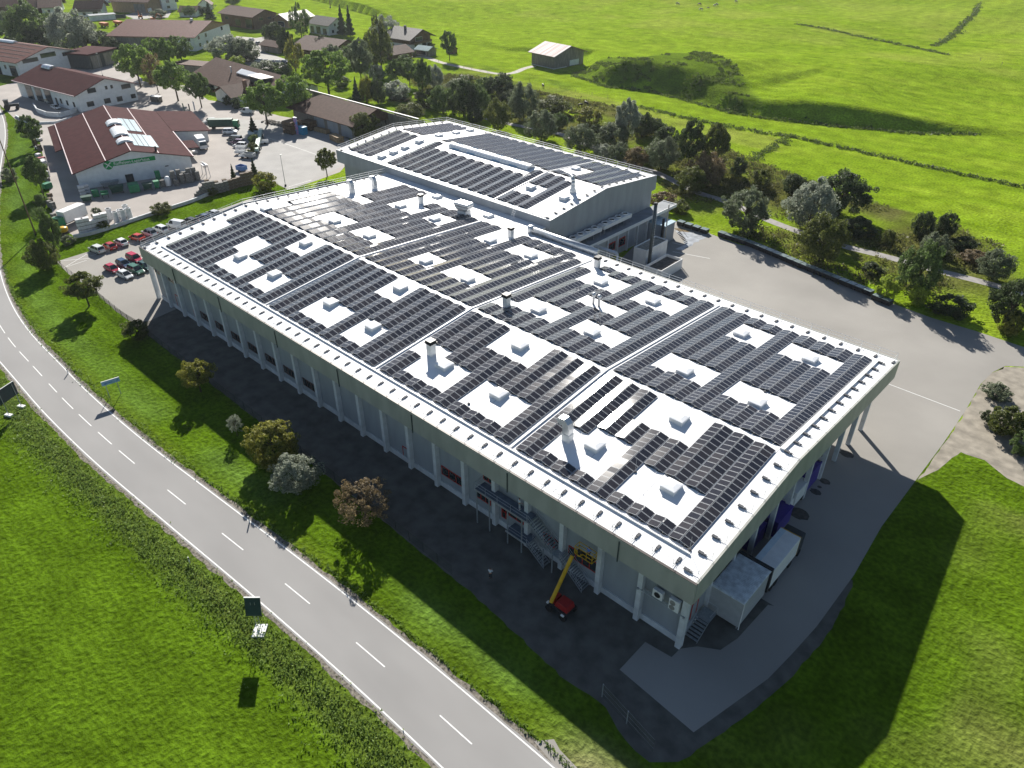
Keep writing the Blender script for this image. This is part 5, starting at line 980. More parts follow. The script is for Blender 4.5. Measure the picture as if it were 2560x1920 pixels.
gh('tan_barn', 'large tan timber barn with brown roof at the top edge by the caravan', (284, 30), (374, 33), 24, 6.5, 10.5, gable='side', wall=m_woodl, roofm=m_tile2, over=1.2, cat='barn', wins=[('F', 16, .2, 8, 5, m_wood2, 'gate', m_wood2)])
gh('tall_white_house', 'tall white house touching the top edge right of the tan barn', (408, 27), (445, 24), 16, 7.5, 11, roofm=m_tile2, wins=[('F', 3, 4.5, 2.2, 1.5, m_dwin), ('F', 9, 4.5, 2.2, 1.5, m_dwin), ('F', 3, 1.2, 2, 1.5, m_dwin)])
gh('white_house', 'white house with dark door at the very top edge left of centre', (232, 8), (278, 6), 12, 5, 8, gable='side', wins=[('F', 4, 1, 1.5, 1.5, m_dwin), ('F', 12, 1, 1.5, 1.5, m_dwin)])
gh('low_brown_house', 'low house with light brown roof behind the gabled brown hall', (450, 42), (492, 42), 11, 3, 5.4, gable='side', wins=[('F', 3, .8, 1.6, 1.5, m_dwin)], roofm=m_tile2)
gh('low_brown_house', 'small brown gable roof house just left of the long timber building', (498, 27), (530, 26), 12, 3.5, 6.5, wins=[('F', 3, .8, 1.6, 1.5, m_dwin)], roofm=m_tile2)
# ------------------------------------------------------------------ vehicles
PAINT = {}
def paint(c):
    if c not in PAINT:
        PAINT[c] = M('car_paint_%d' % len(PAINT), c, 0.22, 0.02, spec=0.6)
    return PAINT[c]
def car_proto(kind):
    t = thing('parked_car', 'x', 'car'); 
    L, Wd, hb, hr_ = {'car': (4.2, 1.76, .92, 1.48), 'suv': (4.5, 1.85, 1.02, 1.68), 'van': (4.9, 1.9, 1.15, 2.0), 'estate': (4.5, 1.78, .9, 1.47)}[kind]
    hw = Wd/2; f = L/2
    # lower body: lengthwise sections (y, half width, z low, z high)
    if kind == 'van': sec = [(-f, .92, .38, 1.1), (-f+.15, .97, .22, 1.25), (-f*.3, 1, .2, 1.2), (f*.45, 1, .2, 1.12), (f*.8, .96, .22, 1.0), (f, .84, .4, .78)]
    else: sec = [(-f, .86, .42, hb-.1), (-f+.2, .96, .24, hb+.02), (-f*.4, 1, .2, hb+.03), (f*.3, 1, .2, hb), (f*.7, .95, .22, hb-.12), (f-.08, .86, .3, hb-.28), (f, .74, .42, hb-.4)]
    m = MB(); prev = None
    for y, k, z0, z1 in sec:
        ring = [(-hw*k*.92, y, z0), (hw*k*.92, y, z0), (hw*k, y, (z0+z1)/2), (hw*k*.9, y, z1), (-hw*k*.9, y, z1), (-hw*k, y, (z0+z1)/2)]
        if prev: m.loft(prev, ring)
        prev = ring
    m.build('body', paint((.5, .5, .5)), t, smooth=False, bevel=.05)
    # greenhouse: glass shell and roof
    back = {'car': -f+.35, 'suv': -f+.2, 'van': -f+.08, 'estate': -f+.25}[kind]; rb = back+{'car': .55, 'suv': .3, 'van': .1, 'estate': .5}[kind]; rf = {'car': .45, 'suv': .5, 'van': 1.0, 'estate': .35}[kind]; fr_ = {'car': 1.25, 'suv': 1.2, 'van': 1.65, 'estate': 1.2}[kind]
    z0 = hb-.04; g = MB().loft([(-hw*.88, back, z0), (hw*.88, back, z0), (hw*.88, fr_, z0), (-hw*.88, fr_, z0)], [(-hw*.7, rb, hr_-.05), (hw*.7, rb, hr_-.05), (hw*.7, rf, hr_-.05), (-hw*.7, rf, hr_-.05)]); g.build('windows', m_glass, t)
    MB().loft([(-hw*.74, rb-.06, hr_-.08), (hw*.74, rb-.06, hr_-.08), (hw*.74, rf+.05, hr_-.08), (-hw*.74, rf+.05, hr_-.08)], [(-hw*.66, rb+.08, hr_), (hw*.66, rb+.08, hr_), (hw*.66, rf-.1, hr_), (-hw*.66, rf-.1, hr_)]).build('roof', paint((.5, .5, .5)), t, bevel=.03)
    m = MB()
    for s in (-1, 1):
        for (ya, yb) in ((back, rb), (fr_, rf), ((back+fr_)/2-.1, (rb+rf)/2)):
            m.tube((s*hw*.885, ya, z0), (s*hw*.71, yb, hr_-.06), .045 if kind != 'van' else .07, 5)
        if kind == 'van': m.loft([(s*hw*.86, back, z0), (s*hw*.9, back, z0), (s*hw*.9, .2, z0), (s*hw*.86, .2, z0)], [(s*hw*.69, rb, hr_-.05), (s*hw*.73, rb, hr_-.05), (s*hw*.73, .2, hr_-.05), (s*hw*.69, .2, hr_-.05)])
        m.box((s*(hw+.08), fr_-.35, hb+.05), (.18, .1, .12))
    m.build('pillars', paint((.5, .5, .5)), t)
    for s in (-1, 1):
        for y in (-f*.62, f*.62): 
            o = MB().tube((s*(hw-.2), y, .32), (s*(hw+.01), y, .32), .33, 16).build('wheel', m_tyre, t); MB().tube((s*(hw+.012), y, .32), (s*(hw+.03), y, .32), .2, 10).build('rim', m_alu, o)
        MB().box((s*hw*.66, f-.06, hb-.32), (.34, .12, .14)).build('headlight', M('lamp_glass', (.7, .72, .75), .1, .02, spec=.7), t); MB().box((s*hw*.74, -f+.02, hb-.16), (.2, .1, .22)).build('taillight', m_red, t)
    MB().bb(-.26, -f-.03, .5, .26, -f, .62).build('number_plate', m_white, t); MB().bb(-.45, f-.02, .36, .45, f+.02, .5).build('grille', m_dark, t)
    return t
PROTO = {}
CARL = []
def car(kind, label, p, q=None, rz=None, col=(.5, .5, .5), roof=None, group='parked cars', s=1.0):
    p = G(*p) if not isinstance(p, Vector) else p
    if q is not None: q = G(*q) if not isinstance(q, Vector) else q; d = q-p; a = atan2(d.y, d.x)-pi/2; c = (p+q)/2
    else: a = rz; c = p
    c = (c.x, c.y, .012)
    if kind not in PROTO: t = car_proto(kind); PROTO[kind] = t; first = True; t.location = c; t.rotation_euler = (0, 0, a)
    else: t = dup(PROTO[kind], c, a)
    for ch in t.children:
        nm = ch.name.split('.')[0]
        if nm in ('body', 'roof', 'pillars'): ch.material_slots[0].link = 'OBJECT'; ch.material_slots[0].material = paint(roof if (roof and nm == 'roof') else col)
    t['label'] = label; t['category'] = 'van' if kind == 'van' else 'car'; t['group'] = group; t.scale = (s, s, s); return t
def cg(crop, s, x, y): return (crop[0]+x/s, crop[1]+y/s)
k5 = 8.508; K5 = (220, 560)
def pc(kind, label, r_, f_, col, roof=None):
    a = G(*cg(K5, k5, *r_)); b_ = G(*cg(K5, k5, *f_)); car(kind, label, a, b_, col=col, roof=roof)
wh = (.72, .73, .73); rd_ = (.42, .012, .015); 
pc('car', 'silver-white hatchback nearest the camera in the lower parked group', (700, 1090), (900, 1180), (.62, .64, .64))
pc('car', 'small red hatchback at the left end of the lower parked group', (440, 960), (610, 1040), (.4, .02, .05))
pc('estate', 'dark blue estate car between the small red and the green car', (690, 850), (860, 940), (.02, .06, .13))
pc('suv', 'dark green off-road car right of the silver-white hatchback', (940, 990), (1140, 1080), (.05, .15, .1))
pc('suv', 'crimson red car at the back of the lower parked group', (900, 740), (1110, 830), (.45, .01, .05))
pc('estate', 'dark green estate half hidden behind the factory corner', (1160, 900), (1330, 990), (.04, .09, .08))
car('suv', 'pale silver minivan at the left end of the upper parked row', G(*cg(K5, k5, 290, 625)), G(*cg(K5, k5, 120, 560)), col=(.6, .62, .58))
pc('car', 'red hatchback between two pale cars in the upper parked row', (560, 560), (400, 480), (.4, .02, .02))
pc('car', 'white hatchback third from the left in the upper parked row', (800, 475), (640, 400), wh)
pc('car', 'bright red coupe fourth from the left in the upper parked row', (1150, 360), (960, 310), (.5, .03, .01))
pc('suv', 'white car with black roof beside the bright red coupe', (1400, 270), (1240, 210), wh, roof=(.02, .03, .04))
pc('suv', 'plain white car between the black-roofed car and the white van', (1640, 190), (1480, 130), wh)
K6, k6 = (360, 380), 4.23
car('van', 'white panel van in the upper parked row behind the roof edge', G(*cg(K6, k6, 430, 815)), G(*cg(K6, k6, 270, 785)), col=wh)
car('estate', 'black car just right of the white panel van', G(*cg(K6, k6, 560, 770)), G(*cg(K6, k6, 430, 735)), col=(.02, .02, .03))
car('estate', 'dark blue car second right of the white panel van', G(*cg(K6, k6, 690, 730)), G(*cg(K6, k6, 580, 695)), col=(.02, .05, .12))
car('estate', 'silver car at the right end of the upper parked row', G(*cg(K6, k6, 790, 690)), G(*cg(K6, k6, 690, 655)), col=(.5, .52, .54))
K7, k7 = (480, 220), 4.23
def yc(kind, label, r_, f_, col, s=1.0): car(kind, label, G(*cg(K7, k7, *r_)), G(*cg(K7, k7, *f_)), col=col, group='vehicles on the warehouse yard', s=s)
yc('suv', 'white small van at the far end of the warehouse yard', (235, 365), (155, 375), wh)
yc('suv', 'silver-white off-roader in front of the green trailer', (340, 485), (470, 480), (.68, .7, .72), 1.05)
yc('van', 'dark grey van in the cluster by the yard hedge', (500, 570), (410, 565), (.08, .1, .11))
yc('suv', 'dark violet car beside the dark grey van', (520, 598), (450, 592), (.12, .06, .12))
yc('suv', 'white pick-up with dark windows nearest the hedge cluster front', (560, 630), (470, 625), wh)
yc('van', 'white delivery van by the brown-roofed building under the maple', (630, 270), (545, 265), wh)
for i, (x, y, c_) in enumerate([(880, 462, (.6, .6, .6)), (930, 480, (.03, .03, .04)), (978, 492, wh), (1025, 498, (.03, .03, .03)), (1073, 502, (.1, .11, .12)), (1120, 502, (.65, .66, .66)), (1170, 502, (.05, .08, .14)), (918, 325, wh), (970, 352, (.35, .36, .36))]):
    p = G(340+x/3.1725, y/3.1725); car('car', ['silver car at the left end', 'black car second from left', 'white car third from left', 'black car fourth from left', 'dark grey car fifth from left', 'pale silver car sixth from left', 'dark blue car at the right end', 'white car on the lane above', 'grey car on the grass above'][i]+' of the small car park behind the brown roof', p, rz=2.2 if i < 7 else .6, col=c_, group='cars in the upper village')
car('estate', 'white estate in front of the workshop side gates', G(125, 268), G(156, 276), col=wh, group='vehicles by the workshop'); car('car', 'grey car left of the white estate at the workshop', G(113, 254), G(132, 260), col=(.3, .31, .31), group='vehicles by the workshop'); car('car', 'dark grey car at the far corner of the workshop', G(80, 233), G(96, 237), col=(.12, .13, .14), group='vehicles by the workshop')
def truck(label, p, q, cab, box, L=7.2, h=3.4, sign=None, cabw=2.3, name='truck'):
    p, q = (x if isinstance(x, Vector) else G(*x) for x in (p, q)); d = q-p; a = atan2(d.y, d.x)-pi/2; c = (p+q)/2; t = thing(name, label, 'truck', (c.x, c.y, .012), a)
    MB().bb(-1.2, -L/2, 1.0, 1.2, L/2-2.1, h).build('cargo_box', box, t, bevel=.03); MB().loft([(-1.12, L/2-1.95, .5), (1.12, L/2-1.95, .5), (1.12, L/2, .5), (-1.12, L/2, .5)], [(-1.05, L/2-1.95, 2.7), (1.05, L/2-1.95, 2.7), (1.05, L/2-.35, 2.7), (-1.05, L/2-.35, 2.7)]).build('cab', cab, t, bevel=.08)
    MB().loft([(-1.0, L/2-.13, 1.55), (1.0, L/2-.13, 1.55), (1.0, L/2+.0, 1.55), (-1.0, L/2+.0, 1.55)], [(-.95, L/2-.33, 2.5), (.95, L/2-.33, 2.5), (.95, L/2-.22, 2.5), (-.95, L/2-.22, 2.5)]).build('windscreen', m_glass, t); MB().bb(-.5, -L/2, .55, .5, L/2-.5, .98).build('chassis', m_dark, t)
    for x in (-1.0, 1.0):
        for y in (-L/2+1.4, L/2-1.1): MB().tube((x-.14, y, .48), (x+.14, y, .48), .48, 14).build('wheel', m_tyre, t)
    if sign: MB().bb(1.205, -L/2+.6, 1.7, 1.23, L/2-2.9, 3.0).build('side_sign', sign, t)
    return t
truck('truck with green cab and white box parked beside the stacked white blocks', cg((60, 400), 3.1725, 470, 465), cg((60, 400), 3.1725, 285, 545), m_green, m_white, 8.5, 3.7)
p = G(*cg((60, 400), 3.1725, 378, 505))
truck('white box truck with white cab facing down on the warehouse yard', cg(K7, k7, 75, 590), cg(K7, k7, 145, 675), m_white, m_white, 7, 3.3)
t = truck('dark green tank trailer with bright green tail on the warehouse yard', cg(K7, k7, 230, 430), cg(K7, k7, 470, 425), m_green, m_dgreen, 10, 3.2)
t = thing('conveyor', 'long pale green conveyor beam parked by the yard hedge', 'conveyor', tuple(G(*cg(K7, k7, 715, 600))), 0); a, b_ = G(*cg(K7, k7, 745, 500)), G(*cg(K7, k7, 705, 690)); d = b_-a; t.rotation_euler.z = atan2(d.y, d.x); L = d.length*1.15
MB().bb(-L/2, -.6, 1.3, L/2, .6, 2.1).build('beam', M('pale_green_paint', (0.36, 0.48, 0.42), 0.5, 0.06), t); m = MB()
for x in (-L/3, 0, L/3): m.bb(x-.1, -.8, .3, x+.1, .8, 1.3)
m.build('frame', m_dark, t)
for x in (-L/4, L/5):
    for y in (-.8, .8): MB().tube((x, y-.12, .4), (x, y+.12, .4), .4, 12).build('wheel', m_tyre, t)
t = thing('caravan', 'white caravan parked beside the tan barn', 'caravan', tuple(G(373, 31)), -.2); MB().bb(-4, -1.2, .6, 4, 1.2, 2.9).build('body', m_white, t, bevel=.35); MB().bb(-2.6, -1.24, 1.5, -1.4, -1.2, 2.2).bb(.8, -1.24, 1.5, 2.4, -1.2, 2.2).build('window', m_glass, t); MB().tube((-.4, -1.25, .4), (-.4, -1.0, .4), .4, 12).build('wheel', m_tyre, t)
def digger(label, p, rz, mat, arm=True):
    t = thing('excavator' if arm else 'dump_trailer', label, 'excavator' if arm else 'trailer', tuple(G(*p)), rz)
    if arm:
        MB().bb(-1.6, -1.2, .1, 1.6, -.6, .9).bb(-1.6, .6, .1, 1.6, 1.2, .9).build('tracks', m_dark, t); MB().bb(-1.8, -1.2, 1, 1, 1.2, 2).build('body', mat, t, bevel=.1); MB().bb(-.2, -1.1, 2, 1.2, 0, 3).build('cab', m_glass, t, bevel=.1); MB().chain([(1, .4, 1.6), (2.6, .4, 4.2), (4.4, .4, 3.2), (4.9, .4, 1.4)], .22, 6).build('arm', mat, t)
    else:
        MB().loft([(-3, -1.1, 1.1), (3, -1.1, 1.1), (3, 1.1, 1.1), (-3, 1.1, 1.1)], [(-3.3, -1.35, 2.5), (3.2, -1.35, 2.5), (3.2, 1.35, 2.5), (-3.3, 1.35, 2.5)]).build('skip', mat, t)
        for x in (-1.8, -.6, 2):
            for y in (-1, 1): MB().tube((x, y-.15, .5), (x, y+.15, .5), .5, 12).build('wheel', m_tyre, t)
        MB().bb(-3, -.4, .8, 4, .4, 1.1).build('chassis', m_dark, t)
digger('orange dump trailer left one of two on the dirt yard', (262, 68), .1, m_orange, False); digger('orange dump trailer nearest the dark skip on the dirt yard', (297, 64), .1, m_orange, False)
digger('dark green-grey dump trailer next to the excavator', (342, 59), .1, m_dgreen, False); digger('small excavator with raised arm behind the dark dump trailer', (352, 47), 2.8, m_orange)
digger('orange loader near the brown hall corner on the dirt yard', (385, 53), 1.2, m_orange)
def tractor(label, p, rz, mat, s=1.0):
    t = thing('tractor', label, 'tractor', tuple(G(*p)), rz); t.scale = (s, s, s); MB().bb(-.3, -.45, .9, 2.2, .45, 1.6).build('bonnet', mat, t, bevel=.08); MB().bb(-1.4, -.7, 1.2, -.3, .7, 2.7).build('cab', m_glass, t, bevel=.05); MB().bb(-1.5, -.8, 2.7, -.2, .8, 2.85).build('cab_roof', mat, t)
    for x, y, r_ in ((-1, -.85, .8), (-1, .85, .8), (1.6, -.7, .5), (1.6, .7, .5)): MB().tube((x, y-.2, r_), (x, y+.2, r_), r_, 16).build('wheel', m_tyre, t)
tractor('old dark tractor standing on the verge left of the workshop forecourt', (30, 274), 1.2, m_dark, 1.25); tractor('yellow and dark green forklift tractor at the right side of the warehouse', (470, 340), 1.0, m_yellow, 1.1)
# ------------------------------------------------------------------ street furniture
def signboard(label, pts, zt, h, mat, wr, faces='back', foot=False):
    c = (pts[0]+pts[1])/2; d = pts[1]-pts[0]; a = atan2(d.y, d.x); t = thing('road_sign', label, 'sign', (c.x, c.y, 0), a); L = d.length
    MB().bb(-L/2-.5, -.05, zt-h, L/2+.5, .03, zt).build('panel', mat, t, bevel=.02); MB().bb(-L/2-.5, -.07, zt+.002, L/2+.5, .05, zt+.06).build('panel_rim', m_white, t)
    for s in (-1, 1):
        MB().tube((s*L/2, .12, 0), (s*L/2, .12, zt-.1), .06, 8).build('post', m_steel, t)
        if foot: MB().bb(s*L/2-.3, -.5, 0, s*L/2+.3, .75, .35).build('footing', m_white, t, bevel=.05)
    return t, L
t, L = signboard('long narrow pale blue direction sign on two posts above the road edge', [G(275, 994), G(303, 985)], 3.1, .75, M('pale_blue_sign', (0.25, 0.42, 0.62), 0.4, 0.03), 1)
MB().bb(-L/2-.2, -.07, 2.62, L/2-.6, -.055, 2.72).bb(-L/2-.1, -.07, 2.52, -L/2+.15, -.055, 2.76).build('lettering', m_blue, t); MB().chain([(L/2+.05, -.08, 2.5), (L/2+.1, -.08, 2.75), (L/2+.3, -.08, 2.88)], .04, 6).build('arrow', m_blue, t)
a, b_ = G(53.5, 1018), G(21.7, 1040); t, L = signboard('large dark-backed road sign on two footed posts at the left picture edge', [a, b_], 4.6, 2.3, M('dark_sign_back', (0.02, 0.05, 0.055), 0.4, 0.1), 1, foot=True)
rp = G(650, 1578); t = thing('solar_display', 'dark solar panel board on a lattice post beside the road', 'solar sign', (rp.x, rp.y, 0), 0.75)
MB().loft([(-.85, -.35, 3.0), (.85, -.35, 3.0), (.85, .35, 5.1), (-.85, .35, 5.1)], [(-.85, -.28, 2.97), (.85, -.28, 2.97), (.85, .42, 5.07), (-.85, .42, 5.07)]).build('panel', M('dark_sign_back', (0.02, 0.05, 0.055)), t); MB().bb(-.87, .3, 5.08, .87, .44, 5.16).build('panel_rim', m_white, t)
m = MB().tube((-.22, 0, 0), (-.22, .1, 4.6), .035, 6).tube((.22, 0, 0), (.22, .1, 4.6), .035, 6)
for k in range(7): m.tube((-.22, .02*k, .3+.5*k), (.22, .02*k, .6+.5*k), .02, 5)
m.build('post', m_steel, t); MB().bb(-.7, -.9, 0, .7, .8, .22).build('footing', m_white, t, bevel=.04)
for px, py, w in ((170.7, 934, 'left, near the pale blue sign'), (624, 1306, 'middle, on the factory side of the road'), (475, 1408, 'on the field side in the tall grass')):
    p = G(px, py); t = thing('delineator_post', 'white roadside marker post with black band, %s' % w, 'marker post', (p.x, p.y, 0), group='roadside marker posts'); MB().bb(-.07, -.06, 0, .07, .06, .72).bb(-.06, -.05, .92, .06, .05, 1.05).build('post', m_white, t); MB().bb(-.072, -.062, .72, .072, .062, .92).build('band', m_dark, t)
def pole(label, p, h, r_=.1, head=None, cat='pole', name='lamp_post', mat=None):
    p = G(*p); t = thing(name, label, cat, (p.x, p.y, 0)); MB().tube((0, 0, 0), (0, 0, h), r_, 8, r_*.6).build('pole', mat or m_steel, t); MB().bb(-.2, -.2, 0, .2, .2, .5).build('base', m_dark, t)
    if head: MB().bb(-.12, -.12, h, .12, .5, h+.15).build('lamp_head', m_white, t)
pole('tall dark utility pole by the road left of the warehouse strip', (90, 588), 23.5, .17, cat='utility pole', name='utility_pole', mat=m_wood)
pole('slim street lamp on the asphalt beside the rear hall', (714, 465), 8.4, .09, head=True)
pole('slim lamp mast among the trees behind the workshop', (334, 190), 8, .09, head=True); pole('lamp mast at the workshop gable roof', (257, 190), 9, .07, head=True)
mp = G(760, 2); mz = H(760, 2); t = thing('lamp_post', 'dark leaning post at the top edge of the meadow', 'post', tuple(H(826, 20))); MB().tube((0, 0, 0), (.3, 0, 8), .25, 6).build('pole', m_wood, t); MB().bb(-.4, -.4, 0, .4, .4, .6).build('base', m_dark, t)
# ------------------------------------------------------------------ trees
LM = {k: leafmat('leaves_'+k, *v) for k, v in dict(
    olive=((.06, .085, .02), (.19, .21, .05)), yellow=((.11, .13, .02), (.38, .36, .07)), bright=((.09, .16, .03), (.3, .42, .09)), dark=((.035, .055, .022), (.1, .14, .05)),
    grey=((.09, .115, .06), (.24, .28, .17)), silver=((.16, .19, .14), (.45, .48, .38)), brown=((.11, .085, .05), (.32, .24, .12)), mid=((.06, .1, .03), (.18, .26, .075)), lime=((.17, .24, .02), (.45, .55, .07))).items()}
def crown_mesh(kind, seed):
    rs = np.random.RandomState(seed); V = []; F = []; A_ = []
    def shape(n):
        if kind == 'conifer':
            z = rs.rand(n)**1.3; r_ = (1-z)*.5*(.75+.25*np.sin(z*40)); a = rs.rand(n)*2*pi; k = .6+.4*np.sqrt(rs.rand(n)); return np.stack([r_*k*np.cos(a), r_*k*np.sin(a), .06+z*.94], 1)
        zb = {'tree': .27, 'round': .02, 'sparse': .2, 'bush': .0, 'poplar': .04}[kind]; nc = {'tree': 120, 'round': 150, 'sparse': 90, 'bush': 60, 'poplar': 110}[kind]
        c_ = rs.normal(size=(nc, 3)); c_ /= np.linalg.norm(c_, axis=1)[:, None]; rr = .62+.38*rs.rand(nc)**.6; lump = 1+.1*np.sin(3*np.arctan2(c_[:, 1], c_[:, 0])+seed)+.07*rs.normal(size=nc)
        c_ = c_*(rr*lump)[:, None]; c_[:, 2] = np.clip(c_[:, 2], -1, 1.1); 
        if kind == 'round': w_ = np.where(c_[:, 2] < 0, 1.0, 1.0)
        taper = 1-(.6 if kind == 'poplar' else .28)*np.clip(c_[:, 2], 0, 1)-(.25 if kind == 'tree' else .05)*np.clip(-c_[:, 2], 0, 1)
        idx = rs.randint(0, nc, n); cr_ = {'tree': .17, 'round': .17, 'sparse': .15, 'bush': .24, 'poplar': .15}[kind]*(.6+.8*rs.rand(nc))
        d = rs.normal(size=(n, 3)); d /= np.linalg.norm(d, axis=1)[:, None]; d *= (.55+.45*rs.rand(n)**.5)[:, None]
        P = c_[idx]+d*cr_[idx][:, None]; P[:, 0] *= taper[idx]*.5; P[:, 1] *= taper[idx]*.5; zc = (1+zb)/2; P[:, 2] = np.maximum(zc+P[:, 2]*(1-zb)/2*.92, zb*.6+.01)
        P[:, :2] *= .5/np.percentile(np.abs(P[:, 0]), 97); return P
    n = {'tree': 12000, 'round': 15000, 'sparse': 7500, 'bush': 6500, 'conifer': 5000, 'poplar': 7500}[kind]; s0 = {'tree': .023, 'round': .021, 'sparse': .016, 'bush': .032, 'conifer': .036, 'poplar': .024}[kind]
    P = shape(n); cen = np.array([0, 0, .55]); out = P-cen; out /= np.linalg.norm(out, axis=1)[:, None]+1e-6
    nm = out*.8+rs.normal(size=(n, 3))*.6; nm /= np.linalg.norm(nm, axis=1)[:, None]; t1 = np.cross(nm, rs.normal(size=(n, 3))); t1 /= np.linalg.norm(t1, axis=1)[:, None]+1e-6; t2 = np.cross(nm, t1)
    sz = s0*(.6+.8*rs.rand(n)); 
    a = t1*sz[:, None]; b_ = t2*(sz*.7)[:, None]
    VV = np.stack([P-a, P+b_*.8, P+a, P-b_*.8], 1).reshape(-1, 3)
    me_ = bpy.data.meshes.new('crown'); me_.vertices.add(len(VV)); me_.vertices.foreach_set('co', VV.ravel()); me_.loops.add(4*n); me_.loops.foreach_set('vertex_index', np.arange(4*n)); me_.polygons.add(n); me_.polygons.foreach_set('loop_start', np.arange(n)*4); me_.polygons.foreach_set('loop_total', np.full(n, 4)); me_.update()
    at_ = me_.attributes.new('rnd', 'FLOAT', 'POINT'); at_.data.foreach_set('value', np.repeat(rs.rand(n)*.8, 4)); me_.materials.append(LM['mid']); return me_
def trunk_mesh(kind, seed):
    rnd = random.Random(seed); m = MB(); top = {'tree': .75, 'round': .7, 'sparse': .9, 'bush': .5, 'conifer': .95, 'poplar': .9}[kind]; b0 = {'tree': .26, 'round': .1, 'sparse': .16, 'bush': .05, 'conifer': .2, 'poplar': .15}[kind]
    m.tube((0, 0, 0), (0, 0, b0), .03, 8, .024); m.tube((0, 0, b0), (.02, .01, top), .024, 7, .005)
    for k in range({'sparse': 26, 'conifer': 4}.get(kind, 11)):
        a = rnd.random()*2*pi; z = b0+(top-b0)*rnd.random()*.6; L = .25+.15*rnd.random(); p0 = Vector((0, 0, z)); p1 = p0+Vector((cos(a)*L*.5, sin(a)*L*.5, .12)); p2 = p0+Vector((cos(a)*L, sin(a)*L, .3)); m.tube(p0, p1, .011, 5, .007); m.tube(p1, p2, .007, 5, .002)
    me_ = bpy.data.meshes.new('trunk'); me_.from_pydata(m.v, [], m.f); me_.materials.append(m_bark); return me_
CM = {k: [(crown_mesh(k, 11+i*7+j), trunk_mesh(k, i+j)) for j in range(nv)] for i, (k, nv) in enumerate([('tree', 3), ('round', 3), ('sparse', 2), ('bush', 3), ('conifer', 1), ('poplar', 1)])}
TN = [0]
NAMES = {'tree': ('deciduous_tree', 'tree'), 'round': ('bushy_tree', 'tree'), 'sparse': ('sparse_tree', 'tree'), 'bush': ('shrub', 'shrub'), 'conifer': ('conifer', 'tree'), 'poplar': ('poplar_tree', 'tree')}
def tree(kind, col, px, py, w, top, label, hk=.92, near=None):
    if kind in ('tree',) and hk: py = py-.13*(py-top)
    p = H(px, (py+top)/2); kr, kc = {'tree': (.36, .63), 'round': (.5, .5), 'sparse': (.42, .56), 'bush': (.5, .48), 'conifer': (.48, .5), 'poplar': (.48, .5)}[kind]
    for it in range(6):
        dep = (p-CC).dot(_f); s_ = CF/dep; wm = w/s_; d_ = p-CC; th = math.asin(-d_.z/d_.length)
        half = (py-top)/2/s_; q2 = half*half-(wm/2*sin(th))**2; rz_ = max(sqrt(max(q2, 0))/cos(th), wm*.28); h = rz_/kr
        g_ = G(px, (py+top)/2, tz(p.x, p.y)+kc*h); p = Vector((g_.x, g_.y, tz(g_.x, g_.y)))
    if near: wm, h = near; p = G(px, py, kc*h); p.z = 0
    TN[0] += 1; k = TN[0]
    nm, cat = NAMES[kind]; t = thing(nm, label, cat, (p.x, p.y, p.z-.03), random.random()*6.28, 'trees and shrubs around the halls'); vs = CM[kind]; cm_, tm_ = vs[k % len(vs)]
    for n_, me_ in (('crown', cm_), ('trunk', tm_)):
        o = bpy.data.objects.new(n_, me_); COL.objects.link(o); o.parent = t; 
        if n_ == 'crown': o.material_slots[0].link = 'OBJECT'; o.material_slots[0].material = LM[col]
    f = {'tree': .95, 'round': 1.0, 'bush': 1.0}.get(kind, 1)
    t.scale = (wm*f, wm*f*(.92+.16*random.random()), h); return t
NEAR = [('round', 'olive', 107, 637, 5.8, 6.6, 'dark olive tree on the verge at the corner of the fenced car park'),
 ('tree', 'olive', 205, 722, 6.2, 7.0, 'olive-green tree with yellowing top beside the car park fence'),
 ('bush', 'olive', 340, 824, 4.6, 3.4, 'loose olive shrub at the corner of the building shadow'),
 ('tree', 'yellow', 489, 940, 4.9, 5.8, 'small yellow-leaved tree with sunlit crown rising out of the hall shadow'),
 ('sparse', 'silver', 586, 1060, 2.3, 3.8, 'slim pale grey-leaved young tree between the two yellow-green trees'),
 ('round', 'yellow', 676, 1106, 6.8, 6.9, 'largest yellow-green tree on the road bank in front of the hall'),
 ('round', 'silver', 735, 1182, 5.4, 5.4, 'rounded grey-leaved tree right of the largest yellow-green tree'),
 ('sparse', 'brown', 908, 1250, 6.6, 6.6, 'thin brownish autumn tree at the edge of the long hall shadow'),
 ('tree', 'olive', 812, 405, 5.6, 7.8, 'airy olive tree on the small grass triangle beside the rear hall')]
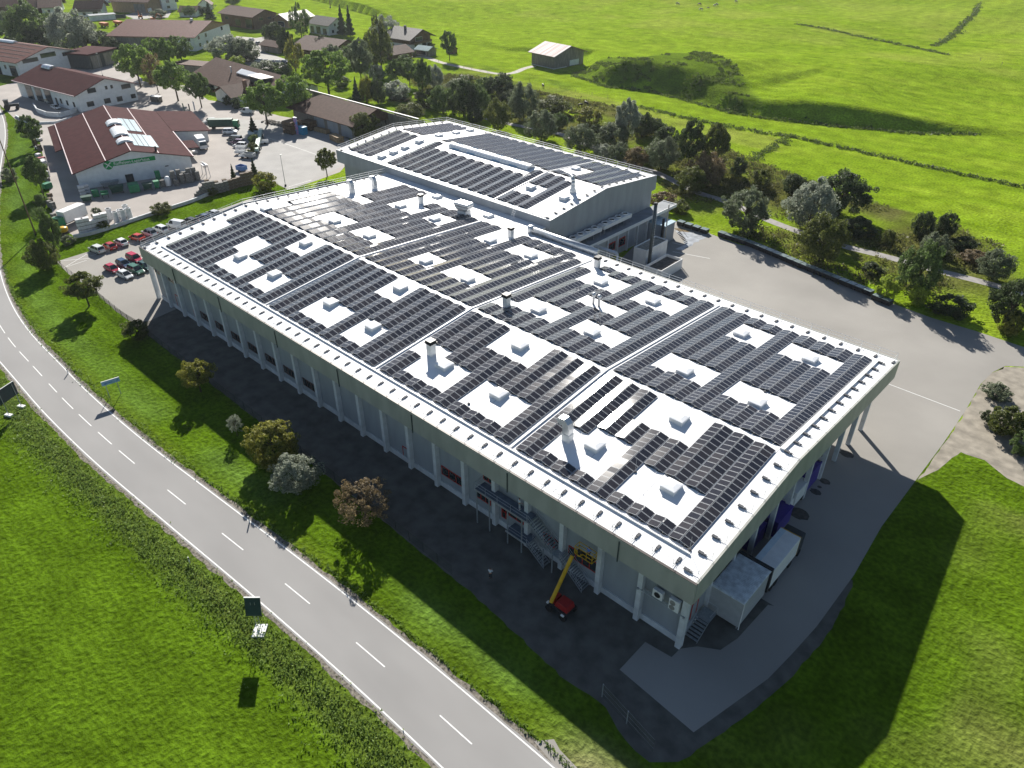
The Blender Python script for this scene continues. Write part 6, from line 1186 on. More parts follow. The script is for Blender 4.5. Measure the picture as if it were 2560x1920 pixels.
MID = [('round', 'grey', 1354, 350, 74, 276, 'rounded grey-green willow left of the cycle path bend'), ('round', 'grey', 1451, 380, 74, 308, 'rounded grey-green willow just right of the cycle path bend'),
 ('round', 'mid', 1397, 322, 44, 280, 'green bush between the two rounded grey-green willows'), ('round', 'grey', 1310, 297, 68, 212, 'big dark-footed willow above the parked black car'), ('round', 'olive', 1383, 280, 78, 244, 'wide low olive bush below the pair of horses'),
 ('bush', 'yellow', 1473, 314, 62, 270, 'yellowish-green bush right of the pair of horses'), ('round', 'dark', 1488, 348, 34, 310, 'small dark bush under the yellowish-green bush'), ('round', 'grey', 1535, 368, 74, 305, 'broad grey-brown willow left of the tall silver willow'),
 ('tree', 'silver', 1573, 342, 60, 252, 'tall silver willow, the palest of the stream-side group'), ('round', 'dark', 1607, 340, 54, 283, 'dark tree right behind the tall silver willow'), ('round', 'dark', 1639, 338, 48, 296, 'dark tree second right of the silver willow'), ('round', 'dark', 1667, 374, 58, 313, 'dark spreading tree at the right end of the willow group'),
 ('round', 'silver', 1506, 394, 48, 360, 'pale low shrub behind the rear hall railing'), ('round', 'grey', 1549, 404, 48, 355, 'grey shrub behind the rear hall railing, left of the brownish one'), ('round', 'brown', 1592, 418, 54, 365, 'brownish airy shrub behind the rear hall railing'), ('round', 'grey', 1656, 424, 76, 345, 'large rounded shrub beyond the right corner of the rear hall'),
 ('tree', 'dark', 1729, 408, 58, 303, 'left one of the two tall dark trees standing together'), ('tree', 'olive', 1789, 406, 70, 312, 'right one of the two tall dark trees, slightly olive'), ('round', 'brown', 1769, 465, 84, 383, 'brownish round tree in front of the two tall dark trees'), ('round', 'olive', 1728, 484, 66, 414, 'olive tree at the path edge just beyond the rear hall corner'),
 ('bush', 'dark', 1847, 442, 38, 396, 'dark shrub right of the brownish round tree'), ('bush', 'olive', 1902, 472, 46, 424, 'olive shrub at the field edge left of the dark purple shrub'), ('round', 'dark', 1987, 487, 54, 433, 'dark purplish round shrub at the field edge'), ('round', 'dark', 2110, 540, 114, 422, 'very large dark round tree at the green field edge'),
 ('round', 'silver', 2033, 572, 96, 452, 'big silver-leaved willow in front of the very large dark tree'), ('round', 'olive', 2062, 655, 94, 532, 'large olive tree standing between yard bins and cycle path'), ('round', 'grey', 1867, 578, 100, 466, 'big grey-brown willow above the start of the bin row'), ('bush', 'olive', 2221, 616, 30, 574, 'small lone bush above the cycle path'),
 ('round', 'dark', 2311, 600, 48, 525, 'left one of two upright dark trees on the field edge'), ('round', 'dark', 2369, 597, 46, 528, 'right one of two upright dark trees on the field edge'), ('round', 'grey', 2340, 645, 64, 583, 'grey-topped bush below the two upright dark trees'), ('round', 'mid', 2305, 745, 92, 602, 'tall loose green tree covering the cycle path'),
 ('bush', 'lime', 2218, 750, 50, 690, 'pale yellow-green shrub at the end of the bin row'), ('bush', 'lime', 2299, 766, 42, 708, 'bright lime shrub in the dark undergrowth'), ('round', 'grey', 2493, 700, 70, 622, 'dark-footed grey bush near the right picture edge'), ('round', 'dark', 2540, 820, 96, 690, 'dark tree mass at the right picture edge above the yard'),
 ('bush', 'yellow', 2530, 838, 52, 775, 'yellowish bush in front of the dark tree at the right edge'), ('bush', 'dark', 2409, 624, 52, 590, 'dark bush on the field edge right of the upright trees'), ('bush', 'dark', 2150, 590, 80, 545, 'dark undergrowth bush right of the very large dark tree'), ('bush', 'brown', 1660, 520, 60, 478, 'brown-green shrub between annex and cycle path'),
 ('bush', 'olive', 1700, 535, 46, 500, 'olive shrub beside the annex end'), ('bush', 'grey', 1830, 530, 44, 500, 'small grey shrub along the cycle path left of the big willow'), ('bush', 'brown', 2440, 660, 60, 625, 'brownish bush below the dark field edge bush'), ('bush', 'dark', 2380, 790, 90, 735, 'dark thicket above the bright yard edge'), ('bush', 'dark', 2180, 690, 50, 655, 'small dark bush on the bank beside the bins'),
 ('bush', 'olive', 2528, 1092, 80, 1012, 'olive shrub on the gravel bank at the right picture edge'), ('bush', 'grey', 2492, 1000, 60, 958, 'grey-green shrub at the top of the gravel bank'), ('bush', 'dark', 2480, 1062, 40, 1022, 'small dark shrub on the gravel bank'), ('bush', 'mid', 2556, 1140, 50, 1080, 'green shrub low on the gravel bank at the picture edge')]
GARD = [('tree', 'bright', 814, 220, 100, 128, 'large bright green maple in the garden behind the timber store'), ('tree', 'bright', 657, 294, 88, 208, 'bright maple in front of the farm complex, left of its neighbour'), ('tree', 'bright', 727, 277, 80, 189, 'bright green maple touching the timber store roof'),
 ('tree', 'grey', 897, 194, 54, 102, 'tall grey-green tree right of the large maple'), ('poplar', 'olive', 948, 164, 64, 46, 'very tall olive willow left of the chalet'), ('round', 'silver', 967, 106, 66, 43, 'round silver-grey willow left of the chalet roof'), ('poplar', 'mid', 748, 86, 48, 10, 'tall narrow birch group between the two pale houses'),
 ('conifer', 'dark', 852, 83, 30, 18, 'left one of two tall dark conifers near the long house'), ('conifer', 'dark', 872, 86, 28, 20, 'right one of two tall dark conifers near the long house'), ('round', 'dark', 683, 106, 48, 56, 'dark round tree behind the small car park'), ('tree', 'dark', 712, 142, 40, 76, 'dark tree right of the small brown outbuilding'),
 ('poplar', 'yellow', 733, 173, 42, 92, 'narrow yellowish tree right of the small car park'), ('round', 'dark', 805, 132, 40, 88, 'dark tree in front of the low brown house'), ('tree', 'grey', 828, 156, 54, 114, 'grey tree right of the low brown house ridge'), ('conifer', 'grey', 889, 251, 28, 196, 'grey-green cone-shaped shrub left of the golden one'),
 ('round', 'yellow', 915, 254, 34, 190, 'golden-topped shrub on the garden lawn'), ('round', 'dark', 944, 257, 36, 195, 'dark upright shrub right of the golden one'), ('bush', 'silver', 941, 199, 38, 163, 'silvery bush above the golden shrub'), ('bush', 'silver', 987, 248, 66, 205, 'pale wide shrub by the brush pile on the lawn'),
 ('tree', 'mid', 1054, 229, 44, 151, 'upright green tree on the right lawn'), ('round', 'silver', 1086, 219, 42, 164, 'pale grey willow right of the upright green tree'), ('round', 'mid', 1106, 281, 60, 214, 'green tree behind the left end of the rear hall'), ('round', 'dark', 1158, 287, 64, 195, 'large dark tree behind the rear hall railing corner'), ('round', 'mid', 1198, 284, 48, 214, 'mid green tree right of the large dark tree'),
 ('round', 'olive', 1025, 301, 64, 256, 'olive bush mass behind the rear hall left gable'), ('round', 'dark', 1002, 298, 34, 270, 'small dark bush left of the olive bush mass'), ('round', 'olive', 1245, 324, 58, 248, 'brown-olive tree above the far rear hall railing'), ('round', 'olive', 909, 347, 66, 279, 'olive tree at the corner between timber store and rear hall'), ('bush', 'silver', 958, 330, 44, 287, 'pale shrub right of the olive corner tree'),
 ('tree', 'mid', 1122, 136, 36, 80, 'lone dark green tree in the meadow right of the chalet'), ('round', 'dark', 1253, 243, 64, 183, 'dark rounded tree at the left end of the stream willows'), ('tree', 'mid', 987, 203, 48, 151, 'loose green garden tree below the garage'), ('tree', 'mid', 1022, 203, 44, 154, 'second loose green garden tree below the garage'),
 ('round', 'dark', 1276, 262, 40, 224, 'small dark tree left of the big willow'), ('round', 'dark', 1190, 306, 44, 267, 'dark bush close behind the rear hall railing'), ('bush', 'olive', 1070, 262, 70, 232, 'low olive bushes at the foot of the upright green tree'), ('bush', 'mid', 1010, 168, 40, 138, 'green bush in front of the pale carport'), ('bush', 'dark', 1036, 142, 14, 132, 'little dark bush right of the garage'),
 ('bush', 'dark', 1078, 120, 18, 106, 'small dark round bush beside the greenhouse'), ('bush', 'grey', 660, 178, 60, 158, 'grey hedge shrub behind the farm complex roof, left'), ('bush', 'mid', 700, 185, 50, 160, 'green hedge shrub behind the farm complex roof, right'), ('bush', 'mid', 852, 218, 40, 190, 'bright shrub at the foot of the large maple'), ('round', 'grey', 1145, 235, 60, 195, 'grey-green scrub above the large dark tree'), ('round', 'mid', 1215, 235, 50, 190, 'green scrub left of the dark rounded willow'), ('bush', 'olive', 1160, 215, 50, 188, 'olive scrub at the meadow edge below the track'), ('round', 'mid', 875, 160, 44, 110, 'green tree between grey tree and tall willow'), ('round', 'dark', 920, 160, 50, 100, 'dark tree at the foot of the tall olive willow')]
VILL = [('round', 'mid', 66, 113, 90, 10, 'largest bright green willow of the top left wood'), ('round', 'grey', 14, 96, 58, 30, 'grey-green willow at the left picture edge'), ('round', 'mid', 130, 104, 56, 30, 'mid green tree right of the largest willow'), ('round', 'silver', 172, 125, 100, 28, 'broad silver willow behind the big hall roof'), ('round', 'grey', 205, 118, 60, 44, 'grey willow left of the dirt yard'), ('round', 'dark', 247, 119, 60, 76, 'dark round tree behind the open shed'), ('round', 'dark', 283, 127, 34, 96, 'dark small tree right of the open shed'), ('round', 'dark', 100, 118, 60, 60, 'dark tree between the two large willows'), ('bush', 'grey', 40, 112, 60, 70, 'grey bush above the large hall ridge'),
 ('tree', 'bright', 334, 197, 78, 112, 'light green tree beside the lamp mast behind the workshop'), ('tree', 'bright', 381, 165, 48, 99, 'light green tree first of the street row'), ('tree', 'bright', 412, 162, 46, 99, 'light green tree second of the street row'), ('tree', 'mid', 447, 151, 58, 92, 'darker green tree third of the street row'), ('sparse', 'brown', 382, 214, 48, 137, 'brownish thin tree in front of the street row'), ('tree', 'bright', 431, 234, 80, 157, 'light green tree with visible trunk on the grass island'), ('tree', 'mid', 492, 252, 58, 183, 'darker tree at the right end of the grass island'),
 ('round', 'silver', 566, 148, 86, 88, 'large silver-grey tree in front of the gabled hall'), ('round', 'grey', 610, 152, 64, 96, 'grey tree right of the large silver-grey tree'), ('bush', 'lime', 590, 168, 40, 140, 'yellowish shrub below the silver-grey tree'), ('tree', 'mid', 71, 358, 46, 291, 'small round street tree on the roadside lawn, upper'), ('tree', 'mid', 87, 471, 54, 392, 'small round street tree on the roadside lawn, lower'), ('bush', 'grey', 23, 452, 36, 420, 'grey-green bush in the rough grass by the left road'), ('bush', 'mid', 103, 517, 30, 485, 'round bush below the lower lawn tree'), ('tree', 'mid', 124, 628, 42, 535, 'slim leaning green tree left of the green-cab truck'), ('sparse', 'mid', 98, 560, 36, 515, 'thin green tree on the strip by the stacked goods'),
 ('bush', 'dark', 570, 262, 24, 238, 'left one of two clipped round dark bushes at the farm wall'), ('bush', 'dark', 591, 271, 24, 245, 'right one of two clipped round dark bushes at the farm wall'), ('conifer', 'dark', 582, 456, 20, 412, 'small dark conifer among the stacked crates, left'), ('conifer', 'dark', 634, 445, 26, 398, 'small dark conifer at the yard corner, right'), ('conifer', 'dark', 631, 333, 30, 292, 'dark cone tree behind the conveyor'), ('bush', 'yellow', 660, 475, 52, 430, 'yellow-brown bush at the yard corner by the street lamp'), ('bush', 'mid', 636, 360, 28, 335, 'green hedge bush beside the conveyor'), ('bush', 'olive', 632, 385, 28, 358, 'olive hedge bush beside the parked cluster'),
 ('tree', 'mid', 472, 40, 28, 15, 'small tree right of the tall white house'), ('round', 'dark', 503, 36, 24, 15, 'dark tree left of the timber building'), ('conifer', 'dark', 522, 46, 34, 8, 'dark conifer beside the low brown roof'), ('round', 'mid', 580, 12, 30, -10, 'green tree at the top edge left of the meadow'), ('bush', 'grey', 395, 42, 36, 24, 'grey bush right of the caravan'), ('bush', 'grey', 240, 545, 26, 520, 'pale weed bush on the retaining wall'), ('bush', 'olive', 402, 535, 44, 505, 'olive bush growing on the retaining wall'), ('bush', 'olive', 255, 575, 30, 552, 'small bush at the foot of the white stacks'), ('bush', 'grey', 168, 612, 32, 588, 'grey weed bush below the tyres'), ('bush', 'olive', 530, 488, 24, 468, 'small bush at the foot of the crate stacks'), ('bush', 'lime', 380, 205, 40, 190, 'low bright shrub under the brownish thin tree'), ('bush', 'mid', 130, 20, 30, 5, 'green bush between the dark-roofed farm houses'), ('bush', 'grey', 520, 22, 30, 8, 'grey bush at the top edge between two brown roofs')]
for T_ in NEAR: tree(T_[0], T_[1], T_[2], T_[3], 60, T_[3]-60, T_[6], near=T_[4:6])
for T_ in MID+GARD+VILL: tree(*T_)
# ------------------------------------------------------------------ stacked goods on the warehouse yard
m_gcr = M('grey_stone_crate', (0.2, 0.195, 0.18), 0.9, 0.25, 2.5, bump=.03, bs=6); m_bcr = M('brown_timber_crate', (0.17, 0.13, 0.09), 0.9, 0.25, 3); m_wrap = M('white_wrapped_blocks', (0.7, 0.68, 0.68), 0.5, 0.08, 3); m_rw = M('red_white_sacks', (0.45, 0.12, 0.14), 0.6, 0.2, 3)
def crate(mat, name, cat, d=(1.15, 1.0, .85)):
    t = thing(name, 'x', cat); MB().bb(-d[0]/2, -d[1]/2, .12, d[0]/2, d[1]/2, d[2]).build('load', mat, t, bevel=.04); m = MB()
    for k in (-1, 0, 1): m.bb(-d[0]/2, k*d[1]*.42-.05, 0, d[0]/2, k*d[1]*.42+.05, .12)
    m.build('pallet', m_wood2, t); return t
PR = {}
def stack(kind, mat, name, cat, p, rz, n, label, group, d=(1.15, 1.0, .85), s=1.0):
    for k in range(n):
        if kind not in PR: t = PR[kind] = crate(mat, name, cat, d); t['group'] = group; t.location = (p.x, p.y, .012+k*d[2]*s); t.rotation_euler.z = rz
        else: t = dup(PR[kind], (p.x+random.uniform(-.05, .05), p.y+random.uniform(-.05, .05), .012+k*(d[2]+.003)*s), rz+random.uniform(-.05, .05))
        t.scale = (s, s, s); t['label'] = label
u0 = atan2(28.1, 8.1)
c6 = lambda x, y: G(360+x/4.23, 380+y/4.23)
for i, (x, y, n) in enumerate([(325, 330, 4), (385, 315, 4), (440, 305, 3), (490, 300, 4), (545, 290, 4), (350, 355, 2), (415, 330, 3), (475, 322, 3), (505, 318, 2), (575, 300, 3)]):
    stack('g', m_gcr, 'stone_crate', 'crate', c6(x, y), u0, n, 'grey stone-filled pallet crate in the stacks against the right end of the warehouse gable', 'stone crates at the warehouse gable')
for i, (x, y, n) in enumerate([(560, 470, 1), (590, 478, 2), (625, 465, 3), (665, 455, 4), (705, 448, 4), (745, 440, 4), (790, 430, 3), (835, 420, 3), (880, 405, 3), (925, 392, 3), (970, 378, 3), (1015, 365, 3), (1060, 355, 4), (1105, 345, 4), (1145, 335, 4), (690, 425, 4), (780, 405, 3), (870, 385, 3)]):
    stack('g' if i < 9 else 'b', m_gcr if i < 9 else m_bcr, 'stone_crate' if i < 9 else 'timber_crate', 'crate', c6(x, y), u0-.05, n, ('grey' if i < 9 else 'brown')+' pallet crate in the long stacked wall along the yard edge above the grass slope', 'crates stacked along the yard edge')
c5 = lambda x, y: G(60+x/3.1725, 400+y/3.1725)
for i, (x, y, n) in enumerate([(470, 580, 4), (515, 570, 4), (560, 560, 3), (610, 545, 4), (655, 532, 4)]):
    stack('w', m_wrap, 'wrapped_pallet', 'pallet', c5(x, y), u0, n, 'white-wrapped block pallet in the five tall stacks beside the green-cab truck', 'white wrapped pallets', d=(1.5, 1.25, .8), s=1.1)
for i, (x, y, n, w, mt) in enumerate([(165, 50, 2, 'white', m_wrap), (172, 90, 2, 'dark', m_bcr), (182, 135, 2, 'white', m_wrap), (190, 165, 1, 'grey', m_gcr), (205, 290, 1, 'brown', m_bcr), (210, 325, 1, 'brown', m_bcr), (212, 372, 2, 'grey', m_gcr), (235, 385, 2, 'grey', m_gcr), (235, 450, 1, 'grey', m_gcr), (250, 480, 1, 'grey', m_gcr)]):
    stack({'white': 'w', 'dark': 'b', 'brown': 'b', 'grey': 'g'}[w], mt, 'pallet', 'pallet', c5(x, y), .3, n, '%s pallet load in the goods row along the left yard edge' % w, 'goods along the left yard edge')
c0 = lambda x, y: G(x/K4, y/K4)
m_rc = {}
for i, (x, y, n, w) in enumerate([(320, 1155, 1, 'white'), (325, 1190, 1, 'white'), (345, 1215, 1, 'white'), (305, 1250, 2, 'dark'), (330, 1285, 1, 'white'), (350, 1300, 2, 'dark'), (335, 1350, 1, 'white'), (345, 1385, 1, 'red'), (375, 1380, 1, 'red'), (385, 1425, 2, 'white'), (395, 1475, 1, 'red'), (375, 1545, 1, 'dark')]):
    stack({'white': 'w', 'dark': 'b', 'red': 'r'}[w], {'white': m_wrap, 'dark': m_bcr, 'red': m_rw}[w], 'sack_pallet', 'pallet', c0(x, y), .3, n, '%s sack pallet at the upper end of the left yard edge' % w, 'sack pallets at the left yard edge')
def ring_proto():
    t = thing('concrete_ring', 'round concrete shaft ring in the stacks by the retaining wall', 'concrete ring', group='concrete rings'); MB().lathe((0, 0, 0), [(.62, 0), (.62, .9), (.48, .9), (.48, .02)], 16).build('ring', m_conc, t); MB().lathe((0, 0, .8), [(.68, 0), (.68, .1), (.63, .1), (.63, 0)], 16).build('rim', m_conc, t); return t
RP = None
for x, y, n in ((690, 468, 3), (740, 495, 3), (795, 478, 3), (845, 465, 3), (770, 448, 2), (822, 440, 3)):
    p = c5(x, y)
    for k in range(n):
        if RP is None: RP = ring_proto(); RP.location = (p.x, p.y, .012)
        else: dup(RP, (p.x, p.y, .012+k*.905), 0)
t = thing('yellow_tank_machine', 'yellow round tank machine in front of the green-cab truck', 'machine', tuple(c5(320, 590)), .4); MB().lathe((0, 0, .7), [(.9, 0), (1.15, .3), (1.15, .9), (.6, 1.15)], 16).build('tank', m_yellow, t, smooth=True); MB().bb(-1, -.7, .3, 1, .7, .7).build('frame', m_dark, t)
for k, (x, y) in enumerate(((292, 605), (312, 625))): t = thing('loose_tyre', 'loose tyre lying by the yellow tank machine, %s one' % ('upper', 'lower')[k], 'tyre', tuple(c5(x, y))); MB().lathe((0, 0, 0), [(.35, .05), (.65, 0), (.65, .35), (.35, .3), (.3, .2)], 14).build('tyre', m_tyre, t, smooth=True); MB().lathe((0, 0, .08), [(.34, 0), (.34, .12)], 12).build('rim', m_white, t)
def machine(label, x, y, d, mat, rz=u0, kind=0, name='farm_machine', cat='machine'):
    p = c5(x, y); t = thing(name, label, cat, (p.x, p.y, .012), rz); a, b_, c_ = d
    if kind == 0: MB().loft([(-a/2*.7, -b_/2*.7, .35), (a/2*.7, -b_/2*.7, .35), (a/2*.7, b_/2*.7, .35), (-a/2*.7, b_/2*.7, .35)], [(-a/2, -b_/2, c_), (a/2, -b_/2, c_), (a/2, b_/2, c_), (-a/2, b_/2, c_)]).build('hopper', mat, t)
    elif kind == 1: MB().bb(-a/2, -b_/2, c_*.62, a/2, b_/2, c_*.75).bb(-a/2, b_/2-.15, c_*.3, a/2, b_/2, c_).build('table', mat, t)
    else: MB().bb(-a/2, -b_/2, .1, a/2, b_/2, c_).build('bin', mat, t, bevel=.12)
    m = MB()
    for sx in (-1, 1):
        for sy in (-1, 1): m.bb(sx*a*.38-.06, sy*b_*.38-.06, 0, sx*a*.38+.06, sy*b_*.38+.06, .5 if kind == 0 else .12 if kind == 2 else c_*.62)
    m.build('leg', m_dark, t); return t
machine('green implement next to the white crates at the warehouse left corner', 575, 290, (1.6, 1.4, 1.9), m_green, kind=2)
machine('bright green table-like implement standing out from the warehouse wall', 650, 300, (1.8, 1.3, 1.8), m_green, kind=1)
machine('dark green machinery on the dark gravel left of the gable door', 745, 260, (3.6, 1.8, 2.0), m_dgreen); machine('long grey seed drill parked under the warehouse gable', 690, 215, (4.6, 1.6, 1.6), m_steel)
machine('large bright green bin below the middle of the warehouse sign', 880, 250, (2.6, 2.8, 2.2), m_green, kind=2); machine('dark green spreader right of the large green bin', 985, 235, (2.4, 2, 1.8), m_dgreen)
machine('green hopper with yellow top right of the dark spreader', 1060, 228, (1.4, 1.4, 2.2), m_green); machine('slim tall green box behind the yellow-topped hopper', 1075, 175, (1.3, 1.0, 3.2), m_green, kind=2); machine('grey and green crate left of the white tank', 1105, 212, (1.2, 1.2, 1.9), m_gcr, kind=2)
t = thing('white_tank', 'upright white rounded tank left of the grey crate stacks', 'tank', tuple(c5(1150, 205))); MB().lathe((0, 0, .1), [(.7, 0), (.75, .2), (.75, 2.1), (.4, 2.5)], 16).build('shell', m_white, t, smooth=True); MB().bb(-.6, -.6, 0, .6, .6, .1).build('base', m_dark, t)
machine('grey implement behind the green implement by the gable corner', 505, 330, (2.6, 1.8, 1.5), m_dgreen, kind=0); machine('green container at the left yard edge', 190, 225, (1.6, 2.2, 1.5), m_green, rz=.3, kind=2, name='green_container', cat='container')
stack('w', m_wrap, 'wrapped_pallet', 'pallet', c5(470, 275), u0, 3, 'white-wrapped pallet at the left corner of the warehouse gable', 'white pallets at the gable corner'); stack('w', m_wrap, 'wrapped_pallet', 'pallet', c5(505, 262), u0, 3, 'white-wrapped pallet at the left corner of the warehouse gable', 'white pallets at the gable corner')
# little market of plants / pallets right of the warehouse
c7 = lambda x, y: G(480+x/4.23, 220+y/4.23)
t = thing('portal_frame', 'white portal frame with hopper standing at the right of the crate stacks', 'frame', tuple(c7(155, 925)), u0-pi/2+.1); m = MB()
for sx in (-1.9, 1.9): m.tube((sx, -.5, 0), (sx, -.3, 3.4), .09); m.tube((sx, .5, 0), (sx, .3, 3.4), .09)
m.tube((-1.9, 0, 3.4), (1.9, 0, 3.4), .14); m.build('frame', m_alu, t); MB().loft([(-.3, -.3, 2.2), (.3, -.3, 2.2), (.3, .3, 2.2), (-.3, .3, 2.2)], [(-1.2, -.7, 3.2), (1.2, -.7, 3.2), (1.2, .7, 3.2), (-1.2, .7, 3.2)]).build('hopper', m_wrap, t)
for i, (x, y, mt, w) in enumerate([(20, 640, m_wrap, 'white'), (35, 690, m_wrap, 'white'), (10, 610, m_wrap, 'white')]): stack('w', mt, 'wrapped_pallet', 'pallet', c7(x, y), u0, 1, 'white sack pallet in the row at the warehouse right side', 'white pallets at the warehouse right side')
def skip(label, x, y, mat, d=(3, 1.6, 1.2), rz=.7):
    p = c7(x, y); t = thing('open_trailer', label, 'trailer', (p.x, p.y, .012), rz); a, b_, c_ = d; m = MB(); m.bb(-a/2, -b_/2, .45, a/2, b_/2, .55); m.bb(-a/2, -b_/2, .55, a/2, -b_/2+.06, c_).bb(-a/2, b_/2-.06, .55, a/2, b_/2, c_).bb(-a/2, -b_/2+.06, .55, -a/2+.06, b_/2-.06, c_).bb(a/2-.06, -b_/2+.06, .55, a/2, b_/2-.06, c_); m.build('tub', mat, t)
    for sy in (-1, 1): MB().tube((0, sy*(b_/2+.02), .32), (0, sy*(b_/2+.18), .32), .32, 12).build('wheel', m_tyre, t)
    MB().tube((a/2, 0, .5), (a/2+1.2, 0, .5), .05).build('drawbar', m_dark, t)
skip('white open trailer under the pick-up in the yard cluster', 520, 655, m_white); skip('second white open trailer in the yard cluster, lower left', 515, 700, m_white); skip('small white trailer at the lower tip of the yard cluster', 540, 740, m_white, (2, 1.3, 1)); skip('grey open bin trailer beside the hedge end', 610, 740, m_steel, (3.4, 1.9, 1.5), .5); skip('dark blue and white bin with leaning boards near the crate wall', 530, 880, m_blue, (2.6, 2, 1.7), .2)
skip('low white box trailer right of the conveyor', 765, 590, m_white, (2.6, 1.6, 1.2), 1.2); skip('pale roofed box behind the dark cone tree', 655, 505, M('pale_blue_sheet', (.35, .48, .56)), (3.2, 2, 1.5), .2)
for k, (x, y) in enumerate(((345, 900), (392, 905), (428, 885))): p = G(340+(x+40)/3.1725, (y+10)/3.1725); t = thing('banner_flag', 'slim banner flag at the yard entrance, %s of three' % ('left', 'middle', 'right')[k], 'banner', tuple(p)); MB().tube((0, 0, 0), (0, 0, 4.2), .05, 6).build('pole', m_alu, t); MB().bb(.06, -.03, 1.0, .9, .03, 4.0).build('flag', (m_dgreen, m_dwin, m_wrap)[k], t)
t = thing('market_stand', 'white-topped rack of goods behind the warehouse', 'rack', tuple(G(393, 254)), .3); MB().bb(-2.5, -1, 1.9, 2.5, 1, 2.1).build('top', m_white, t); m = MB(); [m.bb(-2.4+k*.6, -.9, 0, -2.2+k*.6, .9, 1.9) for k in range(8)]; m.build('rack', m_wood2, t)
# timber store front
c3 = lambda x, y: G(640+x/2.538, 20+y/2.538)
def tstack(label, x, y, d, mat=None, rz=0.1):
    p = c3(x, y); t = thing('timber_stack', label, 'timber stack', (p.x, p.y, .012), rz); a, b_, c_ = d
    for k in range(3):
        m = MB(); z = .15+k*(c_-.15)/3
        for j in range(6): m.bb(-a/2, -b_/2+j*b_/6, z, a/2, -b_/2+(j+.85)*b_/6, z+(c_-.15)/3*.78)
        m.build('board_layer', mat or m_wood, t)
    MB().bb(-a/2+.1, -b_/2, 0, -a/2+.3, b_/2, .15).bb(a/2-.3, -b_/2, 0, a/2-.1, b_/2, .15).build('bearer', m_dark, t)
tstack('tall timber stack at the left end of the timber store', 240, 790, (4.5, 5, 4.2)); tstack('timber stack behind the blue advertising box', 345, 770, (4, 3, 3.2)); tstack('long board stack in the timber store bay', 420, 790, (6, 1.6, 1.4), m_woodl); tstack('pale-topped timber stack in the shade below the olive tree', 515, 845, (5.5, 2.4, 2.0), m_woodl, -.15); tstack('dark board rack right side of the timber store', 560, 800, (5, 1.4, 2.2))
p = c3(262, 800); t = thing('advert_pillar', 'pink and blue advertising pillar at the timber store corner', 'advert', (p.x, p.y, .012), .1); MB().bb(-.6, -.25, 0, .6, .25, 5.2).build('pillar', M('pink_advert', (.5, .2, .35), .5, .3, 1.2, col2=(.1, .3, .55)), t); MB().bb(-.7, -.35, 5.2, .7, .35, 5.4).build('cap', m_white, t)
p = c3(297, 800); simple_box_thing('blue_box', 'blue painted box cabin beside the pink advertising pillar', 'cabin', p.x, p.y, .012, (3.2, 1.8, 2.5), M('sky_blue_paint', (.03, .25, .42), .5, .1), .1)
t = thing('log_pile', 'pile of rough stones and logs left of the timber store', 'log pile', tuple(c3(130, 735)), .2); m = MB(); m2 = MB()
for k in range(46): x, y = random.uniform(-6, 4), random.uniform(-1.5, 1.5); m.tube((x, y, .2+random.random()*.6), (x+random.uniform(.6, 2.2), y+random.uniform(-.5, .5), .2+random.random()*.6), .13, 6)
m.build('logs', m_wood2, t)
for k in range(30): m2.box((random.uniform(-6, 5), random.uniform(-2, 2), .2), (.7, .5, .4), random.random()*3)
m2.build('stones', m_gcr, t)
t = thing('brush_pile', 'dark heap of cut branches on the garden lawn', 'brush pile', tuple(c3(930, 585)), 0); m = MB()
for k in range(170): a = random.random()*6.28; r_ = random.random()*5; z = max(.1, 1.9-r_*.36); x, y = r_*cos(a), r_*.7*sin(a); b_ = random.random()*6.28; m.tube((x, y, z*random.random()), (x+1.6*cos(b_), y+1.6*sin(b_), z*random.random()+.3), .05, 4)
m.build('branches', m_bark, t); MB().tube((1.5, -.5, .4), (4.4, 1.0, 1.8), .18, 8).tube((2.2, -.9, .3), (4.9, .4, 1.5), .16, 8).build('logs', m_woodl, t)
# walls and fences
def wall(name, label, pts, h, th, mat, cap=None, cat='wall'):
    p0 = pts[0]; t = thing(name, label, cat, (p0[0], p0[1], 0)); m = MB(); c_ = MB()
    for a, b_ in zip(pts[:-1], pts[1:]):
        d = Vector((b_[0]-a[0], b_[1]-a[1], 0)); L = d.length; an_ = atan2(d.y, d.x); mx_, my_ = (a[0]+b_[0])/2-p0[0], (a[1]+b_[1])/2-p0[1]; m.box((mx_, my_, h/2), (L+th*.3, th, h), an_); c_.box((mx_, my_, h+.035), (L+th*.4, th+.1, .06), an_)
    m.build('wall_body', mat, t); c_.build('coping', cap or mat, t); return t
wall('retaining_wall', 'low concrete retaining wall between warehouse yard and grass slope', gp((0, 0), 1, [(185, 596), (225, 588), (260, 578), (347, 549), (420, 525), (474, 508), (500, 498), (530, 484), (570, 468), (625, 446)]), .75, .35, m_conc)
wall('retaining_wall', 'curved grey retaining wall in front of the workshop', gp((0, 0), 1, [(86, 268), (95, 282), (120, 291), (150, 293), (178, 286), (197, 277)]), 1.5, .3, m_conc)
wall('retaining_wall', 'low rim wall along the lower forecourt edge near the tractor', gp((0, 0), 1, [(40, 292), (62, 305), (100, 310), (140, 308), (180, 296)]), .6, .35, m_conc)
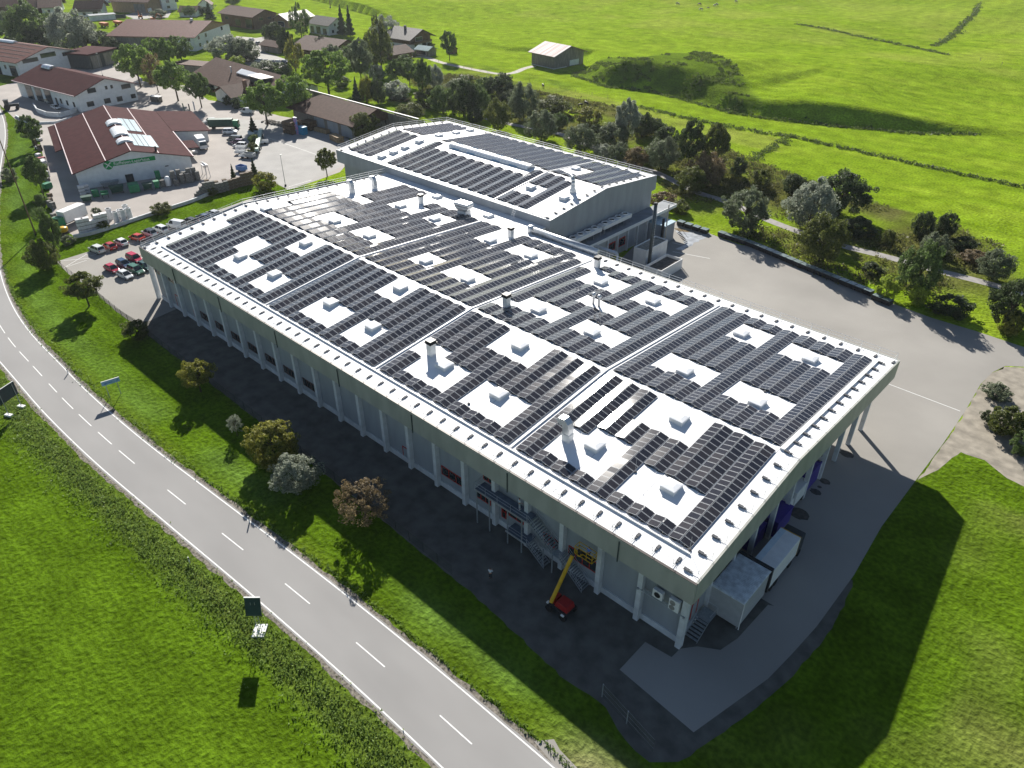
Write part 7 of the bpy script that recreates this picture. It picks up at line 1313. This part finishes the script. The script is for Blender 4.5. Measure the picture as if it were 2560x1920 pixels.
def fence(name, label, pts, step, h, mesh=True, pmat=None, r_=.04, wires=3, z_of=None):
    p0 = pts[0]; t = thing(name, label, 'fence', (p0[0], p0[1], 0)); pm_ = None; n = 0; w_ = MB()
    Z = z_of or (lambda x, y: 0.0)
    for a, b_ in zip(pts[:-1], pts[1:]):
        L = hypot(b_[0]-a[0], b_[1]-a[1]); k = max(1, round(L/step)); prev = None
        for i in range(k+1):
            u = i/k; x, y = a[0]+(b_[0]-a[0])*u-p0[0], a[1]+(b_[1]-a[1])*u-p0[1]; z = Z(x+p0[0], y+p0[1])
            if n < 95 and i < k: 
                if pm_ is None: pm_ = MB().tube((0, 0, -.2), (0, 0, h), r_, 6).build('post', pmat or m_dark, t, (x, y, z))
                else: c_ = pm_.copy(); COL.objects.link(c_); c_.location = (x, y, z)
                n += 1
            if prev is not None:
                for j in range(wires): hh = h*(j+1)/wires-.03; w_.tube((prev[0], prev[1], prev[2]+hh), (x, y, z+hh), .012 if mesh else .02, 3)
            prev = (x, y, z)
        if mesh:
            za, zb = 0, 0; MB().add([(a[0]-p0[0], a[1]-p0[1], .05), (b_[0]-p0[0], b_[1]-p0[1], .05), (b_[0]-p0[0], b_[1]-p0[1], h-.05), (a[0]-p0[0], a[1]-p0[1], h-.05)], [(0, 1, 2, 3)]).build('mesh_panel', m_mesh, t)
    w_.build('wires', pmat or m_dark, t); return t
fence('mesh_fence', 'dark wire mesh fence with slim posts below the car park', [(-150.8, -6.9), (-134, -7.1), (-118, -7.5), (-96, -7.5), (-74, -7.7), (-50, -8.1), (-26, -8.7)], 2.6, 1.75)
fence('mesh_fence', 'blue-grey mesh gate panel in the shadow near the asphalt corner', [(-3.4, -9.4), (3.6, -10.8)], 3.5, 2.1, pmat=m_steel, r_=.07)
hf = lambda x, y: tz(x, y)
def hp(pts): return [tuple(H(x, y))[:2] for x, y in pts]
fence('pasture_fence', 'thin post fence along the grassy ditch high on the meadow', hp([(1992, 60), (2060, 72), (2130, 88), (2210, 104), (2290, 120), (2370, 138), (2450, 152), (2560, 176), (2640, 195)]), 14, 1.3, False, m_wood2, .09, 1, hf)
fence('pasture_fence', 'thin post fence running up the meadow towards the top right', hp([(2338, 116), (2366, 100), (2400, 70), (2430, 40), (2455, 5), (2470, -20)]), 14, 1.2, False, m_wood2, .09, 1, hf)
fence('pasture_fence', 'thin pasture fence dividing the bright lower field on the right', hp([(1978, 341), (2040, 356), (2130, 376), (2230, 398), (2330, 420), (2440, 444), (2560, 470), (2640, 488)]), 12, 1.2, False, m_wood2, .07, 1, hf)
fence('pasture_fence', 'thin fence above the horses along the paddock', hp([(1323, 205), (1400, 222), (1480, 238), (1560, 256), (1650, 280), (1760, 305), (1880, 328), (1978, 341)]), 8, 1.2, False, m_wood2, .06, 2, hf)
fence('pasture_fence', 'short fence beside the gravel track left of the field barn', hp([(1075, 150), (1140, 166), (1200, 180), (1240, 190)]), 6, 1.2, False, m_wood2, .06, 2, hf)
# ------------------------------------------------------------------ animals
def beast(name, label, px, py, rz, mat, L=2.3, grazing=True, cat='horse', mane=None):
    p = H(px, py); t = thing(name, label, cat, tuple(p), rz, 'grazing animals'); k = L/2.3
    V = [(-.75, 0, 1.2, .3), (-.2, 0, 1.15, .33), (.4, 0, 1.2, .31), (.75, 0, 1.3, .2)]; E_ = [(0, 1), (1, 2), (2, 3)]
    nk = [(1.1, 0, .95, .13), (1.3, 0, .55, .1), (1.48, 0, .28, .08)] if grazing else [(1.0, 0, 1.65, .14), (1.15, 0, 1.85, .11), (1.45, 0, 1.72, .08)]
    for i, v in enumerate(nk): V.append(v); E_.append((3 if i == 0 else len(V)-2, len(V)-1))
    for sy in (-1, 1):
        b0 = len(V); V += [(.6, sy*.16, .85, .13), (.62, sy*.16, .45, .065), (.6, sy*.16, .06, .06)]; E_ += [(2, b0), (b0, b0+1), (b0+1, b0+2)]
        b0 = len(V); V += [(-.7, sy*.17, .85, .16), (-.85, sy*.17, .5, .07), (-.78, sy*.17, .06, .06)]; E_ += [(0, b0), (b0, b0+1), (b0+1, b0+2)]
    b0 = len(V); V += [(-1.05, 0, 1.1, .05), (-1.12, 0, .6, .06)]; E_ += [(0, b0), (b0, b0+1)]
    h = V[6]; 
    for sy in (-1, 1): b0 = len(V); V += [(V[5][0]-.02, sy*.1, V[5][2]+.18, .03)]; E_ += [(5, b0)]
    skin_mesh('body', V, E_, mat, t); t.scale = (k, k, k)
    if mane: skin_mesh('mane', [(.8, 0, 1.5, .06), (1.1, 0, 1.12, .05), (1.3, 0, .7, .04)], [(0, 1), (1, 2)], mane, t)
m_hs = M('dark_brown_coat', (.025, .017, .012), .5, .1); m_cw = M('pied_coat', (.5, .48, .44), .7, .4, 1.3, col2=(.02, .02, .02), detail=1)
beast('horse', 'single dark horse grazing left of the pair in the paddock', 1357.5, 219, 2.6, m_hs, mane=m_dark); beast('horse', 'smaller dark horse on the left of the grazing pair', 1450.5, 267, .9, m_hs, 2.0, mane=m_dark); beast('horse', 'larger dark horse on the right of the grazing pair', 1465.5, 264, 2.9, m_hs, 2.5, mane=m_dark)
for i, (x, y, w) in enumerate([(1694, 13, 'left-most grey cow near the top edge'), (1748, 14, 'dark cow at the back of the group near the top edge'), (1751.5, 27, 'white-flanked cow at the front of the group'), (1770, 22, 'small brown calf between two pied cows'), (1786, 17, 'pale cow at the right of the group'), (1792, 15, 'second pale cow at the right of the group'), (1840, 7, 'lone pied cow at the top edge, right of the group')]):
    beast('cow', w, x, y, random.choice((.2, 2.8, 3.4, 5.9)), (m_cw, m_hs, m_cw, m_hs, m_cw, m_cw, m_cw)[i], 1.7 if i == 3 else 2.6, cat='cow')
car('suv', 'black car parked under the big willow by the path', G(1283, 290), G(1297, 286), col=(.015, .017, .02), group='cars by the path')
# ------------------------------------------------------------------ rough vegetation, built as many small leaves
def scatter(name, label, cat, pts, hgt, size, n_per, mat, seed=3, upright=.5, spread=.5):
    rs = np.random.RandomState(seed); P = np.repeat(np.array(pts), n_per, 0); n = len(P); hh = np.repeat(hgt if np.ndim(hgt) else np.full(len(pts), hgt), n_per)
    r_ = np.abs(rs.normal(size=(n, 2)))*np.sign(rs.rand(n, 2)-.5)*spread*hh[:, None]; z = rs.rand(n)**.8*hh*np.exp(-(r_**2).sum(1)/(hh*spread*1.4)**2/1.6); C_ = np.stack([P[:, 0]+r_[:, 0], P[:, 1]+r_[:, 1], P[:, 2]+z], 1)
    a = rs.rand(n)*2*pi; t1 = np.stack([np.cos(a), np.sin(a), rs.normal(size=n)*.3], 1); t2 = np.stack([rs.normal(size=n)*(1-upright), rs.normal(size=n)*(1-upright), np.ones(n)], 1); t2 /= np.linalg.norm(t2, axis=1)[:, None]
    sz = size*(.5+rs.rand(n)); A_ = t1*sz[:, None]*.5; B_ = t2*sz[:, None]; VV = np.stack([C_-A_, C_+A_, C_+A_*.2+B_, C_-A_*.2+B_], 1).reshape(-1, 3)
    me_ = bpy.data.meshes.new(name); me_.vertices.add(4*n); me_.vertices.foreach_set('co', VV.ravel()); me_.loops.add(4*n); me_.loops.foreach_set('vertex_index', np.arange(4*n)); me_.polygons.add(n); me_.polygons.foreach_set('loop_start', np.arange(n)*4); me_.polygons.foreach_set('loop_total', np.full(n, 4)); me_.update()
    me_.attributes.new('rnd', 'FLOAT', 'POINT').data.foreach_set('value', np.repeat(np.clip(rs.rand(n)*.5+np.repeat(rs.rand(len(pts)), n_per)*.45, 0, 1), 4)); me_.materials.append(mat)
    o = bpy.data.objects.new(name, me_); COL.objects.link(o); tag(o, label, cat); o['kind'] = 'stuff'; return o
rs = np.random.RandomState(5)
def inpts(poly, n, seed=1):
    rs_ = np.random.RandomState(seed); xs = [p[0] for p in poly]; ys = [p[1] for p in poly]; X = rs_.uniform(min(xs), max(xs), n*4); Y = rs_.uniform(min(ys), max(ys), n*4); m_ = inpoly(X, Y, poly); return X[m_][:n], Y[m_][:n]
X, Y = inpts(HEDGE, 2600, 2); ok = (pdist(X, Y, TR2) > 3.2) & (vn(X, Y, 14, 9) > .36) & ~inpoly(X, Y, YARD) & ~((X > -142) & (X < -64) & (Y < 105)); X, Y = X[ok], Y[ok]
scatter('undergrowth', 'rough brown-green undergrowth along the stream and yard bank', 'undergrowth', np.stack([X, Y, terrain(X, Y)], 1), .5+1.3*vn(X, Y, 9, 4)**1.5, .34, 34, leafmat('weed_leaves', (.05, .055, .018), (.19, .19, .06)), 4, .4, .9)
X, Y = inpts(HALL, 1500, 3); k_ = vn(X, Y, 7, 3) > .45; X, Y = X[k_], Y[k_]
scatter('scarp_grass', 'long shaggy grass tufts on the shaded meadow scarps', 'grass', np.stack([X, Y, terrain(X, Y)], 1), .4, .4, 14, leafmat('scarp_leaves', (.05, .08, .015), (.13, .17, .04)), 5, .5, 1.0)
vp = []
for (x, y) in smoothline(ROAD, .35):
    if x < -160 or x > 6: continue
    for k in range(5): vp.append((x+rs.normal()*.3, y-4.4-abs(rs.normal())*1.9-rs.rand()*1.6, 0))
    if rs.rand() < .8: vp.append((x, y+4.3+rs.rand()*.5, 0))
vp = np.array(vp); hg = .18+.42*vn(vp[:, 0], vp[:, 1], 1.6, 12)*np.clip(1.5-np.abs(vp[:, 1]+29.5+np.abs(vp[:, 0]+60)*.01)*.08, .3, 1); hg[vp[:, 1] > -20] *= .45
scatter('verge_grass', 'tall tangled verge grass along the field side of the road', 'grass', vp, hg, .17, 12, leafmat('verge_leaves', (.09, .15, .025), (.24, .34, .08)), 6, .3, 1.2)
def ditch(pts, seed, w=.8, hgt=.7):
    rs_ = np.random.RandomState(seed); out = []
    for (a, b_) in zip(pts[:-1], pts[1:]):
        for u in np.arange(0, 1, 1.0/max(2, hypot(b_[0]-a[0], b_[1]-a[1])*1.6)): out.append((a[0]+(b_[0]-a[0])*u+rs_.normal()*w, a[1]+(b_[1]-a[1])*u+rs_.normal()*w))
    return out
dp = ditch(hp([(1992, 60), (2060, 72), (2130, 88), (2210, 104), (2290, 120), (2370, 138)]), 1, 1.1)+ditch(hp([(2338, 116), (2366, 100), (2400, 70), (2430, 40), (2455, 5)]), 2, 1.0)+ditch(hp([(1978, 341), (2040, 356), (2130, 376), (2230, 398), (2330, 420), (2440, 444), (2560, 470)]), 3, .5)+ditch(hp([(1600, 268), (1680, 288), (1760, 305), (1880, 328), (1978, 341), (1920, 376), (1870, 400)]), 4, 1.0)+ditch(hp([(1430, 188), (1520, 219), (1610, 223), (1700, 247), (1815, 280), (1920, 298), (2100, 317), (2290, 334), (2440, 336)]), 5, .7)
dp = np.array(dp); scatter('ditch_grass', 'dark tufted grass along the ditches and field edges of the meadow', 'grass', np.stack([dp[:, 0], dp[:, 1], terrain(dp[:, 0], dp[:, 1])], 1), .55, .4, 16, leafmat('ditch_leaves', (.05, .08, .02), (.13, .18, .04)), 7, .4, 1.0)
# ------------------------------------------------------------------ haze
hz = MB().bb(-2700, -1900, -1, 2500, 2700, 71); hm_ = bpy.data.materials.new('haze_air'); hm_.use_nodes = True; n = hm_.node_tree.nodes; n.remove(n['Principled BSDF']); pv = n.new('ShaderNodeVolumePrincipled'); pv.inputs['Color'].default_value = (.86, .92, 1, 1); pv.inputs['Density'].default_value = 0.00005; pv.inputs['Anisotropy'].default_value = .4; hm_.node_tree.links.new(pv.outputs[0], n['Material Output'].inputs['Volume'])
ho = hz.build('haze', hm_); ho['kind'] = 'stuff'
